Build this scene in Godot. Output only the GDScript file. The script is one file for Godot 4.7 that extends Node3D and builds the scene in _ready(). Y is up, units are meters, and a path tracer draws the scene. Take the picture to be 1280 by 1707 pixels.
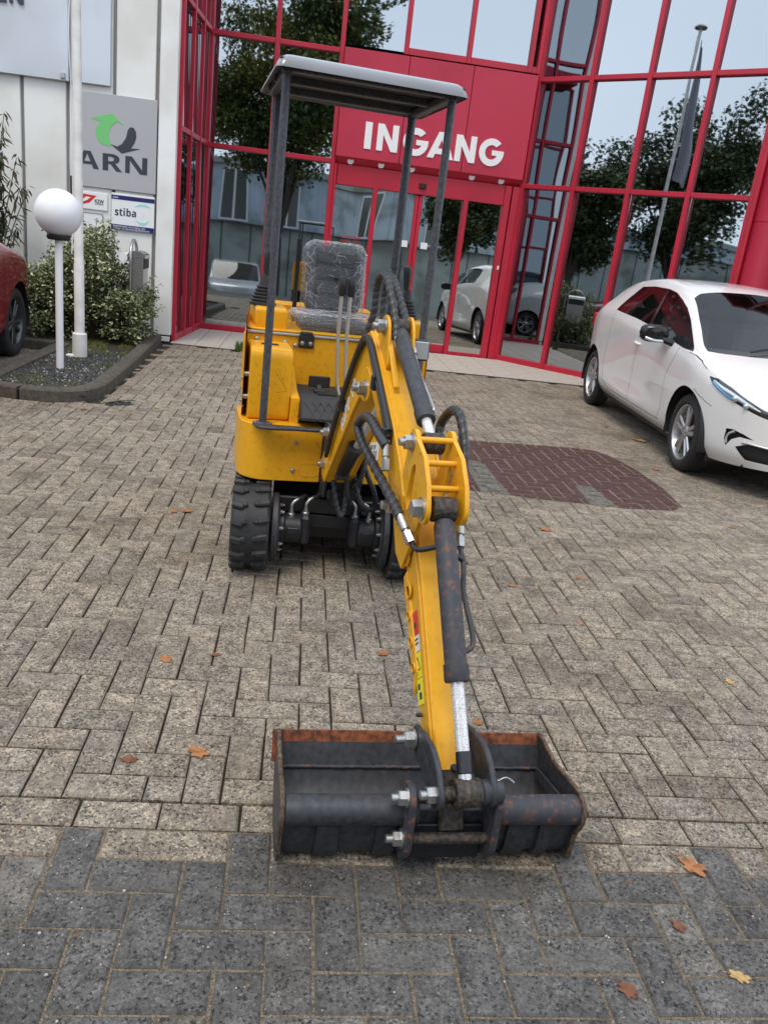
extends Node3D

# ---------------------------------------------------------------- mesh builder
class MB:
	var v := PackedVector3Array()
	var n := PackedVector3Array()
	var uv := PackedVector2Array()
	var i := PackedInt32Array()
	var x := Transform3D()

	func vert(p: Vector3, nn: Vector3, t := Vector2.ZERO) -> int:
		v.append(x * p)
		n.append((x.basis * nn).normalized())
		uv.append(t)
		return v.size() - 1

	func face(a: int, b: int, c: int) -> void:  # counter-clockwise from outside
		i.append(a); i.append(c); i.append(b)

	func tri(a: Vector3, b: Vector3, c: Vector3) -> void:
		var nn := (b - a).cross(c - a).normalized()
		face(vert(a, nn), vert(b, nn), vert(c, nn))

	func quad(a: Vector3, b: Vector3, c: Vector3, d: Vector3) -> void:
		var nn := (c - a).cross(d - b).normalized()
		var q := [vert(a, nn, Vector2(0, 0)), vert(b, nn, Vector2(1, 0)), vert(c, nn, Vector2(1, 1)), vert(d, nn, Vector2(0, 1))]
		face(q[0], q[1], q[2]); face(q[0], q[2], q[3])

	func quado(a: Vector3, b: Vector3, c: Vector3, d: Vector3, out: Vector3) -> void:
		if (c - a).cross(d - b).dot(out) >= 0.0: quad(a, b, c, d)
		else: quad(d, c, b, a)

	func trio(a: Vector3, b: Vector3, c: Vector3, out: Vector3) -> void:
		if (b - a).cross(c - a).dot(out) >= 0.0: tri(a, b, c)
		else: tri(c, b, a)

	func box(c: Vector3, size: Vector3, bev := 0.0) -> MB:
		var h := size * 0.5
		var b := minf(bev, minf(h.x, minf(h.y, h.z)) * 0.9)
		var P := func(ax: int, s: Vector3) -> Vector3:
			var r := Vector3(h.x - b, h.y - b, h.z - b)
			r[ax] = h[ax]
			return c + Vector3(r.x * s.x, r.y * s.y, r.z * s.z)
		for ax in 3:
			var u := (ax + 1) % 3
			var w := (ax + 2) % 3
			for sg in [-1.0, 1.0]:
				var pts := []
				for k in [[-1, -1], [1, -1], [1, 1], [-1, 1]]:
					var s := Vector3.ZERO
					s[ax] = sg; s[u] = k[0]; s[w] = k[1]
					pts.append(P.call(ax, s))
				var o := Vector3.ZERO
				o[ax] = sg
				quado(pts[0], pts[1], pts[2], pts[3], o)
		if b > 0.0:
			for ax in 3:
				var u := (ax + 1) % 3
				var w := (ax + 2) % 3
				for su in [-1.0, 1.0]:
					for sw in [-1.0, 1.0]:
						var s0 := Vector3.ZERO
						s0[u] = su; s0[w] = sw
						var s1 := s0
						s0[ax] = -1.0; s1[ax] = 1.0
						var o := Vector3.ZERO
						o[u] = su; o[w] = sw
						quado(P.call(u, s0), P.call(u, s1), P.call(w, s1), P.call(w, s0), o)
			for sx in [-1.0, 1.0]:
				for sy in [-1.0, 1.0]:
					for sz in [-1.0, 1.0]:
						var s := Vector3(sx, sy, sz)
						trio(P.call(0, s), P.call(1, s), P.call(2, s), s)
		return self

	func wedge(a: Vector3, b: Vector3, w: float, t: float, bev := 0.002) -> MB:  # a flat bar from a to b
		var keep := x
		var y := (b - a).normalized()
		var sx := y.cross(Vector3(0, 0, 1))
		if sx.length() < 0.05: sx = Vector3(1, 0, 0)
		sx = sx.normalized()
		x = x * Transform3D(Basis(sx, y, sx.cross(y)), (a + b) * 0.5)
		box(Vector3.ZERO, Vector3(w, (b - a).length(), t), bev)
		x = keep
		return self

	static func area(p: PackedVector2Array) -> float:
		var s := 0.0
		for k in p.size():
			var q := p[(k + 1) % p.size()]
			s += p[k].x * q.y - q.x * p[k].y
		return s * 0.5

	static func inset(p: PackedVector2Array, d: float) -> PackedVector2Array:
		var out := PackedVector2Array()
		var m := p.size()
		for k in m:
			var a := p[(k + m - 1) % m]
			var b := p[k]
			var c := p[(k + 1) % m]
			var e := (b - a).normalized()
			var f := (c - b).normalized()
			var ne := Vector2(-e.y, e.x)
			var nf := Vector2(-f.y, f.x)
			var bis := ne + nf
			var q := bis.length_squared()
			out.append(b + (bis * (2.0 / q) * d if q > 0.15 else ne * d))
		return out

	func prism(poly: PackedVector2Array, z0: float, z1: float, bev := 0.0, crease := 40.0) -> MB:  # polygon in XY drawn out along Z
		var p := poly
		if area(p) < 0.0:
			p = p.duplicate(); p.reverse()
		var m := p.size()
		var q := inset(p, bev) if bev > 0.0 else p
		var t := Geometry2D.triangulate_polygon(q)
		for side in 2:
			var z := z1 if side else z0
			var nn := Vector3(0, 0, 1 if side else -1)
			var base := v.size()
			for a in q: vert(Vector3(a.x, a.y, z), nn, a)
			for k in range(0, t.size(), 3):
				var A := q[t[k]]; var Bq := q[t[k + 1]]; var Cq := q[t[k + 2]]
				var ccw := (Bq - A).cross(Cq - A) > 0.0
				if ccw == (side == 1): face(base + t[k], base + t[k + 1], base + t[k + 2])
				else: face(base + t[k], base + t[k + 2], base + t[k + 1])
		var en := []
		for k in m:
			var e := (p[(k + 1) % m] - p[k]).normalized()
			en.append(Vector2(e.y, -e.x))
		for k in m:
			var k2 := (k + 1) % m
			var na: Vector2 = en[k]; var nb: Vector2 = en[k]
			if rad_to_deg(absf(en[(k + m - 1) % m].angle_to(en[k]))) < crease: na = (en[(k + m - 1) % m] + en[k]).normalized()
			if rad_to_deg(absf(en[k2].angle_to(en[k]))) < crease: nb = (en[k2] + en[k]).normalized()
			var N0 := Vector3(na.x, na.y, 0); var N1 := Vector3(nb.x, nb.y, 0)
			var a := vert(Vector3(p[k].x, p[k].y, z0 + bev), N0); var b := vert(Vector3(p[k2].x, p[k2].y, z0 + bev), N1)
			var c := vert(Vector3(p[k2].x, p[k2].y, z1 - bev), N1); var d := vert(Vector3(p[k].x, p[k].y, z1 - bev), N0)
			face(a, b, c); face(a, c, d)
			if bev > 0.0:
				for side in 2:
					var zi := z1 if side else z0
					var zo := z1 - bev if side else z0 + bev
					var sn := 1.0 if side else -1.0
					var e0 := vert(Vector3(p[k].x, p[k].y, zo), (N0 + Vector3(0, 0, sn)).normalized())
					var e1 := vert(Vector3(p[k2].x, p[k2].y, zo), (N1 + Vector3(0, 0, sn)).normalized())
					var f1 := vert(Vector3(q[k2].x, q[k2].y, zi), (N1 + Vector3(0, 0, sn)).normalized())
					var f0 := vert(Vector3(q[k].x, q[k].y, zi), (N0 + Vector3(0, 0, sn)).normalized())
					if side: face(e0, e1, f1); face(e0, f1, f0)
					else: face(e1, e0, f0); face(e1, f0, f1)
		return self

	func grid(rows: Array, closed := false, flip := false) -> MB:  # rows of points; smooth
		var nu := rows.size()
		var nv: int = rows[0].size()
		var base := v.size()
		for a in nu:
			for b in nv:
				var du: Vector3 = rows[mini(a + 1, nu - 1)][b] - rows[maxi(a - 1, 0)][b]
				var b1 := (b + 1) % nv if closed else mini(b + 1, nv - 1)
				var b0 := (b + nv - 1) % nv if closed else maxi(b - 1, 0)
				var dv: Vector3 = rows[a][b1] - rows[a][b0]
				var nn := dv.cross(du)
				if flip: nn = -nn
				if nn.length() < 1e-12: nn = Vector3.UP
				vert(rows[a][b], nn.normalized(), Vector2(float(b) / (nv - 1), float(a) / (nu - 1)))
		for a in nu - 1:
			for b in (nv if closed else nv - 1):
				var b2 := (b + 1) % nv
				var p := base + a * nv + b
				var q := base + a * nv + b2
				var r := base + (a + 1) * nv + b2
				var s := base + (a + 1) * nv + b
				if flip: face(p, s, r); face(p, r, q)
				else: face(p, q, r); face(p, r, s)
		return self

	func tube(pts: Array, rad, sides := 8, caps := true) -> MB:
		var m := pts.size()
		var up := Vector3(0.13, 1, 0.27)
		var t0: Vector3 = (pts[1] - pts[0]).normalized()
		if absf(t0.dot(up.normalized())) > 0.95: up = Vector3(1, 0.1, 0.2)
		var s := t0.cross(up).normalized()
		var base := v.size()
		for k in m:
			var t: Vector3 = (pts[mini(k + 1, m - 1)] - pts[maxi(k - 1, 0)]).normalized()
			s = (s - t * s.dot(t)).normalized()
			var w := t.cross(s)
			var r: float = rad[k] if rad is Array or rad is PackedFloat32Array else rad
			for j in sides:
				var an := TAU * j / sides
				var d := s * cos(an) + w * sin(an)
				vert(pts[k] + d * r, d, Vector2(float(j) / sides, float(k)))
		for k in m - 1:
			for j in sides:
				var p := base + k * sides + j
				var q := base + k * sides + (j + 1) % sides
				face(p, q, q + sides); face(p, q + sides, p + sides)
		if caps:
			for e in 2:
				var k := 0 if e == 0 else m - 1
				var t: Vector3 = (pts[0] - pts[1]).normalized() if e == 0 else (pts[m - 1] - pts[m - 2]).normalized()
				var cidx := vert_raw(pts[k], t)
				var ring := []
				for j in sides: ring.append(copy_vert(base + k * sides + j, t))
				for j in sides:
					if e == 0: face(cidx, ring[(j + 1) % sides], ring[j])
					else: face(cidx, ring[j], ring[(j + 1) % sides])
		return self

	func vert_raw(p: Vector3, nn: Vector3) -> int:
		return vert(p, nn)

	func copy_vert(k: int, nn: Vector3) -> int:
		v.append(v[k]); n.append((x.basis * nn).normalized()); uv.append(uv[k])
		return v.size() - 1

	func lathe(prof: Array, sides := 16, a0 := 0.0, a1 := TAU) -> MB:  # prof: Vector2(radius, y) from bottom outside to top
		var m := prof.size()
		var segn := []
		for k in m - 1:
			var e: Vector2 = prof[k + 1] - prof[k]
			segn.append(Vector2(e.y, -e.x).normalized())
		for k in m - 1:
			var n0: Vector2 = segn[k]; var n1: Vector2 = segn[k]
			if k > 0 and absf(segn[k - 1].angle_to(segn[k])) < 0.75: n0 = (segn[k - 1] + segn[k]).normalized()
			if k < m - 2 and absf(segn[k + 1].angle_to(segn[k])) < 0.75: n1 = (segn[k + 1] + segn[k]).normalized()
			var base := v.size()
			for j in sides + 1:
				var an := a0 + (a1 - a0) * j / sides
				var c := Vector3(cos(an), 0, -sin(an))
				vert(c * prof[k].x + Vector3(0, prof[k].y, 0), c * n0.x + Vector3(0, n0.y, 0), Vector2(float(j) / sides, 0))
				vert(c * prof[k + 1].x + Vector3(0, prof[k + 1].y, 0), c * n1.x + Vector3(0, n1.y, 0), Vector2(float(j) / sides, 1))
			for j in sides:
				var p := base + j * 2
				face(p, p + 2, p + 3); face(p, p + 3, p + 1)
		return self

	func cyl(a: Vector3, b: Vector3, r0: float, r1 := -1.0, sides := 14, bev := 0.0) -> MB:
		var keep := x
		x = x * along(a, b)
		var h := (b - a).length()
		var rb := r1 if r1 >= 0.0 else r0
		if bev > 0.0: lathe([Vector2(0, 0), Vector2(r0 - bev, 0), Vector2(r0, bev), Vector2(rb, h - bev), Vector2(rb - bev, h), Vector2(0, h)], sides)
		else: lathe([Vector2(0, 0), Vector2(r0, 0), Vector2(rb, h), Vector2(0, h)], sides)
		x = keep
		return self

	func ball(c: Vector3, r: float, rings := 10, sides := 16, squash := 1.0) -> MB:
		var keep := x
		x = x * Transform3D(Basis(), c)
		var prof := []
		for k in rings + 1:
			var an := -PI / 2 + PI * k / rings
			prof.append(Vector2(maxf(cos(an) * r, 0.0), sin(an) * r * squash))
		lathe(prof, sides)
		x = keep
		return self

	func bolt(p: Vector3, dir: Vector3, r: float, h: float, stub := 0.6) -> MB:  # washer, six-sided nut, thread end
		var keep := x
		x = x * along(p, p + dir)
		lathe([Vector2(0, 0), Vector2(r * 1.25, 0), Vector2(r * 1.25, h * 0.18), Vector2(0, h * 0.18)], 14)
		lathe_flat([Vector2(r, h * 0.18), Vector2(r, h * 0.9), Vector2(r * 0.85, h), Vector2(0, h)], 6)
		if stub > 0.0: lathe([Vector2(r * 0.55, h), Vector2(r * 0.55, h * (1.0 + stub) - r * 0.1), Vector2(r * 0.42, h * (1.0 + stub)), Vector2(0, h * (1.0 + stub))], 10)
		x = keep
		return self

	func lathe_flat(prof: Array, sides: int) -> MB:
		for k in prof.size() - 1:
			for j in sides:
				var a := TAU * j / sides; var b := TAU * (j + 1) / sides
				var A := Vector3(cos(a), 0, -sin(a)); var B := Vector3(cos(b), 0, -sin(b))
				var p0: Vector2 = prof[k]; var p1: Vector2 = prof[k + 1]
				var out := (A + B) * 0.5 + Vector3(0, 0.01 if p1.x < p0.x else 0.0, 0)
				if p1.x < 0.0001: tri(A * p0.x + Vector3(0, p0.y, 0), B * p0.x + Vector3(0, p0.y, 0), Vector3(0, p1.y, 0))
				else: quad(A * p0.x + Vector3(0, p0.y, 0), B * p0.x + Vector3(0, p0.y, 0), B * p1.x + Vector3(0, p1.y, 0), A * p1.x + Vector3(0, p1.y, 0))
		return self

	static func along(a: Vector3, b: Vector3) -> Transform3D:
		var y := (b - a).normalized()
		var s := y.cross(Vector3(0, 0, 1))
		if s.length() < 0.01: s = y.cross(Vector3(1, 0, 0))
		s = s.normalized()
		return Transform3D(Basis(s, y, s.cross(y)), a)

	func mesh() -> ArrayMesh:
		var a := []
		a.resize(Mesh.ARRAY_MAX)
		a[Mesh.ARRAY_VERTEX] = v
		a[Mesh.ARRAY_NORMAL] = n
		a[Mesh.ARRAY_TEX_UV] = uv
		a[Mesh.ARRAY_INDEX] = i
		var m := ArrayMesh.new()
		m.add_surface_from_arrays(Mesh.PRIMITIVE_TRIANGLES, a)
		return m


# ---------------------------------------------------------------- scene helpers
var used := {}
var M := {}
var rng := RandomNumberGenerator.new()

func nm(parent: Node, called: String) -> String:
	var key := "%d/%s" % [parent.get_instance_id(), called]
	used[key] = used.get(key, -1) + 1
	return called if used[key] == 0 else "%s_%03d" % [called, used[key]]

func inst(called: String, mesh: Mesh, m: Material, parent: Node, at := Transform3D()) -> MeshInstance3D:
	var o := MeshInstance3D.new()
	o.name = nm(parent, called)
	o.mesh = mesh
	o.material_override = m
	o.transform = at
	parent.add_child(o, true)
	return o

func put(called: String, b: MB, m: Material, parent: Node) -> MeshInstance3D:
	return inst(called, b.mesh(), m, parent)

func tag(o: Node, label: String, category: String, group := "") -> Node:
	o.set_meta("label", label)
	o.set_meta("category", category)
	if group: o.set_meta("group", group)
	return o

func thing(called: String, label: String, category: String, at := Transform3D(), group := "") -> Node3D:
	var o := Node3D.new()
	o.name = nm(self, called)
	o.transform = at
	add_child(o, true)
	tag(o, label, category, group)
	return o

func struct(o: Node) -> Node:
	o.set_meta("kind", "structure")
	return o

func stuff(o: Node) -> Node:
	o.set_meta("kind", "stuff")
	return o

func swarm(called: String, mesh: Mesh, m: Material, parent: Node, xs: Array, cols: Array = []) -> MultiMeshInstance3D:
	var mm := MultiMesh.new()
	mm.transform_format = MultiMesh.TRANSFORM_3D
	mm.use_colors = cols.size() > 0
	mm.mesh = mesh
	mm.instance_count = xs.size()
	for k in xs.size():
		mm.set_instance_transform(k, xs[k])
		if cols.size(): mm.set_instance_color(k, cols[k])
	var o := MultiMeshInstance3D.new()
	o.name = nm(parent, called)
	o.multimesh = mm
	o.material_override = m
	parent.add_child(o, true)
	o.set_meta("kind", "stuff")
	return o

func words(called: String, txt: String, height: float, at: Transform3D, m: Material, parent: Node, bold := true, depth := 0.004, font := "Droid Sans", squeeze := 1.0) -> MeshInstance3D:
	var f := SystemFont.new()
	f.font_names = PackedStringArray([font])
	f.font_weight = 700 if bold else 400
	var t := TextMesh.new()
	t.text = txt
	t.font = f
	t.font_size = 64
	t.pixel_size = height / 64.0 * 1.4
	t.depth = depth
	t.curve_step = 1.0
	var o := inst(called, t, m, parent, at)
	o.scale = Vector3(squeeze, 1, 1)
	return o

func curve(pts: Array, per := 6) -> Array:  # Catmull-Rom through the points
	var out := []
	var m := pts.size()
	for k in m - 1:
		var p0: Vector3 = pts[maxi(k - 1, 0)]; var p1: Vector3 = pts[k]; var p2: Vector3 = pts[k + 1]; var p3: Vector3 = pts[mini(k + 2, m - 1)]
		for j in per:
			out.append(p1.cubic_interpolate(p2, p0, p3, float(j) / per))
	out.append(pts[m - 1])
	return out

func P2(a: Array) -> PackedVector2Array:
	var out := PackedVector2Array()
	for k in range(0, a.size(), 2): out.append(Vector2(a[k], a[k + 1]))
	return out

func rounded(w: float, h: float, r: float, seg := 5) -> PackedVector2Array:
	var out := PackedVector2Array()
	for q in 4:
		var c := Vector2((w / 2 - r) * (1 if q in [0, 3] else -1), (h / 2 - r) * (1 if q < 2 else -1))
		for k in seg + 1:
			var an := PI / 2 * (q + float(k) / seg)
			out.append(c + Vector2(cos(an), sin(an)) * r)
	return out

func soft(p: PackedVector2Array, r: float, seg := 4) -> PackedVector2Array:  # rounds each corner of a polygon
	var out := PackedVector2Array()
	var m := p.size()
	for k in m:
		var b := p[k]
		var a := p[(k + m - 1) % m]
		var c := p[(k + 1) % m]
		var d := minf(r, minf((a - b).length(), (c - b).length()) * 0.45)
		var s := b + (a - b).normalized() * d
		var e := b + (c - b).normalized() * d
		for j in seg + 1:
			var t := float(j) / seg
			out.append(s.lerp(b, t).lerp(b.lerp(e, t), t))
	return out

# ---------------------------------------------------------------- materials
func rgb(r: float, g: float, b: float) -> Color:
	return Color(r / 255.0, g / 255.0, b / 255.0)

func lin(r: float, g: float, b: float) -> Color:  # a real-world base colour
	return Color(r, g, b).linear_to_srgb()

func mat(called: String, c: Color, rough := 0.6, metal := 0.0, spec := 0.5) -> StandardMaterial3D:
	var m := StandardMaterial3D.new()
	m.resource_name = called
	m.albedo_color = c
	m.roughness = rough
	m.metallic = metal
	m.metallic_specular = spec
	M[called] = m
	return m

func tri(m: StandardMaterial3D, tex: Texture2D, scale: float, world := true) -> StandardMaterial3D:
	m.albedo_texture = tex
	m.uv1_triplanar = true
	m.uv1_world_triplanar = world
	m.uv1_scale = Vector3.ONE * scale
	return m

func ntex(size: int, freq: float, oct: int, cols: Array, stops: Array, kind := FastNoiseLite.TYPE_SIMPLEX_SMOOTH, sd := 1) -> NoiseTexture2D:
	var f := FastNoiseLite.new()
	f.noise_type = kind
	f.seed = sd
	f.frequency = freq
	f.fractal_octaves = oct
	var t := NoiseTexture2D.new()
	t.width = size; t.height = size
	t.seamless = true
	t.noise = f
	if cols.size():
		var g := Gradient.new()
		g.colors = PackedColorArray(cols)
		g.offsets = PackedFloat32Array(stops)
		t.color_ramp = g
	return t

func grains(size: int, sd: int, lo: float, hi: float, warm: float, bright_share: float, dark_share: float, blur := 0.5) -> ImageTexture:
	# small stones and sand grains: mottled points of several sizes, in colour
	var r := RandomNumberGenerator.new()
	r.seed = sd
	var f := FastNoiseLite.new()
	f.seed = sd; f.frequency = 0.012; f.fractal_octaves = 4
	var cells := FastNoiseLite.new()
	cells.seed = sd + 3; cells.noise_type = FastNoiseLite.TYPE_CELLULAR; cells.frequency = 0.16
	cells.cellular_return_type = FastNoiseLite.RETURN_CELL_VALUE
	var im_f := f.get_seamless_image(size, size).get_data()
	var im_c := cells.get_seamless_image(size, size).get_data()
	var by := PackedByteArray()
	by.resize(size * size * 3)
	for k in size * size:
		var g := r.randf()
		var c := im_c[k] / 255.0
		var val := lerpf(lo, hi, 0.42 * c + 0.33 * g + 0.25 * (im_f[k] / 255.0))
		if c > 1.0 - bright_share: val = lerpf(val, 0.98, 0.6)
		elif c < dark_share: val *= 0.5
		var w := warm * (0.5 + c)
		by[k * 3] = int(clampf(val * (1.0 + w), 0, 1) * 255)
		by[k * 3 + 1] = int(clampf(val, 0, 1) * 255)
		by[k * 3 + 2] = int(clampf(val * (1.0 - w * 1.3), 0, 1) * 255)
	return ImageTexture.create_from_image(Image.create_from_data(size, size, false, Image.FORMAT_RGB8, by))

# ---------------------------------------------------------------- the scene
const EYE := Vector3(0, 1.461, 0)
var eye_basis: Basis

func _ready() -> void:
	rng.seed = 7
	# camera
	var cam := Camera3D.new()
	cam.name = "camera"
	eye_basis = Basis(Vector3.UP, deg_to_rad(-7.325)) * Basis(Vector3.RIGHT, deg_to_rad(-18.152)) * Basis(Vector3.BACK, deg_to_rad(6.933))
	cam.transform = Transform3D(eye_basis, EYE)
	cam.fov = rad_to_deg(2.0 * atan(853.5 / 1342.1))
	cam.near = 0.05
	cam.far = 400.0
	cam.current = true
	add_child(cam)
	# overcast sky
	var env := Environment.new()
	env.background_mode = Environment.BG_SKY
	var sky := Sky.new()
	var sm := ProceduralSkyMaterial.new()
	sm.sky_top_color = rgb(205, 218, 236)
	sm.sky_horizon_color = rgb(226, 234, 244)
	sm.sky_curve = 0.25
	sm.ground_bottom_color = rgb(110, 108, 104)
	sm.ground_horizon_color = rgb(190, 194, 198)
	sm.sky_cover = ntex(512, 0.004, 5, [Color(1, 1, 1, 0), Color(1, 1, 1, 0.0), Color(0.9, 0.92, 0.95, 0.35)], [0.0, 0.42, 0.9], FastNoiseLite.TYPE_SIMPLEX_SMOOTH, 5)
	sm.sky_cover_modulate = Color(1, 1, 1, 0.5)
	sky.sky_material = sm
	env.sky = sky
	env.background_energy_multiplier = 1.15
	env.tonemap_mode = Environment.TONE_MAPPER_LINEAR
	env.tonemap_exposure = 1.66
	env.sdfgi_enabled = true
	env.ssao_enabled = true
	env.ssil_enabled = true
	var we := WorldEnvironment.new()
	we.name = "world"
	we.environment = env
	add_child(we)
	var sun := DirectionalLight3D.new()
	sun.name = "sun"
	sun.light_color = Color(1.0, 0.97, 0.93)
	sun.light_energy = 0.4
	sun.light_angular_distance = 25.0
	sun.shadow_enabled = true
	sun.rotation_degrees = Vector3(-62, -28, 0)
	add_child(sun)

	materials()
	ground()
	pavement()
	tiles()
	island()
	entrance()
	white_wall()
	signs()
	street_things()
	plants()
	around()
	excavator()
	white_car()
	red_car()
	van()
	litter()

func materials() -> void:
	var fine := ntex(512, 0.09, 4, [Color(0.72, 0.72, 0.72), Color(1, 1, 1)], [0.25, 0.75])
	var blotch := ntex(512, 0.012, 5, [Color(0.74, 0.73, 0.71), Color(0.95, 0.95, 0.95), Color(1, 1, 1)], [0.2, 0.5, 0.8], FastNoiseLite.TYPE_SIMPLEX_SMOOTH, 9)
	var wear := ntex(1024, 0.03, 6, [Color(0.70, 0.62, 0.5), Color(0.94, 0.93, 0.92), Color(1, 1, 1), Color(1, 1, 1)], [0.06, 0.17, 0.45, 1.0], FastNoiseLite.TYPE_SIMPLEX_SMOOTH, 21)
	var tone := ntex(512, 0.006, 5, [Color(0.93, 0.925, 0.91), Color(1, 1, 1)], [0.25, 0.7], FastNoiseLite.TYPE_SIMPLEX_SMOOTH, 15)
	var rustmix := ntex(1024, 0.02, 6, [rgb(50, 52, 58), rgb(58, 60, 66), rgb(66, 64, 66), rgb(118, 72, 52), rgb(146, 82, 50)], [0.0, 0.5, 0.655, 0.71, 0.9], FastNoiseLite.TYPE_SIMPLEX_SMOOTH, 33)
	var rust := ntex(512, 0.03, 6, [rgb(66, 40, 30), rgb(112, 62, 38), rgb(146, 82, 46)], [0.25, 0.5, 0.78], FastNoiseLite.TYPE_SIMPLEX_SMOOTH, 12)
	var scuff := ntex(1024, 0.03, 6, [rgb(44, 45, 49), rgb(58, 59, 63), rgb(66, 67, 71), rgb(104, 84, 70)], [0.2, 0.5, 0.80, 0.95], FastNoiseLite.TYPE_SIMPLEX_SMOOTH, 44)
	var greasy := ntex(512, 0.03, 5, [rgb(28, 27, 27), rgb(60, 54, 48), rgb(104, 78, 58)], [0.25, 0.55, 0.85], FastNoiseLite.TYPE_SIMPLEX_SMOOTH, 61)
	M.fine_bump = ntex(512, 0.12, 4, [], [], FastNoiseLite.TYPE_SIMPLEX_SMOOTH, 4)
	var grain := grains(1024, 11, 0.16, 1.05, 0.05, 0.20, 0.24)
	var grain_b := grains(1024, 17, 0.16, 1.05, 0.02, 0.15, 0.24)
	M.grain_bump = ntex(512, 0.16, 3, [], [], FastNoiseLite.TYPE_SIMPLEX_SMOOTH, 8)
	var stains := ntex(1024, 0.008, 6, [Color(0.83, 0.81, 0.79), Color(0.95, 0.945, 0.94), Color(1, 1, 1), Color(1, 1, 1)], [0.12, 0.32, 0.5, 1.0], FastNoiseLite.TYPE_SIMPLEX_SMOOTH, 52)
	# paving: several tones of the same two kinds of concrete brick
	var beige := [[0.53, 0.50, 0.45], [0.58, 0.545, 0.49], [0.50, 0.465, 0.415], [0.455, 0.43, 0.395], [0.555, 0.52, 0.46], [0.51, 0.485, 0.445]]
	for k in beige.size():
		var m := tri(mat("beige_brick_%d" % k, lin(beige[k][0] * 1.15, beige[k][1] * 1.15, beige[k][2] * 1.15), 0.92), grain, 0.95)
		m.uv1_offset = Vector3(k * 0.31, 0, k * 0.17)
		bump(m, M.grain_bump, 0.28)
		stain(m, stains)
	var dark := [[0.235, 0.230, 0.226], [0.20, 0.196, 0.193], [0.27, 0.262, 0.252], [0.215, 0.211, 0.207], [0.33, 0.315, 0.29], [0.36, 0.34, 0.31]]
	for k in dark.size():
		var m := tri(mat("dark_brick_%d" % k, lin(dark[k][0] * 1.2, dark[k][1] * 1.2, dark[k][2] * 1.2), 0.88), grain_b, 0.95)
		m.uv1_offset = Vector3(k * 0.27, 0, k * 0.41)
		bump(m, M.grain_bump, 0.2)
		stain(m, stains)
	var any := tri(mat("brick_field", Color.WHITE, 0.92), grain, 0.95)
	any.vertex_color_use_as_albedo = true
	stain(any, stains)
	tri(mat("joint_dirt", lin(0.09, 0.078, 0.062), 1.0), grain, 2.3)
	tri(mat("joint_sand", lin(0.42, 0.36, 0.28), 1.0), grain, 2.3)
	tri(mat("red_marking", lin(0.185, 0.085, 0.088), 0.9), grain, 0.95)
	tri(mat("grey_marking", lin(0.31, 0.33, 0.32), 0.9), grain, 0.95)
	tri(mat("tile", lin(0.44, 0.40, 0.365), 0.85), tone, 3.0)
	tri(mat("kerb", lin(0.235, 0.215, 0.18), 0.95), grain_b, 1.1)
	tri(mat("soil", lin(0.075, 0.07, 0.05), 1.0), grain, 1.2)
	tri(mat("street", lin(0.15, 0.145, 0.135), 0.95), grain_b, 0.7)
	# building
	tri(mat("red_frame", lin(0.49, 0.014, 0.040), 0.38), tone, 0.35)
	tri(mat("red_sheet", lin(0.51, 0.024, 0.062), 0.42), tone, 0.2)
	mat("dark_seam", lin(0.03, 0.012, 0.014), 0.8)
	mat("pane", lin(0.40, 0.435, 0.46), 0.015, 1.0)
	mat("pane_door", lin(0.55, 0.57, 0.56), 0.015, 1.0)
	tri(mat("white_sheet", lin(0.80, 0.805, 0.785), 0.45), tone, 0.25)
	tri(mat("white_post", lin(0.86, 0.87, 0.86), 0.4), tone, 0.3)
	tri(mat("board_blue", lin(0.62, 0.68, 0.76), 0.35), tone, 0.15)
	mat("grey_seam", lin(0.30, 0.29, 0.275), 0.7)
	mat("sign_grey", lin(0.42, 0.42, 0.44), 0.4)
	mat("sign_white", lin(0.78, 0.80, 0.82), 0.35)
	mat("navy", lin(0.012, 0.012, 0.12), 0.4)
	mat("letter_white", lin(0.86, 0.86, 0.86), 0.45)
	mat("letter_dark", lin(0.035, 0.042, 0.055), 0.5)
	mat("logo_green", lin(0.17, 0.55, 0.18), 0.45)
	mat("teal", lin(0.36, 0.70, 0.68), 0.45)
	mat("sign_red", lin(0.60, 0.03, 0.02), 0.45)
	mat("lamp_globe", lin(0.80, 0.80, 0.83), 0.28)
	mat("black_plastic", lin(0.018, 0.018, 0.02), 0.45)
	mat("white_lacquer", lin(0.80, 0.80, 0.82), 0.35)
	tri(mat("pole_paint", lin(0.80, 0.795, 0.77), 0.5), tone, 2.0)
	tri(mat("steel", lin(0.56, 0.56, 0.55), 0.28, 0.95), fine, 1.5)
	# machine
	bump(tri(mat("yellow", lin(0.77, 0.375, 0.010), 0.34), wear, 0.9, false), M.fine_bump, 0.012)
	tri(mat("yellow_worn", lin(0.74, 0.36, 0.012), 0.42), wear, 1.7, false)
	bump(tri(mat("post_paint", lin(0.085, 0.088, 0.105), 0.42), fine, 1.0, false), M.fine_bump, 0.02)
	bump(tri(mat("black_steel", lin(0.022, 0.023, 0.028), 0.45), fine, 2.0, false), M.fine_bump, 0.03)
	tri(mat("roof_grey", lin(0.215, 0.225, 0.25), 0.28), tone, 0.6, false)
	M.roof_grey.clearcoat_enabled = true
	M.roof_grey.clearcoat = 0.8
	M.roof_grey.clearcoat_roughness = 0.12
	bump(tri(mat("scuffed_steel", Color.WHITE, 0.5, 0.15), scuff, 1.1, false), M.fine_bump, 0.04)
	bump(tri(mat("rusty_steel", Color.WHITE, 0.6, 0.1), rustmix, 1.6, false), M.fine_bump, 0.04)
	bump(tri(mat("rust", Color.WHITE, 0.9), rust, 2.2, false), M.fine_bump, 0.1)
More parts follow.
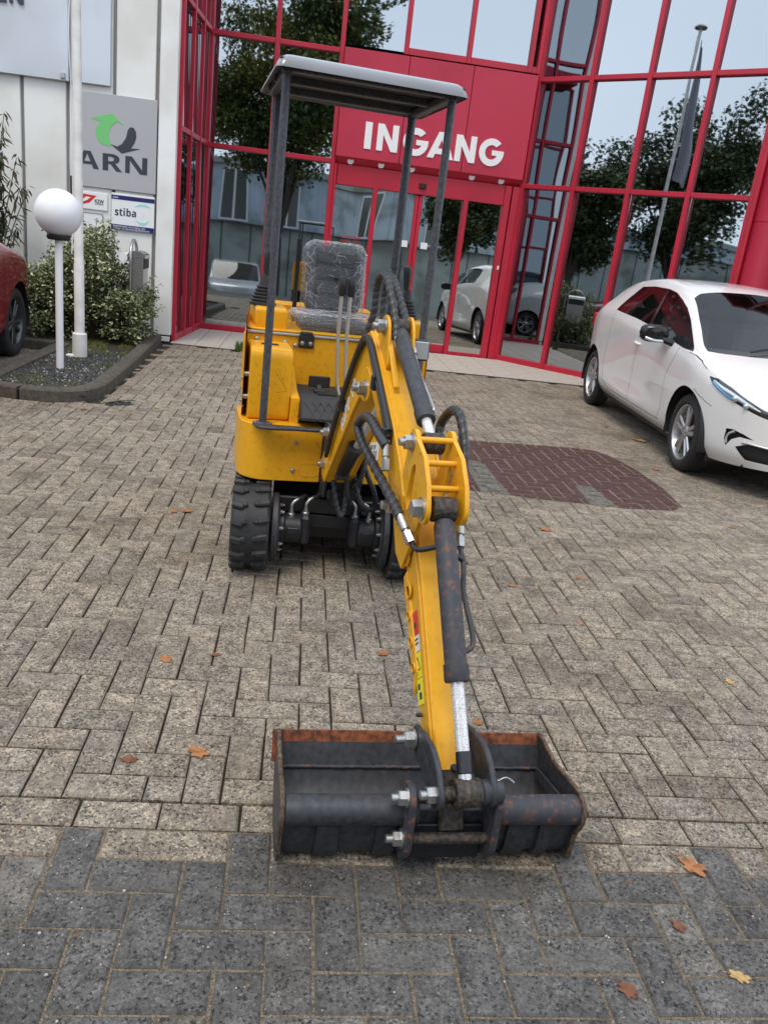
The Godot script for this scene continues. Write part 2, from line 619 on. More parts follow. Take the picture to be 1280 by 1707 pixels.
	var tan := ntex(512, 0.03, 5, [rgb(48, 44, 42), rgb(92, 72, 56), rgb(128, 98, 70)], [0.3, 0.5, 0.8], FastNoiseLite.TYPE_SIMPLEX_SMOOTH, 71)
	tri(mat("worn_rust", Color.WHITE, 0.7), tan, 3.0, false)
	bump(tri(mat("greasy", Color.WHITE, 0.6), greasy, 4.0, false), M.fine_bump, 0.15)
	mat("zinc", lin(0.60, 0.60, 0.58), 0.34, 0.85)
	M.zinc.albedo_texture = fine
	M.zinc.uv1_triplanar = true
	M.zinc.uv1_scale = Vector3.ONE * 6.0
	var spots := ntex(512, 0.055, 3, [rgb(120, 70, 50), rgb(240, 240, 240), Color.WHITE], [0.23, 0.27, 1.0], FastNoiseLite.TYPE_SIMPLEX, 77)
	tri(mat("chrome", lin(0.80, 0.80, 0.82), 0.32, 0.35), spots, 5.0, false)
	bump(tri(mat("rubber", lin(0.030, 0.031, 0.034), 0.62), blotch, 2.0, false), M.fine_bump, 0.05)
	tri(mat("hose", lin(0.026, 0.026, 0.028), 0.5), fine, 3.0, false)
	mat("hose_wrap", lin(0.032, 0.032, 0.036), 0.36)
	tri(mat("seat_vinyl", lin(0.045, 0.045, 0.048), 0.55), fine, 3.0, false)
	M.film_bump = ntex(512, 0.02, 5, [], [], FastNoiseLite.TYPE_SIMPLEX_SMOOTH, 91)
	var film := mat("clear_film", Color(0.9, 0.92, 0.94, 0.06), 0.06)
	film.transparency = BaseMaterial3D.TRANSPARENCY_ALPHA
	film.metallic_specular = 1.0
	mat("mat_rubber", lin(0.03, 0.03, 0.033), 0.7)
	bump(film, M.film_bump, 0.5)
	film.uv1_triplanar = true
	film.uv1_scale = Vector3.ONE * 7.0
	var fold := mat("film_fold_glint", Color(0.92, 0.93, 0.95, 0.32), 0.2)  # pale crease colour, with the film's highlights put into it
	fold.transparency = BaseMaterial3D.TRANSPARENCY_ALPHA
	mat("decal_red", lin(0.62, 0.02, 0.03), 0.4)
	mat("decal_yellow", lin(0.85, 0.78, 0.02), 0.4)
	mat("decal_white", lin(0.75, 0.74, 0.70), 0.4)
	mat("lever_grey", lin(0.50, 0.47, 0.42), 0.35, 0.6)
	# vehicles
	for q in [["car_white", lin(0.78, 0.78, 0.77)], ["car_red", lin(0.21, 0.001, 0.018)], ["van_silver", lin(0.40, 0.42, 0.44)]]:
		var m := mat(q[0], q[1], 0.35)
		m.clearcoat_enabled = true
		m.clearcoat = 1.0
		m.clearcoat_roughness = 0.04
	for q in [["car_glass", 0.55, 0.42], ["windscreen_glass", 0.16, 1.0]]:
		var m := mat(q[0], Color(0.06, 0.07, 0.07, q[1]), 0.02, 0.0, q[2])
		m.transparency = BaseMaterial3D.TRANSPARENCY_ALPHA
	mat("cabin", lin(0.03, 0.03, 0.032), 0.8)
	mat("cabin_grey", lin(0.12, 0.12, 0.12), 0.8)
	mat("gloss_black", lin(0.012, 0.012, 0.013), 0.12)
	mat("trim_black", lin(0.016, 0.016, 0.017), 0.6)
	bump(mat("tyre", lin(0.022, 0.022, 0.023), 0.8), M.fine_bump, 0.03)
	mat("alloy", lin(0.52, 0.53, 0.54), 0.3, 0.8)
	mat("alloy_dark", lin(0.10, 0.10, 0.105), 0.3, 0.7)
	mat("lamp_clear", lin(0.55, 0.60, 0.64), 0.1, 0.4)
	mat("headlight_glass", lin(0.045, 0.05, 0.055), 0.06, 0.3, 0.8)
	mat("lamp_blue", lin(0.10, 0.34, 0.60), 0.1, 0.3)
	mat("lamp_red", lin(0.45, 0.01, 0.01), 0.15)
	mat("plate_yellow", lin(0.75, 0.50, 0.02), 0.45)
	# plants
	for q in [["leaf_varied", 0.55], ["leaf_dark", 0.5], ["leaf_tree", 0.6], ["moss", 0.9]]:
		var m := mat(q[0], Color.WHITE, q[1])
		m.vertex_color_use_as_albedo = true
		m.backlight_enabled = true
		m.backlight = Color(0.35, 0.4, 0.2)
	tri(mat("bark", lin(0.085, 0.072, 0.058), 0.95), blotch, 2.0, false)
	mat("stem", lin(0.09, 0.085, 0.05), 0.9)
	tri(mat("dry_leaf", lin(0.40, 0.165, 0.06), 0.8), blotch, 6.0)
	tri(mat("dry_leaf_pale", lin(0.52, 0.33, 0.13), 0.8), blotch, 6.0)
	tri(mat("dry_leaf_dark", lin(0.20, 0.075, 0.035), 0.8), blotch, 6.0)
	var st := mat("stones", Color.WHITE, 0.9)
	st.vertex_color_use_as_albedo = true
	# warehouses behind the photographer
	tri(mat("cladding_blue", lin(0.46, 0.55, 0.62), 0.5), blotch, 0.1)
	tri(mat("cladding_green", lin(0.33, 0.37, 0.345), 0.6), blotch, 0.1)
	mat("window_dark", lin(0.10, 0.11, 0.10), 0.15)
	mat("flag_cloth", lin(0.30, 0.32, 0.36), 0.8)

func stain(m: StandardMaterial3D, t: Texture2D) -> void:  # dirt patches over the paving, a metre or two across
	m.detail_enabled = true
	m.detail_albedo = t
	m.detail_blend_mode = BaseMaterial3D.BLEND_MODE_MUL
	m.detail_uv_layer = BaseMaterial3D.DETAIL_UV_2
	m.uv2_triplanar = true
	m.uv2_world_triplanar = true
	m.uv2_scale = Vector3.ONE * 0.21

func bump(m: StandardMaterial3D, t: Texture2D, cm: float) -> StandardMaterial3D:
	m.heightmap_enabled = true
	m.heightmap_texture = t
	m.heightmap_scale = cm
	return m

# ---------------------------------------------------------------- ground and paving
func terrain(x: float, z: float) -> float:  # level by the building, falling gently away behind the photographer
	return -0.95 * smoothstep(0.8, 10.0, z)

func ground() -> void:
	var b := MB.new()
	var xs := [-150.0, -60.0, -25.0, -12.0, -5.0, 0.0, 5.0, 12.0, 25.0, 60.0, 150.0]
	var zs := [150.0, 60.0, 25.0, 16.0, 9.0, 7.0, 5.0, 3.5, 2.5, 1.5, 0.0, -5.0, -12.0, -25.0, -60.0, -150.0]
	var rows := []
	for z in zs:
		var row := []
		for x in xs: row.append(Vector3(x, terrain(x, z) - 0.022, z))
		rows.append(row)
	b.grid(rows)
	struct(put("ground", b, M.street, self))

const CELL := 0.1035

func brick_mesh(l: float, w: float, sd: int) -> ArrayMesh:
	var r := RandomNumberGenerator.new()
	r.seed = sd
	var b := MB.new()
	var hx := l / 2
	var hz := w / 2
	var top := []
	var rim := []
	var foot := []
	for s in [[-1, 1], [1, 1], [1, -1], [-1, -1]]:
		var j := Vector3(r.randf_range(-0.0012, 0.0012), 0, r.randf_range(-0.0012, 0.0012))
		top.append(Vector3(s[0] * (hx - 0.0052), 0, s[1] * (hz - 0.0052)) + j)
		rim.append(Vector3(s[0] * hx, -0.0045, s[1] * hz) + j)
		foot.append(Vector3(s[0] * hx, -0.02, s[1] * hz) + j)
	b.quad(top[0], top[1], top[2], top[3])
	for k in 4:
		var q := (k + 1) % 4
		b.quad(rim[k], rim[q], top[q], top[k])
		b.quad(foot[k], foot[q], rim[q], rim[k])
	return b.mesh()

func in_island(p: Vector2) -> bool:
	return (p.x > -2.5 and p.x < -1.6 and p.y < -6.5 and p.y > -11.0 and not (p.x > -1.72 and p.y > -6.62) ) or (p.x < -2.45 and p.y < -9.0)

func pavement() -> void:
	var top := Node3D.new()
	top.name = "pavement"
	add_child(top)
	struct(top)
	var bed := MB.new()
	bed.quad(Vector3(-9, -0.013, -1.72), Vector3(10, -0.013, -1.72), Vector3(10, -0.013, -10.47), Vector3(-9, -0.013, -10.47))
	put("joint_bed", bed, M.joint_dirt, top)
	bed = MB.new()
	bed.quad(Vector3(-9, -0.0052, 2.0), Vector3(10, -0.0052, 2.0), Vector3(10, -0.0052, -1.72), Vector3(-9, -0.0052, -1.72))
	put("sand_bed", bed, M.joint_sand, top)
	var r := RandomNumberGenerator.new()
	r.seed = 41
	var full := []
	var half := []
	for k in 5:
		full.append(brick_mesh(CELL * 2 - 0.0060, CELL - 0.0060, 50 + k))
		half.append(brick_mesh(CELL - 0.0060, CELL - 0.0060, 70 + k))
	var list := []   # [centre, half?, turned?, tone]
	# beige herringbone
	var x0 := -0.8345
	var z0 := -2.7615
	for jy in range(-9, 75):
		for ix in range(-70, 92):
			herring(list, ix, jy, x0, z0, -9, 75, "beige")
	# one straight course, then the last course of the dark field
	var xa := -6.2 + 0.04
	while xa < 8.0:
		list.append([Vector3(xa, 0, -1.774), false, false, "beige"])
		xa += CELL * 2
	for jy in range(-30, 3):
		for ix in range(-64, 90):
			herring(list, ix, jy, -0.484, -1.408, -30, 3, "dark")
	# sort out what is seen largest
	var shown := []
	var rest_f := []; var rest_fc := []; var rest_h := []; var rest_hc := []
	var inv := eye_basis.inverse()
	for e in list:
		var c: Vector3 = e[0]
		if in_island(Vector2(c.x, c.z)) or c.z < -10.42: continue
		if c.x < -6.2 or c.x > 8.0 or c.z > 1.9: continue
		var q := inv * (c - EYE)
		var sx := -q.x / q.z
		var sy := -q.y / q.z
		var seen := q.z < 0 and absf(sx) < 0.51 and absf(sy) < 0.665
		e.append(q.length() if seen else 1000.0 + q.length())
		shown.append(e)
	shown.sort_custom(func(a, b): return a[4] < b[4])
	for k in shown.size():
		var e: Array = shown[k]
		var c: Vector3 = e[0]
		var painted := c.x > 0.9 and c.x < 2.9 and c.z < -4.7 and c.z > -6.8
		var bs := Basis(Vector3.UP, (PI / 2 if e[2] else 0.0) + (PI if r.randf() < 0.5 else 0.0) + r.randf_range(-0.008, 0.008))
		if not painted: bs = Basis(Vector3(r.randf_range(-1, 1), 0, r.randf_range(-1, 1)).normalized(), r.randf() * 0.007) * bs
		var t := Transform3D(bs, c + Vector3(r.randf_range(-0.0012, 0.0012), 0.0 if painted else r.randf_range(-0.0012, 0.0012), r.randf_range(-0.0012, 0.0012)))
		var pick: int = r.randi() % 5
		var tone: int = r.randi() % 6
		if k < 300:
			var m: Material = M["beige_brick_%d" % tone] if e[3] == "beige" else M["dark_brick_%d" % (tone if r.randf() < 0.3 else tone % 4)]
			inst("brick", half[pick] if e[1] else full[pick], m, top, t)
		else:
			var col: Color = M["beige_brick_%d" % tone].albedo_color.srgb_to_linear() if e[3] == "beige" else M["dark_brick_%d" % (tone % 4)].albedo_color.srgb_to_linear()
			if r.randf() < 0.12: col = col * 0.82
			(rest_h if e[1] else rest_f).append(t)
			(rest_hc if e[1] else rest_fc).append(col)
	swarm("brick_field", full[0], M.brick_field, top, rest_f, rest_fc)
	swarm("half_brick_field", half[0], M.brick_field, top, rest_h, rest_hc)
	# the painted marking lies on the bricks, not in their joints
	var red := P2([0.78, -5.05, 1.1, -5.03, 1.66, -4.96, 2.22, -4.90, 2.59, -4.95, 2.70, -5.06, 2.755, -5.5, 2.75, -6.0, 2.70, -6.36, 2.60, -6.55, 2.50, -6.60, 1.9, -6.55, 1.3, -6.50, 0.78, -6.47])
	var g1 := P2([1.27, -5.0, 1.47, -4.97, 1.435, -5.82, 1.30, -5.82])
	var g2 := P2([2.0, -4.92, 2.19, -4.90, 2.16, -5.38, 2.035, -5.38])
	var mr := MB.new(); var mg := MB.new()
	for e in shown:
		var c: Vector3 = e[0]
		if c.x < 0.6 or c.x > 3.0 or c.z > -4.6 or c.z < -6.9: continue
		var lx: float = (CELL if e[1] or e[2] else CELL * 2) - 0.0150
		var lz: float = (CELL if e[1] or not e[2] else CELL * 2) - 0.0150
		var rect := P2([c.x - lx / 2, c.z - lz / 2, c.x + lx / 2, c.z - lz / 2, c.x + lx / 2, c.z + lz / 2, c.x - lx / 2, c.z + lz / 2])
		for piece in Geometry2D.intersect_polygons(rect, red):
			var rest := [piece]
			for g in [g1, g2]:
				for s in Geometry2D.intersect_polygons(piece, g): sheet(mg, s, 0.0025)
				var nx := []
				for s in rest: nx.append_array(Geometry2D.clip_polygons(s, g))
				rest = nx
			for s in rest: sheet(mr, s, 0.0025)
	struct(put("red_marking", mr, M.red_marking, self))
	struct(put("grey_marking", mg, M.grey_marking, self))

func sheet(b: MB, p: PackedVector2Array, y: float) -> void:
	var t := Geometry2D.triangulate_polygon(p)
	for k in range(0, t.size(), 3):
		b.trio(Vector3(p[t[k]].x, y, p[t[k]].y), Vector3(p[t[k + 1]].x, y, p[t[k + 1]].y), Vector3(p[t[k + 2]].x, y, p[t[k + 2]].y), Vector3.UP)

func herring(list: Array, ix: int, jy: int, x0: float, z0: float, lo: int, hi: int, tone: String) -> void:
	# cell (ix, jy) covers x0 + ix * CELL .. , z0 - jy * CELL ..; jy grows away from the camera
	var k := posmod(ix - jy, 4)
	var cx := x0 + ix * CELL
	var cz := z0 - jy * CELL
	var last := tone == "dark" and jy == hi - 1
	if k == 0: list.append([Vector3(cx + CELL, 0, cz - CELL / 2), false, false, "beige" if last else tone])
	elif k == 3:
		if jy + 1 < hi: list.append([Vector3(cx + CELL / 2, 0, cz - CELL), false, true, tone])
		else: list.append([Vector3(cx + CELL / 2, 0, cz - CELL / 2), true, false, "beige" if last else tone])
	elif k == 2 and jy == lo: list.append([Vector3(cx + CELL / 2, 0, cz - CELL / 2), true, false, tone])

func tiles() -> void:
	var top := Node3D.new()
	top.name = "entrance_paving"
	add_child(top)
	struct(top)
	var b := MB.new()
	b.quad(Vector3(-1.62, 0.002, -10.46), Vector3(5.6, 0.002, -10.46), Vector3(5.6, 0.002, -12.6), Vector3(-1.62, 0.002, -12.6))
	put("mortar_bed", b, M.joint_dirt, top)
	var r := RandomNumberGenerator.new()
	r.seed = 3
	var t := []
	for k in 3: t.append(MB.new().box(Vector3.ZERO, Vector3(0.297, 0.02, 0.297), 0.003).mesh())
	for i in 21:
		for j in 7:
			var x := -1.45 + i * 0.302
			var z := -10.62 - j * 0.302
			if x < -1.60 or z < -12.35: continue
			if x > 4.15 and z > -11.0 and x > 5.3: continue
			inst("tile", t[r.randi() % 3], M.tile, top, Transform3D(Basis(Vector3.UP, r.randf_range(-0.003, 0.003)), Vector3(x, 0.0 + r.randf_range(-0.001, 0.001), z)))

func sweep(path: Array, prof: PackedVector2Array, b: MB) -> void:  # prof: x outwards to the left of travel, y up
	var rows := []
	var m := path.size()
	for k in m:
		var t: Vector3 = (path[mini(k + 1, m - 1)] - path[maxi(k - 1, 0)]).normalized()
		var s := Vector3(t.z, 0, -t.x)
		var row := []
		for q in prof: row.append(path[k] + s * q.x + Vector3(0, q.y, 0))
		rows.append(row)
	for k in m - 1:
		for j in prof.size() - 1:
			var mid: Vector3 = (rows[k][j] + rows[k + 1][j + 1]) * 0.5
			var ctr: Vector3 = (path[k] + path[k + 1]) * 0.5
			b.quado(rows[k][j], rows[k][j + 1], rows[k + 1][j + 1], rows[k + 1][j], mid - ctr)
	for e in [0, m - 1]:
		var out: Vector3 = (path[0] - path[1]) if e == 0 else (path[m - 1] - path[m - 2])
		for j in range(1, prof.size() - 1): b.trio(rows[e][0], rows[e][j], rows[e][j + 1], out)

func island() -> void:
	var kerb := Node3D.new()
	kerb.name = "kerb"
	add_child(kerb)
	struct(kerb)
	# centre line of the kerb stones, from the far left round the front to the far right
	var runs := [[[-2.49, -9.0], [-2.49, -8.1]], [[-2.49, -8.09], [-2.49, -7.1]], [[-2.49, -7.09], [-2.47, -6.8], [-2.36, -6.62], [-2.14, -6.555]],
		[[-2.128, -6.553], [-1.92, -6.56], [-1.76, -6.64], [-1.675, -6.80], [-1.65, -7.0]],
		[[-1.649, -7.01], [-1.665, -7.9]], [[-1.666, -7.91], [-1.70, -8.85]], [[-1.70, -8.86], [-1.745, -9.8]], [[-1.75, -9.81], [-1.77, -10.4]],
		[[-2.58, -9.03], [-3.5, -9.03]], [[-3.51, -9.03], [-4.5, -9.03]]]
	var prof := P2([-0.07, -0.02, -0.068, 0.085, -0.055, 0.098, 0.055, 0.1, 0.068, 0.088, 0.072, -0.02])
	for run in runs:
		var p := []
		for q in run: p.append(Vector3(q[0], 0, q[1]))
		if p.size() > 2: p = curve(p, 4)
		var b := MB.new()
		sweep(p, prof, b)
		put("kerb_stone", b, M.kerb, kerb)
	var b := MB.new()
	b.quad(Vector3(-2.45, 0.055, -6.6), Vector3(-1.65, 0.055, -6.6), Vector3(-1.7, 0.06, -10.5), Vector3(-2.45, 0.06, -10.5))
	b.quad(Vector3(-4.6, 0.06, -9.0), Vector3(-2.44, 0.06, -9.0), Vector3(-2.44, 0.062, -10.6), Vector3(-4.6, 0.062, -10.6))
	struct(put("planting_bed", b, M.soil, self))
	var r := RandomNumberGenerator.new()
	r.seed = 12
	var s := MB.new()
	s.ball(Vector3.ZERO, 1.0, 3, 5, 0.7)
	var xs := []; var cs := []
	for k in 5200:
		var p := Vector3(r.randf_range(-2.42, -1.72), 0.06, r.randf_range(-6.66, -8.9))
		if p.z > -6.85 and (p.x > -1.86 or p.x < -2.3): continue
		xs.append(Transform3D(Basis.from_euler(Vector3(r.randf() * 6, r.randf() * 6, r.randf() * 6)).scaled(Vector3.ONE * r.randf_range(0.007, 0.016)), p))
		var g := r.randf_range(0.025, 0.085)
		cs.append(Color(g, g * 1.04, g * 1.02) if r.randf() > 0.06 else Color(0.3, 0.29, 0.27))
	var bed := swarm("gravel", s.mesh(), M.stones, self, xs, cs)
	tag(bed, "dark gravel filling the kerbed island round the lamp post", "gravel")
	# moss and low weeds
	var blade := MB.new()
	blade.tri(Vector3(-0.15, 0, 0), Vector3(0.15, 0, 0), Vector3(0.05, 1, 0.25))
	xs = []; cs = []
	var nz := FastNoiseLite.new()
	nz.seed = 5; nz.frequency = 1.6
	for k in 16000:
		var p := Vector3(r.randf_range(-2.43, -1.72), 0.058, r.randf_range(-6.62, -10.4))
		var d := nz.get_noise_2d(p.x * 2.2, p.z) + (0.25 if p.z > -7.2 and p.x < -2.0 else 0.0) + (0.35 if p.z < -8.6 else 0.0)
		if d < 0.22: continue
		if p.z > -6.85 and (p.x > -1.86 or p.x < -2.3): continue
		xs.append(Transform3D(Basis.from_euler(Vector3(r.randf_range(-0.9, 0.9), r.randf() * 6, r.randf_range(-0.9, 0.9))).scaled(Vector3.ONE * r.randf_range(0.012, 0.035)), p))
		cs.append(Color(0.09, 0.12, 0.025).lerp(Color(0.17, 0.15, 0.05), r.randf()))
	for k in 60:  # the tuft by the corner of the entrance tiles
		var p := Vector3(-0.72 + r.randf_range(-0.07, 0.07), 0.0, -10.47 + r.randf_range(-0.03, 0.03))
		xs.append(Transform3D(Basis.from_euler(Vector3(r.randf_range(-0.6, 0.6), r.randf() * 6, r.randf_range(-0.6, 0.6))).scaled(Vector3(0.08, 0.13, 0.08)), p))
		cs.append(Color(0.06, 0.13, 0.02).lerp(Color(0.12, 0.18, 0.04), r.randf()))
	for k in 2600:  # moss in the joints, in patches
		var ix := r.randi_range(-40, 60)
		var p := Vector3(-0.8345 + ix * CELL + r.randf_range(-0.003, 0.003), -0.004, r.randf_range(-1.9, -10.3))
		if nz.get_noise_2d(p.x * 0.9, p.z * 0.9 + 40.0) < 0.34: continue
		xs.append(Transform3D(Basis.from_euler(Vector3(r.randf_range(-0.9, 0.9), r.randf() * 6, 0)).scaled(Vector3.ONE * r.randf_range(0.006, 0.014)), p))
		cs.append(Color(0.06, 0.075, 0.02).lerp(Color(0.1, 0.1, 0.04), r.randf()))
	tag(swarm("moss", blade.mesh(), M.moss, self, xs, cs), "moss and small weeds in the island and the paving joints", "moss")

# ---------------------------------------------------------------- the red and glass entrance building
func frame_at(p: Vector3, deg: float) -> Transform3D:  # local X along the facade, Z out of it
	var t := deg_to_rad(deg)
	var X := Vector3(cos(t), 0, sin(t))
	return Transform3D(Basis(X, Vector3.UP, X.cross(Vector3.UP)), p)

func pane(b: MB, s0: float, s1: float, y0: float, y1: float, z: float, lean: float, r: RandomNumberGenerator) -> void:
	# a sheet of float glass: not quite flat, leaning by a fraction of a degree
	var nu := 14
	var nv := 10
	var a := r.randf_range(-0.0021, 0.0021)
	var b2 := r.randf_range(0.0008, 0.0022)
	var ph := r.randf() * 6.0
	var tl := r.randf_range(-0.0016, 0.0016)
	var rows := []
	for k in nu + 1:
		var row := []
		for j in nv + 1:
			var u := float(j) / nv
			var w := float(k) / nu
			var s := lerpf(s0, s1, u)
			var y := lerpf(y0, y1, w)
			var off := a * sin(PI * u) * sin(PI * w) + b2 * 0.35 * sin(w * 7.0 + ph) + tl * (u - 0.5) * (s1 - s0)
			row.append(Vector3(s, y, z + off + (y - y0) * lean))
		rows.append(row)
	b.grid(rows, false, true)

func wing(home: Node3D, F: Transform3D, cuts: Array, levels: Array, tops: Array, skip: Array, r: RandomNumberGenerator, deep := 0.09, wid := 0.062) -> void:
	var first: float = cuts[0]
	var lastc: float = cuts[cuts.size() - 1]
	for c in cuts:
		var b := MB.new()
		b.x = F
		b.box(Vector3(c, (levels[0] + levels[-1]) / 2, -deep / 2 + 0.03), Vector3(wid, levels[-1] - levels[0], deep), 0.004)
		put("mullion", b, M.red_frame, home)
	for k in levels.size():
		for q in cuts.size() - 1:
			if [q, k, "t"] in skip: continue
			var b := MB.new()
			b.x = F
			var hgt := 0.085 if k == 0 else 0.06
			b.box(Vector3((cuts[q] + cuts[q + 1]) / 2, levels[k] + (hgt / 2 if k == 0 else 0.0), -deep / 2 + 0.024), Vector3(cuts[q + 1] - cuts[q] - wid - 0.001, hgt, deep), 0.004)
			put("transom", b, M.red_frame, home)
	for q in cuts.size() - 1:
		for k in levels.size() - 1:
			if [q, k] in skip: continue
			var b := MB.new()
			b.x = F
			pane(b, cuts[q] + wid / 2, cuts[q + 1] - wid / 2, levels[k] + 0.03, levels[k + 1] - 0.03, -0.022, -0.0155, r)
			put("pane", b, M[tops[k]], home)

func heavy_letter(c: String, h: float) -> PackedVector2Array:  # wide heavy capitals
	var t := h * 0.265
	if c == "I": return P2([0, 0, t * 1.05, 0, t * 1.05, h, 0, h])
	if c == "N":
		var w := h * 0.86
		return P2([0, 0, t * 0.93, 0, t * 0.93, h * 0.60, w - t * 0.98, 0, w, 0, w, h, w - t * 0.93, h, w - t * 0.93, h * 0.40, t * 0.98, h, 0, h])
	if c == "A":
		var w := h * 1.10
		var p := P2([0, 0, t * 1.02, 0, t * 1.02 + h * 0.062, h * 0.165, w - t * 1.02 - h * 0.062, h * 0.165, w - t * 1.02, 0, w, 0, w / 2 + t * 0.52, h, w / 2, h, w / 2, h * 0.72, w / 2 + h * 0.115, h * 0.375, w / 2 - h * 0.115, h * 0.375, w / 2 - 0.0006, h * 0.72, w / 2 - 0.0006, h, w / 2 - t * 0.52, h])
		return p
	var ctr := Vector2(h * 0.51, h * 0.5)
	var out := PackedVector2Array()
	for k in 29: out.append(ctr + Vector2.from_angle(lerpf(0.78, TAU - 0.10, k / 28.0)) * Vector2(h * 0.52, h * 0.525))
	out.append(ctr + Vector2(h * 0.52, h * 0.085))
	out.append(ctr + Vector2(h * 0.02, h * 0.085))
	out.append(ctr + Vector2(h * 0.02, -h * 0.105))
	for k in 23: out.append(ctr + Vector2.from_angle(lerpf(TAU - 0.42, 0.86, k / 22.0)) * Vector2(h * 0.265, h * 0.275))
	return out

func entrance() -> void:
	var r := RandomNumberGenerator.new()
	r.seed = 77
	var home := thing("entrance_building", "red framed glass entrance building with INGANG over its sliding doors", "building")
	var lv := [0.0, 2.511, 3.895, 5.28, 6.7]
	var F := Transform3D(Basis(), Vector3(0, 0, -12.34))
	var tops := ["pane", "pane", "pane", "pane"]
	var cuts := [-1.472, -0.605, 0.262, 1.129, 1.996, 2.863, 3.008]
	var skip := []
	for q in range(2, 6): skip.append_array([[q, 0], [q, 1], [q, 0, "t"], [q, 1, "t"]])
	skip.append_array([[5, 2], [5, 3]])
	# upper storey and left bays
	var left := [-1.472, -0.605, 0.262]
	wing(home, F, left, lv, ["pane", "pane", "pane", "pane"], [], r)
	wing(home, F, [0.262 + 0.867, 1.996, 2.863, 2.985], [3.96, 5.28, 6.7], ["pane", "pane"], [[2, 0], [2, 1]], r)
	for y in [4.62, 5.99]:
		var p0 := MB.new(); p0.x = F
		pane(p0, 0.262 + 0.031, 1.129 - 0.031, y - 0.63, y + 0.63, -0.022, -0.0155, r)
		put("pane", p0, M.pane, home)
	for y in [5.28, 6.7]:
		var p1 := MB.new(); p1.x = F
		p1.box(Vector3(0.6955, y, -0.021), Vector3(0.804, 0.06, 0.09), 0.004)
		put("transom", p1, M.red_frame, home)
	# the sign box over the doors: three sheets with narrow joints
	var sb := MB.new(); sb.x = F
	sb.box(Vector3(1.64, 3.255, -0.02), Vector3(2.67, 1.34, 0.16), 0.0)
	var box := put("sign_box", sb, M.dark_seam, home)
	for e in [[0.296, 1.183], [1.191, 2.076], [2.084, 2.985]]:
		var b := MB.new(); b.x = F
		b.box(Vector3((e[0] + e[1]) / 2, 3.257, 0.072), Vector3(e[1] - e[0], 1.352, 0.014), 0.003)
		put("sheet", b, M.red_sheet, box)
	for q in [["I", 0.672], ["N", 0.845], ["G", 1.215], ["A", 1.565], ["N", 1.955], ["G", 2.30]]:
		var b := MB.new()
		b.x = F * Transform3D(Basis(), Vector3(q[1], 2.715, 0.080))
		b.prism(heavy_letter(q[0], 0.343), 0, 0.012, 0.0, 30.0)
		put("letter", b, M.letter_white, box)
	# soffit sloping back to the door head, with five small round lamps (unlit)
	var so := MB.new(); so.x = F
	so.quad(Vector3(0.296, 2.492, -0.03), Vector3(2.985, 2.492, -0.03), Vector3(2.985, 2.581, 0.078), Vector3(0.296, 2.581, 0.078))
	put("soffit", so, M.red_frame, box)
	for sx in [0.511, 0.946, 1.385, 1.82, 2.259, 2.69]:
		var b := MB.new(); b.x = F * Transform3D(Basis(Vector3.RIGHT, PI - 0.9), Vector3(sx, 2.533, 0.026))
		b.lathe([Vector2(0.030, 0), Vector2(0.042, 0.004), Vector2(0.045, 0.0)], 16)
		b.lathe([Vector2(0.0, 0.002), Vector2(0.031, 0.001)], 16)
		put("downlight", b, M.letter_white, box)
	# door front
	var head := MB.new(); head.x = F
	head.box(Vector3(1.60, 2.355, -0.045), Vector3(2.52, 0.27, 0.07), 0.004)
	put("door_head", head, M.red_frame, home)
	var hc := MB.new(); hc.x = F
	hc.box(Vector3(1.572, 2.335, 0.0), Vector3(0.10, 0.075, 0.05), 0.01)
	put("door_sensor", hc, M.dark_seam, home)
	for e in [[0.295, 0.334, 2.49], [0.872, 0.938, 2.22], [2.195, 2.262, 2.22], [2.775, 2.868, 2.49], [2.885, 2.985, 2.49]]:
		var b := MB.new(); b.x = F
		b.box(Vector3((e[0] + e[1]) / 2, e[2] / 2, -0.03), Vector3(e[1] - e[0], e[2], 0.11), 0.006)
		put("door_post", b, M.red_frame, home)
	for e in [[0.334, 0.872], [2.262, 2.775]]:
		var b := MB.new(); b.x = F
		b.box(Vector3((e[0] + e[1]) / 2, 0.028, -0.03), Vector3(e[1] - e[0] - 0.002, 0.056, 0.08), 0.004)
		put("side_light_rail", b, M.red_frame, home)
		var p := MB.new(); p.x = F
		pane(p, e[0], e[1], 0.05, 2.215, -0.02, -0.0175, r)
		put("pane", p, M.pane_door, home)
	for e in [[0.94, 1.545, 0.94, 1.492], [1.549, 2.193, 1.598, 2.193]]:
		var d := Node3D.new()
		d.name = nm(home, "sliding_door")
		home.add_child(d, true)
		var f := MB.new(); f.x = F
		var st0: float = e[1] - 0.055 if e[0] < 1.0 else e[0]
		f.box(Vector3(st0 + 0.0275, 1.105, -0.06), Vector3(0.053, 2.2, 0.05), 0.004)
		put("stile", f, M.red_frame, d)
		f = MB.new(); f.x = F
		f.box(Vector3((e[2] + e[3]) / 2, 0.068, -0.06), Vector3(e[3] - e[2] - 0.002, 0.126, 0.048), 0.004)
		put("bottom_rail", f, M.red_frame, d)
		var p := MB.new(); p.x = F
		pane(p, e[2], e[3], 0.12, 2.22, -0.042, -0.0175, r)
		put("pane", p, M.pane_door, d)
		var s := MB.new(); s.x = F
		var q := 1.405 if e[0] < 1.0 else 1.70
		s.box(Vector3(q, 1.53, -0.03), Vector3(0.10, 0.09, 0.002))
		put("notice", s, M.sign_white, d)
	words("door_note", "OPENINGSTIJDEN", 0.026, F * Transform3D(Basis(), Vector3(0.62, 1.53, -0.012)), M.sign_red, home, false, 0.001)
	words("door_note", "MAANDAG - VRIJDAG", 0.022, F * Transform3D(Basis(), Vector3(0.62, 1.47, -0.012)), M.sign_red, home, false, 0.001)
	var hd := MB.new(); hd.x = F
	hd.box(Vector3(2.835, 1.35, 0.03), Vector3(0.03, 0.055, 0.012), 0.004)
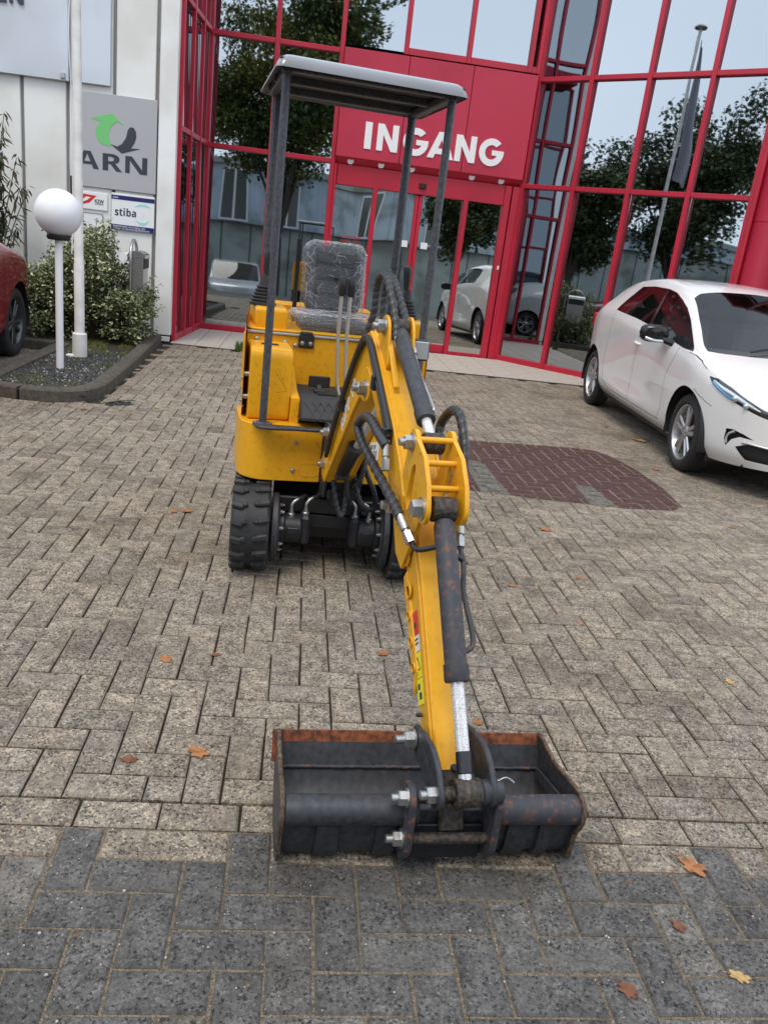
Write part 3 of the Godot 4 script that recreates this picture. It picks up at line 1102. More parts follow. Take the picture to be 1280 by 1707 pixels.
	put("lock_plate", hd, M.decal_white, home)
	# right wing, turned towards the yard, and its round red corner column
	var G := frame_at(Vector3(3.008, 0, -12.34), 46.5)
	var rc := [0.02, 0.84, 1.66, 2.48, 3.27]
	wing(home, G, rc, lv, ["pane", "pane", "pane", "pane"], [], r)
	var col := MB.new()
	col.x = G * Transform3D(Basis(), Vector3(3.55, 0, -0.12))
	col.lathe([Vector2(0.235, 0), Vector2(0.235, 2.235), Vector2(0.228, 2.24), Vector2(0.228, 2.25), Vector2(0.235, 2.255), Vector2(0.235, 6.7)], 28)
	put("corner_column", col, M.red_sheet, home)
	var trims := MB.new(); trims.x = G
	trims.box(Vector3(3.325, 3.35, 0.02), Vector3(0.05, 6.7, 0.09), 0.004)
	put("mullion", trims, M.red_frame, home)
	var H := frame_at(G * Vector3(3.80, 0, -0.05), 88.0)
	wing(home, H, [0.0, 0.85, 1.7], lv, ["pane", "pane", "pane", "pane"], [], r)
	# left return wing
	var Lf := frame_at(Vector3(-1.60, 0, -10.64), -85.7)
	wing(home, Lf, [0.02, 0.58, 1.14, 1.675], lv, ["pane", "pane", "pane", "pane"], [], r, 0.05, 0.05)
	# the body of the building behind the glass: floors, back wall, roof
	var body := MB.new()
	for y in [2.411, 5.18]: put("floor_slab", MB.new().box(Vector3(1.2, y, -15.0), Vector3(5.0, 0.16, 4.8)), M.trim_black, home)
	body = MB.new()
	body.box(Vector3(1.6, 3.3, -18.0), Vector3(9.0, 6.6, 0.2))
	put("back_wall", body, M.trim_black, home)
	body = MB.new()
	body.prism(P2([-1.6, 10.7, -1.48, 12.4, 3.0, 12.4, 5.1, 9.75, 5.25, 8.0, 9.0, 8.0, 9.0, 18.1, -3.5, 18.1, -3.5, 10.9]), 0, 0.35)
	for k in body.v.size():
		var q := body.v[k]
		body.v[k] = Vector3(q.x, 6.72 + q.z, -q.y)
		var w := body.n[k]
		body.n[k] = Vector3(w.x, w.z, -w.y)
	put("roof", body, M.red_sheet, home)

# ---------------------------------------------------------------- the white sheet-clad building
func white_wall() -> void:
	var home := thing("white_building", "white panelled building with grey joints left of the red entrance", "building")
	var F := frame_at(Vector3(-1.62, 0, -10.56), 3.0)
	var core := MB.new(); core.x = F
	core.box(Vector3(-4.4, 3.5, -0.55), Vector3(8.5, 7.0, 1.0))
	put("wall", core, M.grey_seam, home)
	var edges := [-8.6, -7.6, -6.6, -5.6, -4.6, -3.7, -2.75, -1.768, -1.252, -0.722, -0.235]
	for k in edges.size() - 1:
		var b := MB.new(); b.x = F
		var a: float = edges[k] + 0.022
		var c: float = edges[k + 1] - 0.022
		b.box(Vector3((a + c) / 2, 3.54, -0.035), Vector3(c - a, 6.92, 0.05), 0.006)
		put("wall_panel", b, M.white_sheet, home)
	var p := MB.new(); p.x = F
	p.box(Vector3(-0.102, 3.56, -0.04), Vector3(0.205, 6.95, 0.12), 0.006)
	put("corner_post", p, M.white_post, home)
	p = MB.new(); p.x = F
	p.box(Vector3(-4.3, 0.035, -0.01), Vector3(8.58, 0.06, 0.06), 0.004)
	put("base_rail", p, M.white_post, home)
	for y in [0.62, 1.55, 2.35, 3.3]:
		p = MB.new(); p.x = F
		p.bolt(Vector3(-0.228, y, -0.045), Vector3(0, 0, 1), 0.009, 0.012, 0.0)
		put("screw", p, M.grey_seam, home)

func board(called: String, label: String, cat: String, F: Transform3D, s0: float, s1: float, y0: float, y1: float, t: float, m: Material, group := "") -> Node3D:
	var o := thing(called, label, cat, F * Transform3D(Basis(), Vector3((s0 + s1) / 2, y0, 0)), group)
	inst("panel", MB.new().box(Vector3(0, (y1 - y0) / 2, t / 2), Vector3(s1 - s0, y1 - y0, t), 0.004).mesh(), m, o)
	return o

func flat(o: Node, called: String, pts: PackedVector2Array, z: float, m: Material, t := 0.002) -> void:
	inst(called, MB.new().prism(pts, z, z + t).mesh(), m, o)

func signs() -> void:
	var F := frame_at(Vector3(-1.62, 0, -10.56), 3.0) * Transform3D(Basis(), Vector3(0, 0, 0.0))
	var big := board("name_board", "large pale blue board with dark raised letters LEN, top left", "sign board", F, -4.6, -1.225, 2.826, 4.6, 0.05, M.board_blue)
	words("lettering", "LEN", 0.175, Transform3D(Basis(), Vector3(1.00, 0.79, 0.062)), M.letter_dark, big, true, 0.02)
	var bkt := MB.new().box(Vector3(1.63, 0.05, 0.06), Vector3(0.05, 0.06, 0.03), 0.004)
	put("bracket", bkt, M.steel, big)
	board("blank_board", "narrow pale blue blank board beside the flagpole, above the grey sign", "sign board", F, -1.19, -0.757, 2.832, 4.6, 0.04, M.board_blue)
	# grey sign with the arrows
	var a := board("arrow_sign", "grey sign with green and black arrows over the letters ARN", "sign", F, -1.17, -0.222, 1.728, 2.752, 0.02, M.sign_grey)
	var z := 0.021
	var cx := -0.696
	var cy := 1.728
	var g := func(q: Array) -> PackedVector2Array:
		var out := PackedVector2Array()
		for k in range(0, q.size(), 2): out.append(Vector2(q[k] - cx, q[k + 1] - cy))
		return out
	# each arrow: a swelling quarter ring that ends in a flat head
	var e := []
	for k in 13:
		var t := float(k) / 12
		var an := lerpf(PI * 0.56, PI * 1.44, t)
		e.append_array([-0.745 + cos(an) * 0.175, 2.345 + sin(an) * 0.155])
	var inner := []
	for k in 13:
		var t := float(k) / 12
		var an := lerpf(PI * 1.44, PI * 0.62, t)
		inner.append_array([-0.70 + cos(an) * 0.115, 2.335 + sin(an) * 0.135])
	var green := [-0.985, 2.475, -0.738, 2.552, -0.598, 2.44, -0.668, 2.468]
	green.append_array([-0.70, 2.462, -0.755, 2.40, -0.775, 2.33, -0.765, 2.26, -0.745, 2.20])
	green.append_array([-0.83, 2.205, -0.895, 2.24, -0.925, 2.32, -0.915, 2.39, -0.87, 2.44, -0.86, 2.455])
	flat(a, "arrow", g.call(green), z, M.logo_green)
	var black := [-0.755, 2.225, -0.62, 2.135, -0.41, 2.208, -0.515, 2.205, -0.475, 2.265, -0.455, 2.33, -0.462, 2.39, -0.49, 2.43, -0.53, 2.43, -0.555, 2.395, -0.575, 2.31, -0.62, 2.24, -0.675, 2.205]
	flat(a, "arrow", g.call(black), z, M.letter_dark)
	words("lettering", "ARN", 0.185, Transform3D(Basis(), Vector3(-0.027, 0.292, 0.022)), M.letter_dark, a, true, 0.002, "Droid Sans", 1.62)
	# the blue and white one
	var s := board("member_sign", "white sign with navy bands and the word stiba", "sign", F, -0.737, -0.230, 1.280, 1.695, 0.015, M.sign_white)
	flat(s, "band", P2([-0.2535, 0.345, 0.2535, 0.345, 0.2535, 0.392, -0.2535, 0.392]), 0.0155, M.navy)
	flat(s, "band", P2([-0.2535, 0.002, 0.2535, 0.002, 0.2535, 0.062, -0.2535, 0.062]), 0.0155, M.navy)
	words("lettering", "stiba", 0.083, Transform3D(Basis(), Vector3(-0.085, 0.205, 0.017)), M.letter_dark, s, true, 0.002, "Droid Sans", 0.95)
	words("small_print", "stiba", 0.022, Transform3D(Basis(), Vector3(-0.205, 0.368, 0.019)), M.sign_white, s, false, 0.001)
	words("small_print", "Nederlandse vereniging van", 0.022, Transform3D(Basis(), Vector3(-0.04, 0.044, 0.019)), M.sign_white, s, false, 0.001)
	words("small_print", "auto- en demontagebedrijven", 0.022, Transform3D(Basis(), Vector3(0.0, 0.018, 0.019)), M.sign_white, s, false, 0.001)
	for q in [[0.12, 0.26, 0.10, 0.3, 2.9, 0.024], [0.115, 0.165, 0.085, 3.4, 6.0, 0.03], [0.075, 0.205, 0.06, -1.1, 0.9, 0.03]]:
		var ring := PackedVector2Array()
		for k in 13: ring.append(Vector2(q[0], q[1]) + Vector2.from_angle(lerpf(q[3], q[4], k / 12.0)) * Vector2(q[2], q[2] * 0.62))
		for k in 13: ring.append(Vector2(q[0], q[1]) + Vector2.from_angle(lerpf(q[4], q[3], k / 12.0)) * Vector2(q[2], q[2] * 0.62) + Vector2(0, -q[5] * sin(PI * k / 12.0) - 0.002))
		flat(s, "swirl", ring, 0.0155, M.teal)
	# the small certificate with the red wedge, and an empty frame under it
	var kz := board("certificate_sign", "small white sign with a red wedge and the letters KZW", "sign", F, -1.17, -0.785, 1.475, 1.672, 0.012, M.sign_white)
	flat(kz, "wedge", P2([-0.165, 0.03, -0.02, 0.075, 0.065, 0.160, -0.165, 0.172]), 0.0125, M.sign_red)
	flat(kz, "hand", P2([-0.10, 0.075, -0.045, 0.10, -0.005, 0.135, -0.055, 0.138, -0.105, 0.10]), 0.0150, M.sign_white)
	words("lettering", "KZW", 0.038, Transform3D(Basis(), Vector3(0.095, 0.10, 0.014)), M.letter_dark, kz, true, 0.001)
	words("lettering", "erkend", 0.022, Transform3D(Basis(), Vector3(0.095, 0.07, 0.014)), M.letter_dark, kz, false, 0.001)
	var pl := board("empty_frame", "small empty white frame under the red wedge sign", "frame", F, -1.075, -0.838, 1.255, 1.442, 0.01, M.sign_white)
	for q in [[0, 0.005, 0.237, 0.008], [0, 0.182, 0.237, 0.008], [-0.1145, 0.0935, 0.008, 0.168], [0.1145, 0.0935, 0.008, 0.168]]:
		put("rim", MB.new().box(Vector3(q[0], q[1], 0.013), Vector3(q[2], q[3], 0.008), 0.002), M.grey_seam, pl)

# ---------------------------------------------------------------- lamp, flagpole, letter box
func street_things() -> void:
	var l := thing("globe_lamp", "white globe lamp on a slim white post in the gravel island", "lamp", Transform3D(Basis(), Vector3(-2.15, 0.05, -7.66)))
	put("post", MB.new().cyl(Vector3(0, -0.03, 0), Vector3(0, 1.16, 0), 0.033, 0.033, 20), M.white_lacquer, l)
	put("collar", MB.new().lathe([Vector2(0, 1.135), Vector2(0.085, 1.135), Vector2(0.098, 1.15), Vector2(0.098, 1.178), Vector2(0.0, 1.178)], 28), M.black_plastic, l)
	put("globe", MB.new().ball(Vector3(0, 1.36, 0), 0.197, 24, 36), M.lamp_globe, l)
	var f := thing("flagpole", "tall white tapered flagpole standing in the gravel behind the globe lamp", "flagpole", Transform3D(Basis(Vector3.BACK, 0.006), Vector3(-2.165, 0.05, -8.40)))
	var prof := [Vector2(0, 0.02), Vector2(0.048, 0.02), Vector2(0.048, 0.9), Vector2(0.043, 0.93), Vector2(0.040, 2.0), Vector2(0.029, 6.35), Vector2(0, 6.35)]
	put("pole", MB.new().lathe(prof, 20), M.pole_paint, f)
	put("base_sleeve", MB.new().lathe([Vector2(0, 0), Vector2(0.07, 0), Vector2(0.07, 0.24), Vector2(0.06, 0.25), Vector2(0.0, 0.25)], 20).box(Vector3(-0.07, 0.02, 0.02), Vector3(0.1, 0.03, 0.08), 0.006), M.pole_paint, f)
	put("cap", MB.new().lathe([Vector2(0, 6.34), Vector2(0.11, 6.36), Vector2(0.12, 6.38), Vector2(0.08, 6.41), Vector2(0.0, 6.42)], 20), M.steel, f)
	var cord := []
	for k in 40: cord.append(Vector3(-0.062 + 0.006 * sin(k * 0.8), 1.0 + k * 0.135, 0.012 * cos(k * 0.9)))
	put("halyard", MB.new().tube(cord, 0.005, 6), M.white_lacquer, f)
	put("cleat", MB.new().box(Vector3(-0.062, 1.45, 0.01), Vector3(0.014, 0.5, 0.02), 0.004), M.black_plastic, f)
	var rows := []
	for k in 30:
		var t := k / 29.0
		var row := []
		for j in 9:
			var u := j / 8.0
			var far := 0.05 + u * lerpf(0.06, 0.28, minf(t * 1.4, 1.0)) + 0.02 * sin(t * 9)
			var fold := 0.05 * sin(u * 9.0 + t * 3.0) * (0.4 + t)
			row.append(Vector3(far * 0.32 + fold, 6.2 - t * 2.6 - u * 0.18, far * 0.95))
		rows.append(row)
	put("flag", MB.new().grid(rows), M.flag_cloth, f)
	# letter box hung in a bent steel hoop
	var m := thing("letter_box", "stainless letter box hung in a bent tube hoop before the bush", "letter box", Transform3D(Basis(Vector3.UP, 0.03), Vector3(-1.955, 0.05, -9.92)))
	var hoop := [Vector3(0, -0.04, 0.215), Vector3(0, 0.5, 0.215), Vector3(0, 0.92, 0.215)]
	for k in 13:
		var an := PI * k / 12
		hoop.append(Vector3(0, 0.95 + sin(an) * 0.20, cos(an) * 0.215))
	hoop.append_array([Vector3(0, 0.92, -0.215), Vector3(0, 0.4, -0.215), Vector3(0, -0.04, -0.215)])
	put("hoop", MB.new().tube(hoop, 0.017, 12), M.steel, m)
	put("box", MB.new().box(Vector3(0.06, 0.72, 0), Vector3(0.15, 0.50, 0.36), 0.008), M.steel, m)
	var lid := PackedVector2Array()
	for k in 9: lid.append(Vector2(0.055 + cos(PI * k / 8) * 0.105, 0.965 + sin(PI * k / 8) * 0.075))
	var lb := MB.new()
	lb.prism(lid, -0.185, 0.185)
	put("lid", lb, M.steel, m)
	put("side_plate", MB.new().box(Vector3(0.14, 0.93, 0.0), Vector3(0.012, 0.16, 0.34), 0.004), M.trim_black, m)
	put("white_tube", MB.new().tube([Vector3(-0.085, 0.955, 0.19), Vector3(-0.085, 0.955, -0.19)], 0.048, 16), M.white_lacquer, m)  # plain white tube along one side of the lid

# ---------------------------------------------------------------- plants
func leaf_mesh(fold := 0.12, tip := 0.5) -> ArrayMesh:
	var b := MB.new()
	var L := [Vector3(0, 0, 0), Vector3(-0.5, fold, 0.32), Vector3(-0.42, fold * 0.7, 0.7), Vector3(0, -0.02, 1.0), Vector3(0.42, fold * 0.7, 0.7), Vector3(0.5, fold, 0.32)]
	for k in 6: L[k] = Vector3(L[k].x * tip, L[k].y, L[k].z)
	var mid := Vector3(0, -0.03, 0.45)
	for k in 6: b.trio(mid, L[k], L[(k + 1) % 6], Vector3.UP)
	return b.mesh()

func clump(r: RandomNumberGenerator, c: Vector3, rad: Vector3, count: int, lo: float, hi: float, xs: Array, cs: Array, tones: Array, droop := 0.0) -> void:
	for k in count:
		var d := Vector3(r.randfn(), r.randfn(), r.randfn())
		d = d.normalized() * pow(r.randf(), 0.45)
		var p := c + d * rad
		var e := Vector3(r.randf_range(-0.9, 0.9) + droop, r.randf() * TAU, r.randf_range(-0.7, 0.7))
		xs.append(Transform3D(Basis.from_euler(e).scaled(Vector3.ONE * r.randf_range(lo, hi)), p))
		var t: Color = tones[r.randi() % tones.size()]
		cs.append(t * r.randf_range(0.75, 1.25))

func plants() -> void:
	var r := RandomNumberGenerator.new()
	r.seed = 31
	# variegated evergreen bush: cream-edged leaves on many twigs
	var bush := thing("variegated_bush", "wide evergreen bush with cream edged leaves against the white wall", "bush", Transform3D(Basis(), Vector3(-2.5, 0.06, -9.9)))
	var xs := []; var cs := []
	var twigs := MB.new()
	var tones := [Color(0.10, 0.13, 0.05), Color(0.13, 0.16, 0.06), Color(0.42, 0.43, 0.24), Color(0.50, 0.50, 0.32), Color(0.20, 0.22, 0.09), Color(0.06, 0.085, 0.03)]
	for k in 560:
		var u := r.randf_range(-1, 1)
		var x := u * 0.72
		var z := r.randf_range(-0.42, 0.46)
		var top := (0.92 + 0.2 * sin(x * 5.0 + 1.0) + r.randf_range(-0.12, 0.16)) * (1.0 - 0.22 * absf(u) * absf(u) - 0.35 * maxf(z, 0.0))
		if x > 0.3: top *= 0.86
		var y := r.randf_range(0.10, 1.0) * top
		if r.randf() < 0.45: y = r.randf_range(0.65, 1.05) * top
		var root := Vector3(x * 0.55, 0.0, z * 0.4)
		var tip := Vector3(x, y, z + 0.05)
		if x > 0.35 and x < 0.75 and z > 0.02 and y > 0.55: continue   # the letter box stands free here
		twigs.tube(curve([root, root.lerp(tip, 0.5) + Vector3(0, 0.06, 0), tip], 3), [0.007, 0.006, 0.005, 0.004, 0.004, 0.003, 0.0025], 5, false)
		clump(r, tip, Vector3(0.11, 0.10, 0.11), 34, 0.028, 0.052, xs, cs, tones)
	for k in 20:  # stray sprays
		var tip := Vector3(r.randf_range(0.6, 0.95), r.randf_range(0.3, 0.85), r.randf_range(-0.15, 0.3)) if k < 11 else Vector3(r.randf_range(-0.6, 0.5), r.randf_range(1.05, 1.32), r.randf_range(-0.3, 0.1))
		var root := Vector3(tip.x * 0.5, tip.y * 0.5, tip.z * 0.5)
		twigs.tube([root, tip], [0.004, 0.002], 5, false)
		for j in 11: clump(r, root.lerp(tip, 0.35 + j * 0.065), Vector3(0.03, 0.03, 0.03), 2, 0.028, 0.045, xs, cs, tones)
	put("twigs", twigs, M.stem, bush)
	swarm("foliage", leaf_mesh(0.1, 0.62), M.leaf_varied, bush, xs, cs)
	# tall shrub with long hanging leaves by the left edge
	var sh := thing("tall_shrub", "tall thin shrub with long drooping dark leaves, left of the globe lamp", "shrub", Transform3D(Basis(), Vector3(-3.60, 0.06, -10.15)))
	xs = []; cs = []
	twigs = MB.new()
	var dark := [Color(0.030, 0.050, 0.018), Color(0.045, 0.06, 0.022), Color(0.065, 0.065, 0.03), Color(0.12, 0.06, 0.035), Color(0.04, 0.055, 0.03)]
	for k in 34:
		var a := r.randf() * TAU
		var sp := r.randf_range(0.05, 0.42)
		var h := r.randf_range(1.0, 2.32) * (1.0 - sp * 0.5)
		var tip := Vector3(cos(a) * sp, h, sin(a) * sp * 0.8)
		if k < 3: tip = Vector3([0.22, 0.05, -0.15][k], [2.3, 2.38, 2.2][k], 0.1)
		var root := Vector3(cos(a) * 0.06, 0, sin(a) * 0.06)
		var pts := curve([root, root.lerp(tip, 0.5) + Vector3(-tip.x * 0.2, 0.05, 0), tip], 6)
		var rad := []
		for j in pts.size(): rad.append(lerpf(0.011, 0.003, float(j) / pts.size()))
		twigs.tube(pts, rad, 5, false)
		for j in range(3, pts.size()):
			for q in 5:
				var d := Vector3(r.randfn(), r.randf_range(-0.5, 0.2), r.randfn()).normalized()
				var yaw := atan2(d.x, d.z)
				var e := Basis.from_euler(Vector3(r.randf_range(0.2, 1.3), yaw, r.randf_range(-0.4, 0.4)))
				xs.append(Transform3D(e.scaled(Vector3.ONE * r.randf_range(0.08, 0.14)), pts[j] + d * 0.01 + Vector3(0, r.randf_range(-0.05, 0.05), 0)))
				cs.append(dark[r.randi() % dark.size()] * r.randf_range(0.8, 1.3))
	put("stems", twigs, M.stem, sh)
	swarm("foliage", leaf_mesh(0.06, 0.22), M.leaf_dark, sh, xs, cs)

func tree(label: String, at: Vector3, h: float, spread: float, clear: float, tones: Array, sd: int, leaves: int, lean := Vector3.ZERO) -> void:
	var r := RandomNumberGenerator.new()
	r.seed = sd
	var t := thing("tree", label, "tree", Transform3D(Basis(), at), "trees across the yard from the entrance")
	var wood := MB.new()
	var fork := Vector3(lean.x * 0.5, clear * 0.72, lean.z * 0.5)
	wood.tube(curve([Vector3(0, -0.3, 0), Vector3(0.02, clear * 0.3, 0), fork], 5), [0.19, 0.165, 0.15, 0.145, 0.14, 0.135, 0.13, 0.125, 0.12, 0.115, 0.11], 10, false)
	var limbs := MB.new()
	var xs := []; var cs := []
	var n := 9
	for k in n:
		var a := TAU * k / n + r.randf_range(-0.3, 0.3)
		var up := r.randf_range(0.25, 1.0)
		var tip := fork + lean + Vector3(cos(a) * spread * (1.05 - up * 0.55), lerpf(clear * 0.45, h - fork.y - 0.4, up), sin(a) * spread * (1.05 - up * 0.55))
		var mid := fork.lerp(tip, 0.45) + Vector3(0, (tip.y - fork.y) * 0.12, 0)
		var pts := curve([fork, mid, tip], 6)
		var rad := []
		for j in pts.size(): rad.append(lerpf(0.075, 0.014, float(j) / (pts.size() - 1)))
		limbs.tube(pts, rad, 7, false)
		for q in 7:
			var f := r.randf_range(0.35, 1.0)
			var p: Vector3 = pts[int(f * (pts.size() - 1))]
			var o := Vector3(r.randfn(), r.randfn() * 0.7, r.randfn()).normalized() * spread * r.randf_range(0.15, 0.42)
			limbs.tube([p, p + o * 0.5 + Vector3(0, 0.05, 0), p + o], [0.018, 0.012, 0.006], 5, false)
			var per := leaves / (n * 7)
			var tone: Array = [tones[r.randi() % tones.size()], tones[r.randi() % tones.size()]]
			clump(r, p + o * 0.9, Vector3(spread * 0.27, spread * 0.2, spread * 0.27), int(per * 0.72), 0.09, 0.17, xs, cs, tone, 0.3)
			clump(r, p + o * 0.4, Vector3(spread * 0.2, spread * 0.15, spread * 0.2), int(per * 0.28), 0.09, 0.16, xs, cs, tone, 0.3)
	put("trunk", wood, M.bark, t)
	put("limbs", limbs, M.bark, t)
	swarm("crown", leaf_mesh(0.1, 0.8), M.leaf_tree, t, xs, cs)

func around() -> void:
	# what the glass mirrors: trees, the sheds across the yard, and the parked van
	var green := [Color(0.075, 0.11, 0.03), Color(0.11, 0.135, 0.033), Color(0.06, 0.095, 0.03), Color(0.16, 0.16, 0.03)]
	var deep := [Color(0.065, 0.09, 0.032), Color(0.08, 0.10, 0.036), Color(0.052, 0.075, 0.03)]
	tree("broad green tree with forked trunk opposite the left windows", Vector3(-1.0, -0.7, 6.4), 12.0, 3.7, 3.7, green, 3, 46000)
	tree("small tree with low hanging twigs opposite the sliding doors", Vector3(5.6, -0.7, 6.2), 6.4, 1.9, 3.2, deep, 8, 14000)
	tree("dark tree with open crown opposite the right glass wing", Vector3(-12.5, 0, -7.4), 6.2, 2.3, 2.2, deep, 14, 18000)
	tree("taller dark tree beside the open crowned one", Vector3(-14.0, 0, -3.4), 8.0, 3.0, 2.6, deep, 22, 24000)
	tree("bushy green tree behind the two dark ones", Vector3(-17.0, 0, -8.6), 6.5, 2.6, 1.8, green, 27, 14000)
	var shed := func(called: String, label: String, T: Transform3D, w: float, low: float, high: float, rib: float, wins: Array) -> void:
		var s := thing(called, label, "warehouse", T)
		put("lower_wall", MB.new().box(Vector3(0, low / 2, -0.3), Vector3(w, low, 0.5)), M.cladding_green, s)
		var ribs := MB.new()
		var k := -w / 2
		while k < w / 2:
			ribs.box(Vector3(k, low / 2, -0.04), Vector3(0.03, low, 0.03))
			k += rib * 2.2
		put("lower_seams", ribs, M.trim_black, s)
		put("upper_wall", MB.new().box(Vector3(0, (low + high) / 2, -0.1), Vector3(w, high - low, 0.5)), M.cladding_blue, s)
		ribs = MB.new()
		k = -w / 2
		while k < w / 2:
			ribs.box(Vector3(k, (low + high) / 2, 0.16), Vector3(0.08, high - low - 0.04, 0.03))
			k += rib
		put("upper_ribs", ribs, M.cladding_blue, s)
		put("roof_edge", MB.new().box(Vector3(0, high + 0.12, -0.05), Vector3(w, 0.24, 0.7)), M.cladding_green, s)
		for q in wins:
			var wn := put("window", MB.new().box(Vector3(q, (low + high) / 2 - 0.05, 0.18), Vector3(1.0, high - low - 0.2, 0.04)), M.white_lacquer, s)
			put("pane", MB.new().box(Vector3(q - 0.24, (low + high) / 2 - 0.05, 0.2), Vector3(0.4, high - low - 0.35, 0.02)), M.window_dark, wn)
			put("pane", MB.new().box(Vector3(q + 0.24, (low + high) / 2 - 0.05, 0.2), Vector3(0.4, high - low - 0.35, 0.02)), M.window_dark, wn)
	shed.call("long_warehouse", "long shed with green lower wall and blue ribbed upper wall", Transform3D(Basis(Vector3.UP, PI - 0.14), Vector3(0, -1.0, 15.5)), 44.0, 3.6, 5.9, 0.45, [-13.0, -6.2, -3.0, 1.0, 3.4, 9.0])
	shed.call("side_warehouse", "plain grey shed beyond the dark trees", Transform3D(Basis(Vector3.UP, PI / 2), Vector3(-25.0, 0, -6.0)), 26.0, 3.6, 4.2, 0.6, [])

func litter() -> void:
	var r := RandomNumberGenerator.new()
	r.seed = 19
	# dry leaves lying on the bricks
	var where := [[1.142, -1.636, 0.085, "largest tan oak leaf on the dark bricks right of the bucket", 0], [1.094, -1.298, 0.05, "pale yellow leaf scrap on the dark bricks by the lower right corner", 1], [1.013, -1.438, 0.045, "small reddish leaf below the large oak leaf", 2],
		[-0.196, -2.039, 0.07, "curled orange leaf on the pale bricks left of the bucket", 0], [-0.381, -1.994, 0.05, "small brown leaf left of the curled orange one", 2], [-0.373, -2.570, 0.06, "orange leaf on the pale bricks far left of the arm", 0],
		[-0.586, -4.137, 0.06, "faded pink leaf left of the left track", 0], [-0.517, -4.154, 0.07, "orange leaf beside the faded pink one near the track", 0], [-0.206, -2.625, 0.04, "dark brown scrap of leaf left of the arm", 2],
		[0.409, -2.708, 0.055, "orange leaf lying just left of the yellow arm", 0], [0.689, -2.271, 0.045, "orange leaf right of the lower arm", 0], [1.779, -2.646, 0.05, "pale leaf on the bricks by the right edge", 1],
		[1.510, -4.332, 0.09, "brown leaf on the bricks below the red marking", 0], [1.495, -3.617, 0.05, "orange leaf halfway down the right side", 0], [1.098, -3.454, 0.05, "small orange leaf right of the arm cylinder", 0], [1.318, -3.087, 0.035, "tiny orange leaf on a single pale brick", 0],
		[3.253, -7.176, 0.16, "cluster leaf with pale stalk beside the white car", 1], [2.944, -6.079, 0.09, "tan leaf in front of the white car's front wheel", 0], [2.865, -4.673, 0.05, "orange leaf on the bricks near the white car's nose", 0],
		[-2.268, -6.562, 0.12, "large tan leaf against the kerb at the left edge", 0], [-1.420, -6.690, 0.09, "brown twig-like leaf right of the kerb corner", 2], [-1.105, -6.645, 0.07, "yellow leaf on the bricks right of the kerb", 1], [-1.582, -8.315, 0.09, "pale leaf by the far kerb end", 1], [3.120, -7.706, 0.07, "brown leaf under the edge of the white car", 2], [-1.606, -6.336, 0.07, "brown leaf below the kerb", 2], [0.815, -1.262, 0.055, "reddish leaf low in the dark bricks", 2]]
	for w in where:
		var p := Vector3(w[0], 0, w[1])
		var o := MeshInstance3D.new()
		o.name = nm(self, "fallen_leaf")
		var b := MB.new()
		var lobes := 5 + r.randi() % 3
		var rim := []
		var curl := r.randf_range(0.05, 0.35)
		for k in lobes * 4:
			var an := TAU * k / (lobes * 4)
			var rad := 0.5 * (0.62 + 0.38 * absf(cos(an * lobes * 0.5))) * r.randf_range(0.85, 1.1)
			rim.append(Vector3(cos(an) * rad * 0.75, 0.04 + curl * rad * rad * (0.6 + 0.4 * sin(an * 2.0)), sin(an) * rad))
		for k in rim.size():
			b.tri(Vector3(0, 0.03, 0), rim[(k + 1) % rim.size()], rim[k])
		b.tube([Vector3(0, 0.03, 0.3), Vector3(0.03, 0.07, 0.55), Vector3(0.1, 0.05, 0.78)], [0.02, 0.016, 0.012], 5)
		o.mesh = b.mesh()
		o.material_override = [M.dry_leaf, M.dry_leaf_pale, M.dry_leaf_dark][w[4]]
		o.transform = Transform3D(Basis(Vector3.UP, r.randf() * TAU).scaled(Vector3.ONE * w[2]), p + Vector3(0, 0.001, 0))
		add_child(o, true)
		tag(o, w[3], "leaf", "fallen leaves on the paving")
	# crumbs of dry leaf gathered along the kerb and in the joints
	var cb := MB.new()
	cb.tri(Vector3(-0.5, 0, 0), Vector3(0.1, 0.15, 0.6), Vector3(0.5, 0.05, -0.2))
	cb.tri(Vector3(-0.5, 0, 0), Vector3(0.5, 0.05, -0.2), Vector3(0.0, 0.2, -0.6))
	var cx := []; var cc := []
	for k in 900:
		var p := Vector3(r.randf_range(-3.0, 3.6), 0.002, r.randf_range(-1.2, -10.3))
		if k < 260: p = Vector3(-1.55 + r.randfn() * 0.05, 0.002, r.randf_range(-6.7, -10.2))
		elif k < 380: p = Vector3(r.randf_range(-2.6, -1.7), 0.002, -6.42 + absf(r.randfn()) * 0.05)
		elif k < 460: p = Vector3(r.randf_range(-1.5, 4.0), 0.003, -10.45 + r.randfn() * 0.03)
		cx.append(Transform3D(Basis.from_euler(Vector3(r.randf_range(-0.4, 0.4), r.randf() * TAU, r.randf_range(-0.4, 0.4))).scaled(Vector3.ONE * r.randf_range(0.004, 0.016)), p))
		cc.append(Color(0.26, 0.14, 0.06).lerp(Color(0.10, 0.07, 0.045), r.randf()))
	tag(swarm("leaf_crumbs", cb.mesh(), M.stones, self, cx, cc), "crumbs of dry leaf along the kerb and in the joints", "leaf litter")
	# small stones scattered over the dark bricks
	var s := MB.new()
	s.ball(Vector3.ZERO, 1.0, 4, 7, 0.7)
	var xs := []; var cs := []
	for k in 700:
		var p := Vector3(r.randf_range(-1.0, 1.3), 0.001, r.randf_range(-1.72, -0.75))
		xs.append(Transform3D(Basis.from_euler(Vector3(r.randf() * 6, r.randf() * 6, 0)).scaled(Vector3.ONE * r.randf_range(0.0008, 0.0028) * (1.7 if r.randf() < 0.06 else 1.0)), p))
		var g := r.randf_range(0.15, 0.6)
		cs.append(Color(g, g * 0.9, g * 0.75))
	tag(swarm("pebbles", s.mesh(), M.stones, self, xs, cs), "tiny pale pebbles scattered over the dark bricks", "pebbles")
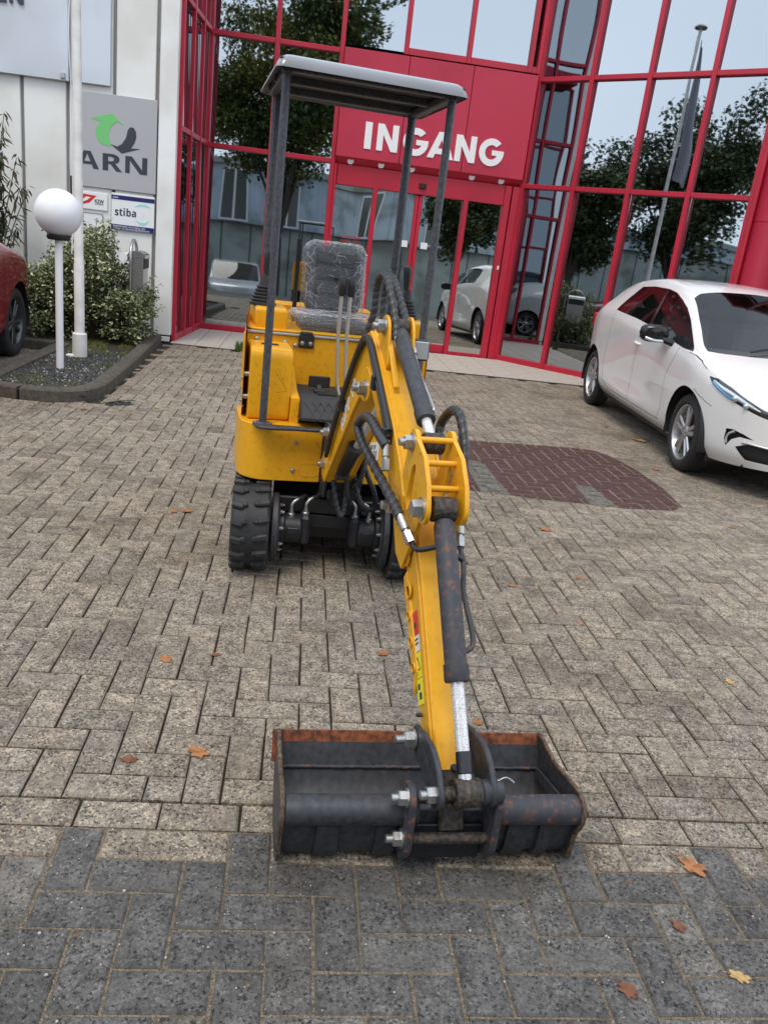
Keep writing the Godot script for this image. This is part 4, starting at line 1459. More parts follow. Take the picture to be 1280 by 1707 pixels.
	# the flattened dark rag with a stick near the kerb
	var rag := thing("dark_rag", "flattened black rag with a twig on the bricks beside the kerb", "rag", Transform3D(Basis(Vector3.UP, 0.5), Vector3(-1.410, 0, -6.645)))
	var rows := []
	for k in 9:
		var row := []
		for j in 13:
			var u := (j / 12.0 - 0.5)
			var w := (k / 8.0 - 0.5)
			var edge := 1.0 - pow(maxf(absf(u), absf(w)) * 2.0, 4.0)
			row.append(Vector3(u * 0.22 * (0.8 + 0.3 * sin(k * 1.3)), 0.004 + 0.02 * edge * (0.6 + 0.5 * sin(j * 1.7 + k)), w * 0.11 * (0.8 + 0.25 * cos(j * 1.1))))
		rows.append(row)
	put("cloth", MB.new().grid(rows), M.trim_black, rag)
	put("twig", MB.new().tube([Vector3(-0.16, 0.012, 0.03), Vector3(0, 0.03, 0.0), Vector3(0.15, 0.02, -0.05)], [0.004, 0.005, 0.003], 6), M.stem, rag)


# ---------------------------------------------------------------- the small excavator
# Its own axes: X to the viewer's right, Z towards the viewer along the arm, origin on the paving below the swing post.
func zy(a: Array) -> PackedVector2Array:  # profile given as (z, y), to be drawn out sideways: X of the prism = z
	return P2(a)

func side_prism(b: MB, prof: PackedVector2Array, x0: float, x1: float, bev := 0.003, crease := 40.0) -> MB:
	var keep := b.x
	# prism X -> our Z, prism Y -> our Y, prism Z -> our -X
	b.x = keep * Transform3D(Basis(Vector3(0, 0, 1), Vector3(0, 1, 0), Vector3(-1, 0, 0)), Vector3.ZERO)
	b.prism(prof, -x1, -x0, bev, crease)
	b.x = keep
	return b

func top_prism(b: MB, prof: PackedVector2Array, y0: float, y1: float, bev := 0.003) -> MB:  # profile given as (x, z)
	var keep := b.x
	b.x = keep * Transform3D(Basis(Vector3(1, 0, 0), Vector3(0, 0, 1), Vector3(0, -1, 0)), Vector3.ZERO)
	b.prism(prof, -y1, -y0, bev)
	b.x = keep
	return b

func stadium(z0: float, z1: float, y: float, r: float, seg := 12) -> PackedVector2Array:
	var out := PackedVector2Array()
	for k in seg + 1: out.append(Vector2(z1, y) + Vector2.from_angle(-PI / 2 + PI * k / seg) * r)
	for k in seg + 1: out.append(Vector2(z0, y) + Vector2.from_angle(PI / 2 + PI * k / seg) * r)
	return out

func hose(e: Node, called: String, pts: Array, r: float, wrapped: bool, per := 8) -> MeshInstance3D:
	var c := curve(pts, per)
	var o := put(called, MB.new().tube(c, r, 10), M.hose, e)
	if wrapped:  # a spiral guard strip round the hose
		var len := 0.0
		for k in c.size() - 1: len += c[k].distance_to(c[k + 1])
		var turns := len / (r * 2.3)
		var sp := MB.new()
		var N := int(turns * 9)
		var rows := [[], [], [], []]
		for k in N + 1:
			var f := float(k) / N * (c.size() - 1)
			var i0 := mini(int(f), c.size() - 2)
			var p: Vector3 = c[i0].lerp(c[i0 + 1], f - i0)
			var t: Vector3 = (c[i0 + 1] - c[i0]).normalized()
			var s := t.cross(Vector3(0.9, 0.25, 0.35)).normalized()
			var w := t.cross(s)
			var an := TAU * turns * k / N
			var d := s * cos(an) + w * sin(an)
			rows[0].append(p + d * r * 1.0 - t * r * 0.75)
			rows[1].append(p + d * r * 1.17 - t * r * 0.6)
			rows[2].append(p + d * r * 1.17 + t * r * 0.6)
			rows[3].append(p + d * r * 1.0 + t * r * 0.75)
		sp.grid(rows, false, true)
		put("spiral_guard", sp, M.hose_wrap, o)
	return o

func fitting(e: Node, a: Vector3, b: Vector3, r := 0.014) -> void:  # pressed hose end: sleeve, neck, nut
	var m := MB.new()
	m.cyl(a, a.lerp(b, 0.55), r, r, 14, 0.0015)
	m.cyl(a.lerp(b, 0.5), a.lerp(b, 0.66), r * 0.72, r * 0.72, 12)
	m.x = MB.along(a.lerp(b, 0.64), b)
	var h := (b - a).length() * 0.36
	m.lathe_flat([Vector2(r * 1.1, 0), Vector2(r * 1.1, h), Vector2(r * 0.6, h), Vector2(0, h)], 6)
	m.lathe_flat([Vector2(0.0001, 0), Vector2(r * 1.1, 0)], 6)
	put("hose_fitting", m, M.zinc, e)

func ram(e: Node, called: String, a: Vector3, b: Vector3, r: float, body: float, rod: float, m: Material, rodm: Material, boss := 0.03) -> Node3D:
	var o := Node3D.new()
	o.name = nm(e, called)
	e.add_child(o, true)
	var d := (b - a).normalized()
	var L := (b - a).length()
	var c := MB.new()
	c.x = MB.along(a, b)
	c.lathe([Vector2(0, 0.03), Vector2(r * 0.8, 0.032), Vector2(r, 0.045), Vector2(r, L * body - 0.045)], 24)
	c.lathe([Vector2(r, L * body - 0.045), Vector2(r * 1.12, L * body - 0.043), Vector2(r * 1.13, L * body - 0.004), Vector2(r * 1.05, L * body), Vector2(rod, L * body + 0.001)], 24)
	put("barrel", c, m, o)
	c = MB.new()
	c.cyl(a + d * L * body, b - d * boss * 0.6, rod, rod, 20)
	put("rod", c, rodm, o)
	for p in [a, b]: put("eye", MB.new().cyl(p - Vector3(boss * 0.95, 0, 0), p + Vector3(boss * 0.95, 0, 0), boss, boss, 18, 0.002), M.greasy, o)
	return o

func excavator() -> void:
	var r := RandomNumberGenerator.new()
	r.seed = 5
	var e := thing("mini_excavator", "yellow mini excavator with grey canopy, arm lowered and wide black bucket on the paving", "excavator", Transform3D(Basis(Vector3.UP, deg_to_rad(8.0)), Vector3(0.20, 0, -3.50)))
	var Y: Material = M.yellow
	# ---- tracks: the undercarriage stands turned a little against the upper body
	var under := Transform3D(Basis(Vector3.UP, deg_to_rad(-6.5)), Vector3(0, 0, 0.03))
	for s in [-1.0, 1.0]:
		var tr := Node3D.new()
		tr.name = nm(e, "track")
		e.add_child(tr, true)
		tr.transform = under
		var x0: float = s * 0.355 - 0.083
		var x1: float = s * 0.355 + 0.083
		var loop := stadium(-0.95, -0.01, 0.205, 0.188, 16)
		var belt := MB.new()
		side_prism(belt, loop, x0, x1, 0.012)
		put("rubber_belt", belt, M.rubber, tr)
		# tread lugs: staggered bent bars in two rows with a centre block
		var lugs := MB.new()
		var per := 2.0 * 0.94 + TAU * 0.19
		var n := 40
		for k in n:
			var d := per * k / n
			for half in [-1.0, 1.0]:
				var dd := fposmod(d + (0.018 if half > 0 else 0.0), per)
				var pos := Vector2.ZERO
				var nor := Vector2.ZERO
				if dd < 0.94: pos = Vector2(-0.95 + dd, 0.017); nor = Vector2(0, -1)
				elif dd < 0.94 + PI * 0.19:
					var an := -PI / 2 + (dd - 0.94) / 0.19
					nor = Vector2.from_angle(an); pos = Vector2(-0.01, 0.205) + nor * 0.188
				elif dd < 1.88 + PI * 0.19: pos = Vector2(-0.01 - (dd - 0.94 - PI * 0.19), 0.393); nor = Vector2(0, 1)
				else:
					var an := PI / 2 + (dd - 1.88 - PI * 0.19) / 0.19
					nor = Vector2.from_angle(an); pos = Vector2(-0.95, 0.205) + nor * 0.188
				if pos.y < 0.03 and pos.x < -0.06 and pos.x > -0.9: nor = Vector2(0, -1)
				var tan := Vector2(-nor.y, nor.x)
				var T := Transform3D(Basis(Vector3(1, 0, 0), Vector3(0, nor.y, nor.x), Vector3(0, tan.y, tan.x)), Vector3(s * 0.355, pos.y, pos.x))
				if T.basis.determinant() < 0: T.basis = Basis(T.basis.x, T.basis.y, -T.basis.z)
				lugs.x = T * Transform3D(Basis(Vector3.UP, half * 0.20), Vector3(half * 0.056, 0.006, 0))
				lugs.box(Vector3.ZERO, Vector3(0.052, 0.024, 0.030), 0.006)
				lugs.x = T * Transform3D(Basis(Vector3.UP, -half * 0.3), Vector3(half * 0.026, 0.005, half * 0.006))
				lugs.box(Vector3.ZERO, Vector3(0.024, 0.021, 0.024), 0.005)
		put("tread_lugs", lugs, M.rubber, tr)
		var fr := MB.new()
		side_prism(fr, stadium(-0.86, -0.1, 0.2, 0.10, 8), s * 0.355 - 0.05, s * 0.355 + 0.05, 0.004)
		put("track_frame", fr, M.black_steel, tr)
		# sprocket flange and travel motor on the inner side
		var fl := MB.new()
		var xin: float = s * 0.262
		var sc := Vector3(0, 0.2, -0.01)
		fl.cyl(sc + Vector3(xin - s * 0.028, 0, 0), sc + Vector3(xin, 0, 0), 0.158, 0.158, 36, 0.004)
		fl.cyl(sc + Vector3(xin - s * 0.036, 0, 0), sc + Vector3(xin - s * 0.026, 0, 0), 0.118, 0.122, 30, 0.003)
		put("sprocket_flange", fl, M.scuffed_steel, tr)
		for k in 8:
			var an := TAU * k / 8 + 0.3
			put("bolt", MB.new().bolt(sc + Vector3(xin - s * 0.036, sin(an) * 0.10, cos(an) * 0.10), Vector3(-s, 0, 0), 0.008, 0.012, 0.5), M.zinc, tr)
		var mo := MB.new()
		mo.cyl(sc + Vector3(xin - s * 0.034, 0, 0), sc + Vector3(xin - s * 0.058, 0, 0), 0.085, 0.085, 24, 0.004)
		mo.cyl(sc + Vector3(xin - s * 0.055, 0, 0), sc + Vector3(xin - s * 0.135, 0, 0), 0.068, 0.066, 24, 0.006)
		mo.box(sc + Vector3(xin - s * 0.150, 0.01, 0), Vector3(0.045, 0.135, 0.115), 0.012)
		mo.box(sc + Vector3(xin - s * 0.095, 0.01, 0.066), Vector3(0.05, 0.03, 0.012), 0.003)
		put("travel_motor", mo, M.black_steel, tr)
		for q in [[0.085, 0.075], [0.15, 0.085]]:
			var p := sc + Vector3(xin - s * q[0], q[1] - 0.012, 0.012)
			var f := MB.new()
			f.cyl(p - Vector3(0, 0.01, 0), p + Vector3(0, 0.014, 0), 0.017, 0.017, 16, 0.002)
			f.cyl(p + Vector3(0, 0.012, 0), p + Vector3(0, 0.03, 0), 0.011, 0.010, 6)
			f.tube(curve([p + Vector3(0, 0.028, 0), p + Vector3(0, 0.05, 0.0), p + Vector3(s * -0.012, 0.068, -0.006), p + Vector3(s * -0.03, 0.078, -0.016)], 4), 0.0075, 10)
			put("elbow_fitting", f, M.zinc, tr)
			hose(tr, "hose", [p + Vector3(s * -0.026, 0.076, -0.014), p + Vector3(s * -0.05, 0.082, -0.03), p + Vector3(s * -0.06, 0.06 + q[0] * 0.2, -0.07), p + Vector3(s * -0.03, 0.055, -0.15)], 0.011, false, 5)
	# ---- undercarriage
	var u := MB.new()
	u.box(Vector3(0, 0.30, -0.10), Vector3(0.50, 0.075, 0.10), 0.006)
	u.box(Vector3(0, 0.225, -0.06), Vector3(0.46, 0.06, 0.012), 0.003)
	u.box(Vector3(0, 0.27, -0.50), Vector3(0.52, 0.14, 0.44), 0.01)
	u.box(Vector3(0, 0.17, -0.16), Vector3(0.40, 0.12, 0.02), 0.004)
	put("undercarriage", u, M.black_steel, e).transform = under
	for k in 5:
		put("bolt", MB.new().bolt(Vector3(-0.02 + k * 0.016, 0.232 + (k % 2) * 0.02, -0.054), Vector3(0, 0, 1), 0.007, 0.009, 0.4), M.black_steel, e)
	u = MB.new()
	u.cyl(Vector3(0, 0.33, -0.5), Vector3(0, 0.43, -0.5), 0.23, 0.23, 36, 0.004)
	put("slew_ring", u, M.black_steel, e)
	# ---- upper body
	var deck := MB.new()
	top_prism(deck, soft(P2([-0.40, -0.05, 0.40, -0.05, 0.33, -1.17, -0.33, -1.17]), 0.08, 4), 0.41, 0.44, 0.004)
	put("base_plate", deck, M.black_steel, e)
	var L := [Vector2(-0.062, -0.012), Vector2(-0.29, -0.012)]
	for k in 9:
		var an := PI / 2 + PI / 2 * k / 8
		L.append(Vector2(-0.295, -0.137) + Vector2.from_angle(an) * Vector2(0.125, 0.125))
	L.append_array([Vector2(-0.42, -0.37), Vector2(-0.062, -0.37)])
	for s in [1.0, -1.0]:
		var poly := PackedVector2Array()
		for q in L:
			var qq: Vector2 = q
			if s < 0 and qq.x > -0.1: qq.x = -0.115
			poly.append(Vector2(qq.x * s, qq.y))
		var b := MB.new()
		top_prism(b, poly, 0.418, 0.668, 0.003)
		var sk := put("front_skirt", b, Y, e)
		for q in ([[-0.177, 0.595], [-0.184, 0.47]] if s > 0 else [[0.35, 0.60], [0.35, 0.47]]):
			put("bolt", MB.new().bolt(Vector3(q[0], q[1], -0.011), Vector3(0, 0, 1), 0.008, 0.009, 0.0), M.zinc, sk)
		if s > 0:  # pressed outline of a cover in the skirt
			var ring := soft(P2([-0.155, 0.505, -0.064, 0.505, -0.064, 0.445, -0.155, 0.445]), 0.03, 5)
			var pts := []
			for q in ring: pts.append(Vector3(q.x, q.y, -0.0115))
			pts.append(pts[0])
			put("pressed_seam", MB.new().tube(pts, 0.0016, 5, false), M.yellow_worn, sk)
	var pl := MB.new()
	pl.box(Vector3(0.166, 0.578, -0.0095), Vector3(0.07, 0.082, 0.002))
	var plate := put("data_plate", pl, M.decal_white, e)
	words("plate_text", "GT", 0.018, Transform3D(Basis(), Vector3(0.17, 0.596, -0.0075)), M.letter_dark, plate, true, 0.001)
	for k in 3: words("plate_text", "1000  0.8", 0.009, Transform3D(Basis(), Vector3(0.165, 0.575 - k * 0.012, -0.0075)), M.letter_dark, plate, false, 0.001)
	# body behind the operator's feet
	var body := MB.new()
	top_prism(body, soft(P2([-0.40, -0.40, 0.40, -0.40, 0.33, -1.18, -0.33, -1.18]), 0.09, 5), 0.44, 1.016, 0.006)
	put("engine_housing", body, Y, e)
	var fp := MB.new()
	fp.box(Vector3(0.0, 0.885, -0.385), Vector3(0.81, 0.262, 0.03), 0.004)
	put("seat_front_panel", fp, Y, e)
	for q in [[-0.345, 0.992], [-0.215, 0.985], [-0.165, 0.975], [0.34, 0.985]]:
		put("bolt", MB.new().bolt(Vector3(q[0], q[1], -0.37), Vector3(0, 0, 1), 0.010, 0.010, 0.35), M.zinc, e)
	fp = MB.new()
	fp.box(Vector3(0.0, 1.022, -0.385), Vector3(0.80, 0.010, 0.05), 0.003)
	put("deck_edge", fp, M.grey_seam, e)
	fp = MB.new()
	top_prism(fp, soft(P2([-0.395, -0.39, 0.395, -0.39, 0.325, -1.18, -0.325, -1.18]), 0.08, 5), 1.0285, 1.038, 0.003)
	put("deck", fp, Y, e)
	fp = MB.new()
	fp.box(Vector3(0.03, 1.075, -1.0), Vector3(0.56, 0.09, 0.12), 0.012)
	put("rear_cover", fp, Y, e)
	fp = MB.new()
	fp.box(Vector3(-0.117, 0.998, -0.362), Vector3(0.072, 0.062, 0.014), 0.004)
	fp.box(Vector3(-0.117, 1.032, -0.375), Vector3(0.058, 0.016, 0.04), 0.004)
	var hg := put("hinge_bracket", fp, M.black_steel, e)
	for q in [-0.137, -0.098]: put("bolt", MB.new().bolt(Vector3(q, 0.99, -0.355), Vector3(0, 0, 1), 0.008, 0.007, 0.3), M.zinc, hg)
	# side covers standing off the body
	for s in [-1.0, 1.0]:
		var rows := []
		for k in 13:
			var z := -0.14 - k * 0.08
			var row := []
			for j in 9:
				var y := 0.66 + j * 0.052
				row.append(Vector3(s * (0.414 - 0.09 * pow(k / 12.0, 1.2)), y if j > 0 else (0.66 if k > 0 else 0.70), z))
			rows.append(row)
		var b := MB.new()
		b.grid(rows, false, s < 0)
		for row in rows:
			for k in row.size(): row[k] = row[k] - Vector3(s * 0.006, 0, 0)
		b.grid(rows, false, s > 0)
		var sc2 := put("side_cover", b, M.yellow_worn, e)
		for q in [[-0.16, 0.76], [-0.16, 0.86]]:
			put("spacer", MB.new().cyl(Vector3(s * 0.385, q[1], q[0]), Vector3(s * 0.412, q[1], q[0]), 0.012, 0.012, 12), M.zinc, sc2)
			put("bolt", MB.new().bolt(Vector3(s * 0.415, q[1] - 0.02, q[0]), Vector3(s, 0, 0), 0.007, 0.008, 0.0), M.zinc, sc2)
	# left control column
	var col := MB.new()
	side_prism(col, soft(zy([-0.36, 0.664, -0.105, 0.664, -0.105, 0.985, -0.36, 0.992]), 0.045, 6), -0.390, -0.207, 0.004)
	var cc := put("control_column", col, Y, e)
	put("slot", MB.new().box(Vector3(-0.30, 0.9905, -0.22), Vector3(0.075, 0.004, 0.03), 0.0), M.trim_black, cc)
	for q in [[-0.285, 0.90, -0.225, 0.80], [-0.268, 0.905, -0.222, 0.795], [-0.335, 0.87, -0.30, 0.82], [-0.345, 0.895, -0.29, 0.815], [-0.275, 0.795, -0.225, 0.805], [-0.235, 0.905, -0.236, 0.885], [-0.33, 0.745, -0.328, 0.738]]:  # long scratches on its front
		put("scratch", MB.new().tube([Vector3(q[0], q[1], -0.1050), Vector3((q[0] + q[2]) / 2 + 0.002, (q[1] + q[3]) / 2, -0.1048), Vector3(q[2], q[3], -0.1050)], [0.0003, 0.0007, 0.0003], 4, false), M.greasy, cc)
	col = MB.new()
	side_prism(col, zy([-0.37, 0.66, -0.08, 0.66, -0.08, 0.78, -0.20, 0.80, -0.37, 0.88]), -0.205, -0.165, 0.003)
	put("column_step", col, Y, e)
	# floor with quilted mat
	var fl := MB.new()
	fl.box(Vector3(0.11, 0.70, -0.2), Vector3(0.56, 0.012, 0.36), 0.002)
	put("floor", fl, M.black_steel, e)
	var mt := MB.new()
	side_prism(mt, zy([-0.37, 0.70, 0.0, 0.70, 0.0, 0.712, -0.07, 0.772, -0.10, 0.785, -0.37, 0.795]), -0.165, 0.36, 0.006)
	var mo := put("floor_mat", mt, M.mat_rubber, e)
	var qs := MB.new()
	for k in 17:  # quilting: crossed raised ribs on the sloping front
		for d in [-1.0, 1.0]:
			var xa: float = -0.20 + k * 0.036
			var a := Vector3(xa, 0.708, 0.004)
			var b := Vector3(xa + d * 0.055, 0.776, -0.07)
			if minf(a.x, b.x) < -0.16 or maxf(a.x, b.x) > 0.355: continue
			qs.tube([a, b], 0.0022, 5, false)
	put("quilting", qs, M.hose_wrap, mo)
	var pd := MB.new()
	pd.box(Vector3(-0.06, 0.835, -0.24), Vector3(0.10, 0.052, 0.012), 0.004)
	pd.wedge(Vector3(-0.06, 0.76, -0.20), Vector3(-0.06, 0.82, -0.245), 0.022, 0.02)
	pd.cyl(Vector3(-0.085, 0.795, -0.21), Vector3(-0.035, 0.795, -0.21), 0.012, 0.012, 12)
	put("pedal", pd, M.black_steel, e)
	put("pedal_slot", MB.new().box(Vector3(-0.03, 0.792, -0.18), Vector3(0.09, 0.006, 0.05), 0.0), M.trim_black, mo)
	# travel levers
	for q in [[0.002, 0.0], [0.042, 0.0]]:
		var lv := MB.new()
		lv.tube(curve([Vector3(q[0] + 0.04, 0.76, -0.20), Vector3(q[0] + 0.025, 0.80, -0.205), Vector3(q[0] + 0.012, 0.87, -0.21), Vector3(q[0], 1.05, -0.21), Vector3(q[0] - 0.002, 1.26, -0.21)], 5), 0.0085, 10)
		var ln := put("travel_lever", lv, M.lever_grey, e)
		var hd := MB.new()
		side_prism(hd, soft(P2([-0.03, 1.235, -0.002, 1.228, 0.008, 1.28, 0.0, 1.315, -0.03, 1.318, -0.04, 1.29]), 0.014, 4), 0.0, 0.032, 0.007)
		for k in hd.v.size(): hd.v[k] += Vector3(q[0] - 0.017, -0.002, -0.195)
		put("handle", hd, M.black_plastic, ln)
	# side consoles with rubber boots and joysticks
	for s in [-1.0, 1.0]:
		var cx: float = -0.278 if s < 0 else 0.392
		var w: float = 0.150 if s < 0 else 0.145
		var cb := MB.new()
		side_prism(cb, soft(zy([-0.75, 1.03, -0.435, 1.03, -0.425, 1.118, -0.44, 1.130, -0.75, 1.130]), 0.01, 3), cx - w / 2, cx + w / 2, 0.008)
		var con := put("console", cb, Y, e)
		var bt := MB.new()
		var bx: float = cx - (0.035 if s < 0 else -0.0)
		bt.x = Transform3D(Basis(), Vector3(bx, 1.128, -0.55))
		var prof := [Vector2(0, 0), Vector2(0.062, 0)]
		for k in 6:
			var rr := 0.060 - k * 0.006
			prof.append_array([Vector2(rr + 0.003, 0.008 + k * 0.015), Vector2(rr + 0.004, 0.013 + k * 0.015), Vector2(rr - 0.007, 0.018 + k * 0.015)])
		prof.append_array([Vector2(0.020, 0.115), Vector2(0.014, 0.145), Vector2(0, 0.146)])
		bt.lathe(prof, 22)
		put("boot", bt, M.rubber, con)
		var gr := MB.new()
		gr.x = Transform3D(Basis(Vector3.BACK, 0.05 * s), Vector3(bx, 1.128, -0.55))
		gr.lathe([Vector2(0, 0.13), Vector2(0.013, 0.14), Vector2(0.016, 0.17), Vector2(0.019, 0.205), Vector2(0.0215, 0.235), Vector2(0.017, 0.25), Vector2(0, 0.256)], 16)
		put("grip", gr, M.black_plastic, con)
			# seat, still wrapped in clear film
	var seat := Node3D.new()
	seat.name = nm(e, "seat")
	e.add_child(seat, true)
	var T := Transform3D(Basis(Vector3.RIGHT, -0.13), Vector3(0.060, 1.10, -0.74))
	var bk := MB.new()
	bk.x = T
	bk.prism(rounded_at(0, 0.17, 0.285, 0.335, 0.055), -0.075, -0.02, 0.02)
	put("backrest", bk, M.seat_vinyl, seat)
	for k in 4:
		var cu := MB.new()
		cu.x = T
		cu.prism(rounded_at(0, 0.055 + k * 0.075, 0.195, 0.068, 0.014), -0.03, 0.004, 0.012)
		put("back_cushion", cu, M.seat_vinyl, seat)
	for s in [-1.0, 1.0]:
		var cu := MB.new()
		cu.x = T
		cu.prism(rounded_at(s * 0.118, 0.16, 0.04, 0.28, 0.02), -0.03, 0.012, 0.014)
		put("back_bolster", cu, M.seat_vinyl, seat)
	var cs := MB.new()
	top_prism(cs, soft(P2([-0.14, -0.46, 0.23, -0.46, 0.225, -0.74, -0.135, -0.74]), 0.05, 5), 1.045, 1.09, 0.016)
	put("seat_cushion", cs, M.seat_vinyl, seat)
	put("seat_base", MB.new().box(Vector3(0.02, 1.04, -0.58), Vector3(0.30, 0.03, 0.24), 0.004), M.black_steel, seat)
	var nz := FastNoiseLite.new()
	nz.seed = 3; nz.frequency = 17.0; nz.fractal_octaves = 3
	nz.noise_type = FastNoiseLite.TYPE_SIMPLEX_SMOOTH
	nz.domain_warp_enabled = true
	nz.domain_warp_amplitude = 0.05
	nz.domain_warp_frequency = 9.0
	var film := MB.new()
	film.x = T
	wrap_sheet(film, rounded_at(0, 0.172, 0.315, 0.365, 0.06), 0.03, -0.085, nz)
	put("backrest_film", film, M.clear_film, seat)
	film = MB.new()
	film.x = Transform3D(Basis(Vector3.RIGHT, -PI / 2), Vector3(0.045, 1.04, -0.60))
	wrap_sheet(film, rounded_at(0, 0, 0.43, 0.33, 0.06), 0.075, 0.0, nz)
	put("cushion_film", film, M.clear_film, seat)
	# creases of doubled film; whitish tubes also stand for the bright glints on them
	var fold_glints := MB.new()
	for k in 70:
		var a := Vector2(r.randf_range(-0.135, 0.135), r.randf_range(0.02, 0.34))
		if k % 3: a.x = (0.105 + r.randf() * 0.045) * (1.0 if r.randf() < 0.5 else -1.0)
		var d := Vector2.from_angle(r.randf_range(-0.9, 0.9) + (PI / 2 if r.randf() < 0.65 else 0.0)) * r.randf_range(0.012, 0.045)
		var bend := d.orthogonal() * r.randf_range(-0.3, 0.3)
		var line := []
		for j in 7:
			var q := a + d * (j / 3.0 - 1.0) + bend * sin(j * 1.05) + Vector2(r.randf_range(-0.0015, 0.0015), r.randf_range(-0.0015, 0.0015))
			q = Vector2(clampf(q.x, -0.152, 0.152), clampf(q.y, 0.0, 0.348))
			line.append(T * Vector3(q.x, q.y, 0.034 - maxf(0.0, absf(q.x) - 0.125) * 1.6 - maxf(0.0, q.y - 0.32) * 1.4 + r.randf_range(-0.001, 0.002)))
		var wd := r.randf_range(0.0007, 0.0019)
		fold_glints.tube(line, [0.0002, wd * 0.6, wd, wd * 1.1, wd, wd * 0.6, 0.0002], 5, false)
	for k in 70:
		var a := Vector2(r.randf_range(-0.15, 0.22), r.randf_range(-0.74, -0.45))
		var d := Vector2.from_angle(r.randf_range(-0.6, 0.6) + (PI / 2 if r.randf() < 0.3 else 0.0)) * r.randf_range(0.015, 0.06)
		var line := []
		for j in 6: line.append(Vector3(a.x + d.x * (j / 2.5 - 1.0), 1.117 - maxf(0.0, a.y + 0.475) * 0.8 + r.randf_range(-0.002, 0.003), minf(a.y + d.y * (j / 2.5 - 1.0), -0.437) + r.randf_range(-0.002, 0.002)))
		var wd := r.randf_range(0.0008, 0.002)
		fold_glints.tube(line, [0.0002, wd, wd * 1.2, wd, wd * 0.7, 0.0002], 5, false)
	stuff(put("film_crease_glints", fold_glints, M.film_fold_glint, seat))
	put("seat_bar", MB.new().box(Vector3(-0.125, 1.24, -0.83), Vector3(0.022, 0.42, 0.012), 0.003), M.black_steel, seat)
	# ---- canopy
	var posts := [[Vector3(-0.328, 0.665, -0.03), Vector3(-0.328, 2.05, -0.02), 0.0165], [Vector3(0.345, 0.665, -0.03), Vector3(0.338, 2.05, -0.02), 0.0165],
		[Vector3(-0.305, 1.36, -0.60), Vector3(-0.305, 2.06, -0.60), 0.020], [Vector3(0.325, 1.36, -0.60), Vector3(0.325, 2.06, -0.60), 0.020]]
	for k in 4:
		var q: Array = posts[k]
		var b := MB.new()
		b.cyl(q[0], q[1], q[2], q[2], 20)
		var po := put("canopy_post", b, M.post_paint, e)
		if k < 2:
			b = MB.new()
			b.x = Transform3D(Basis(), q[0])
			b.lathe([Vector2(0, 0), Vector2(0.045, 0.0), Vector2(0.043, 0.010), Vector2(0.020, 0.014), Vector2(0.0, 0.018)], 24)
			put("foot_plate", b, M.post_paint, po)
			for s in [-1.0, 1.0]: put("bolt", MB.new().bolt(q[0] + Vector3(s * 0.031, 0.010, 0.012), Vector3.UP, 0.006, 0.006, 0.3), M.zinc, po)
		else:
			put("inner_tube", MB.new().cyl(Vector3(q[0].x, 1.0, -0.60), Vector3(q[0].x, 1.38, -0.60), 0.013, 0.013, 16), M.post_paint, po)
	var rf := MB.new()
	var rings := [[0.0, 2.035], [-0.002, 2.05], [0.003, 2.068], [0.014, 2.085], [0.032, 2.097], [0.06, 2.103], [0.14, 2.108], [0.30, 2.110]]
	var rows := []
	for q in rings:
		var row := []
		var pr := rounded(0.755 - 2 * q[0], 0.73 - 2 * q[0], maxf(0.03 - q[0] * 0.3, 0.004), 4)
		for p in pr: row.append(Vector3(p.x + 0.002, q[1], p.y - 0.30))
		rows.append(row)
	# the drop edge runs out towards the corners
	for k in rows[0].size():
		var p: Vector3 = rows[0][k]
		var edge := absf(p.x - 0.002) / 0.3775
		if edge > 0.7: rows[0][k].y += 0.022 * (edge - 0.7) / 0.3
	rf.grid(rows, true, true)
	put("canopy_roof", rf, M.roof_grey, e)
	var un := MB.new()
	un.box(Vector3(0.002, 2.082, -0.30), Vector3(0.735, 0.006, 0.70), 0.002)
	for z in [-0.03, -0.30, -0.57]: un.box(Vector3(0.002, 2.066, z), Vector3(0.70, 0.03, 0.035), 0.004)
	for x in [-0.325, 0.33]: un.box(Vector3(x, 2.055, -0.30), Vector3(0.035, 0.03, 0.62), 0.004)
	put("canopy_frame", un, M.post_paint, e)
	# ---- swing post and its plates
	var sw := MB.new()
	sw.cyl(Vector3(0.03, 0.34, 0.05), Vector3(0.03, 0.66, 0.05), 0.058, 0.052, 24, 0.006)
	sw.box(Vector3(0.03, 0.62, 0.06), Vector3(0.15, 0.05, 0.13), 0.01)
	sw.box(Vector3(0.03, 0.40, 0.05), Vector3(0.14, 0.05, 0.12), 0.01)
	sw.box(Vector3(0.03, 0.50, -0.03), Vector3(0.17, 0.30, 0.05), 0.008)
	put("swing_post", sw, M.black_steel, e)
	for q in [[-0.058, -0.046], [0.098, 0.110]]:
		var b := MB.new()
		side_prism(b, soft(zy([-0.02, 0.70, 0.085, 0.715, 0.13, 0.66, 0.125, 0.47, 0.085, 0.375, 0.06, 0.385, -0.02, 0.48]), 0.02, 3), q[0], q[1], 0.002)
		put("swing_plate", b, M.scuffed_steel, e)
	for y in [0.675, 0.535]:
		put("pin_bolt", MB.new().bolt(Vector3(-0.058, y, 0.09), Vector3(-1, 0, 0), 0.021, 0.024, 0.5), M.zinc, e)
		put("pin", MB.new().cyl(Vector3(-0.05, y, 0.09), Vector3(0.10, y, 0.09), 0.017, 0.017, 14), M.greasy, e)
	var bar := MB.new()
	top_prism(bar, soft(P2([-0.37, 0.022, -0.30, 0.006, -0.22, 0.012, -0.06, 0.020, -0.06, 0.062, -0.20, 0.056, -0.29, 0.070, -0.35, 0.056]), 0.018, 4), 0.664, 0.678, 0.004)
	put("toe_bar", bar, M.scuffed_steel, e)
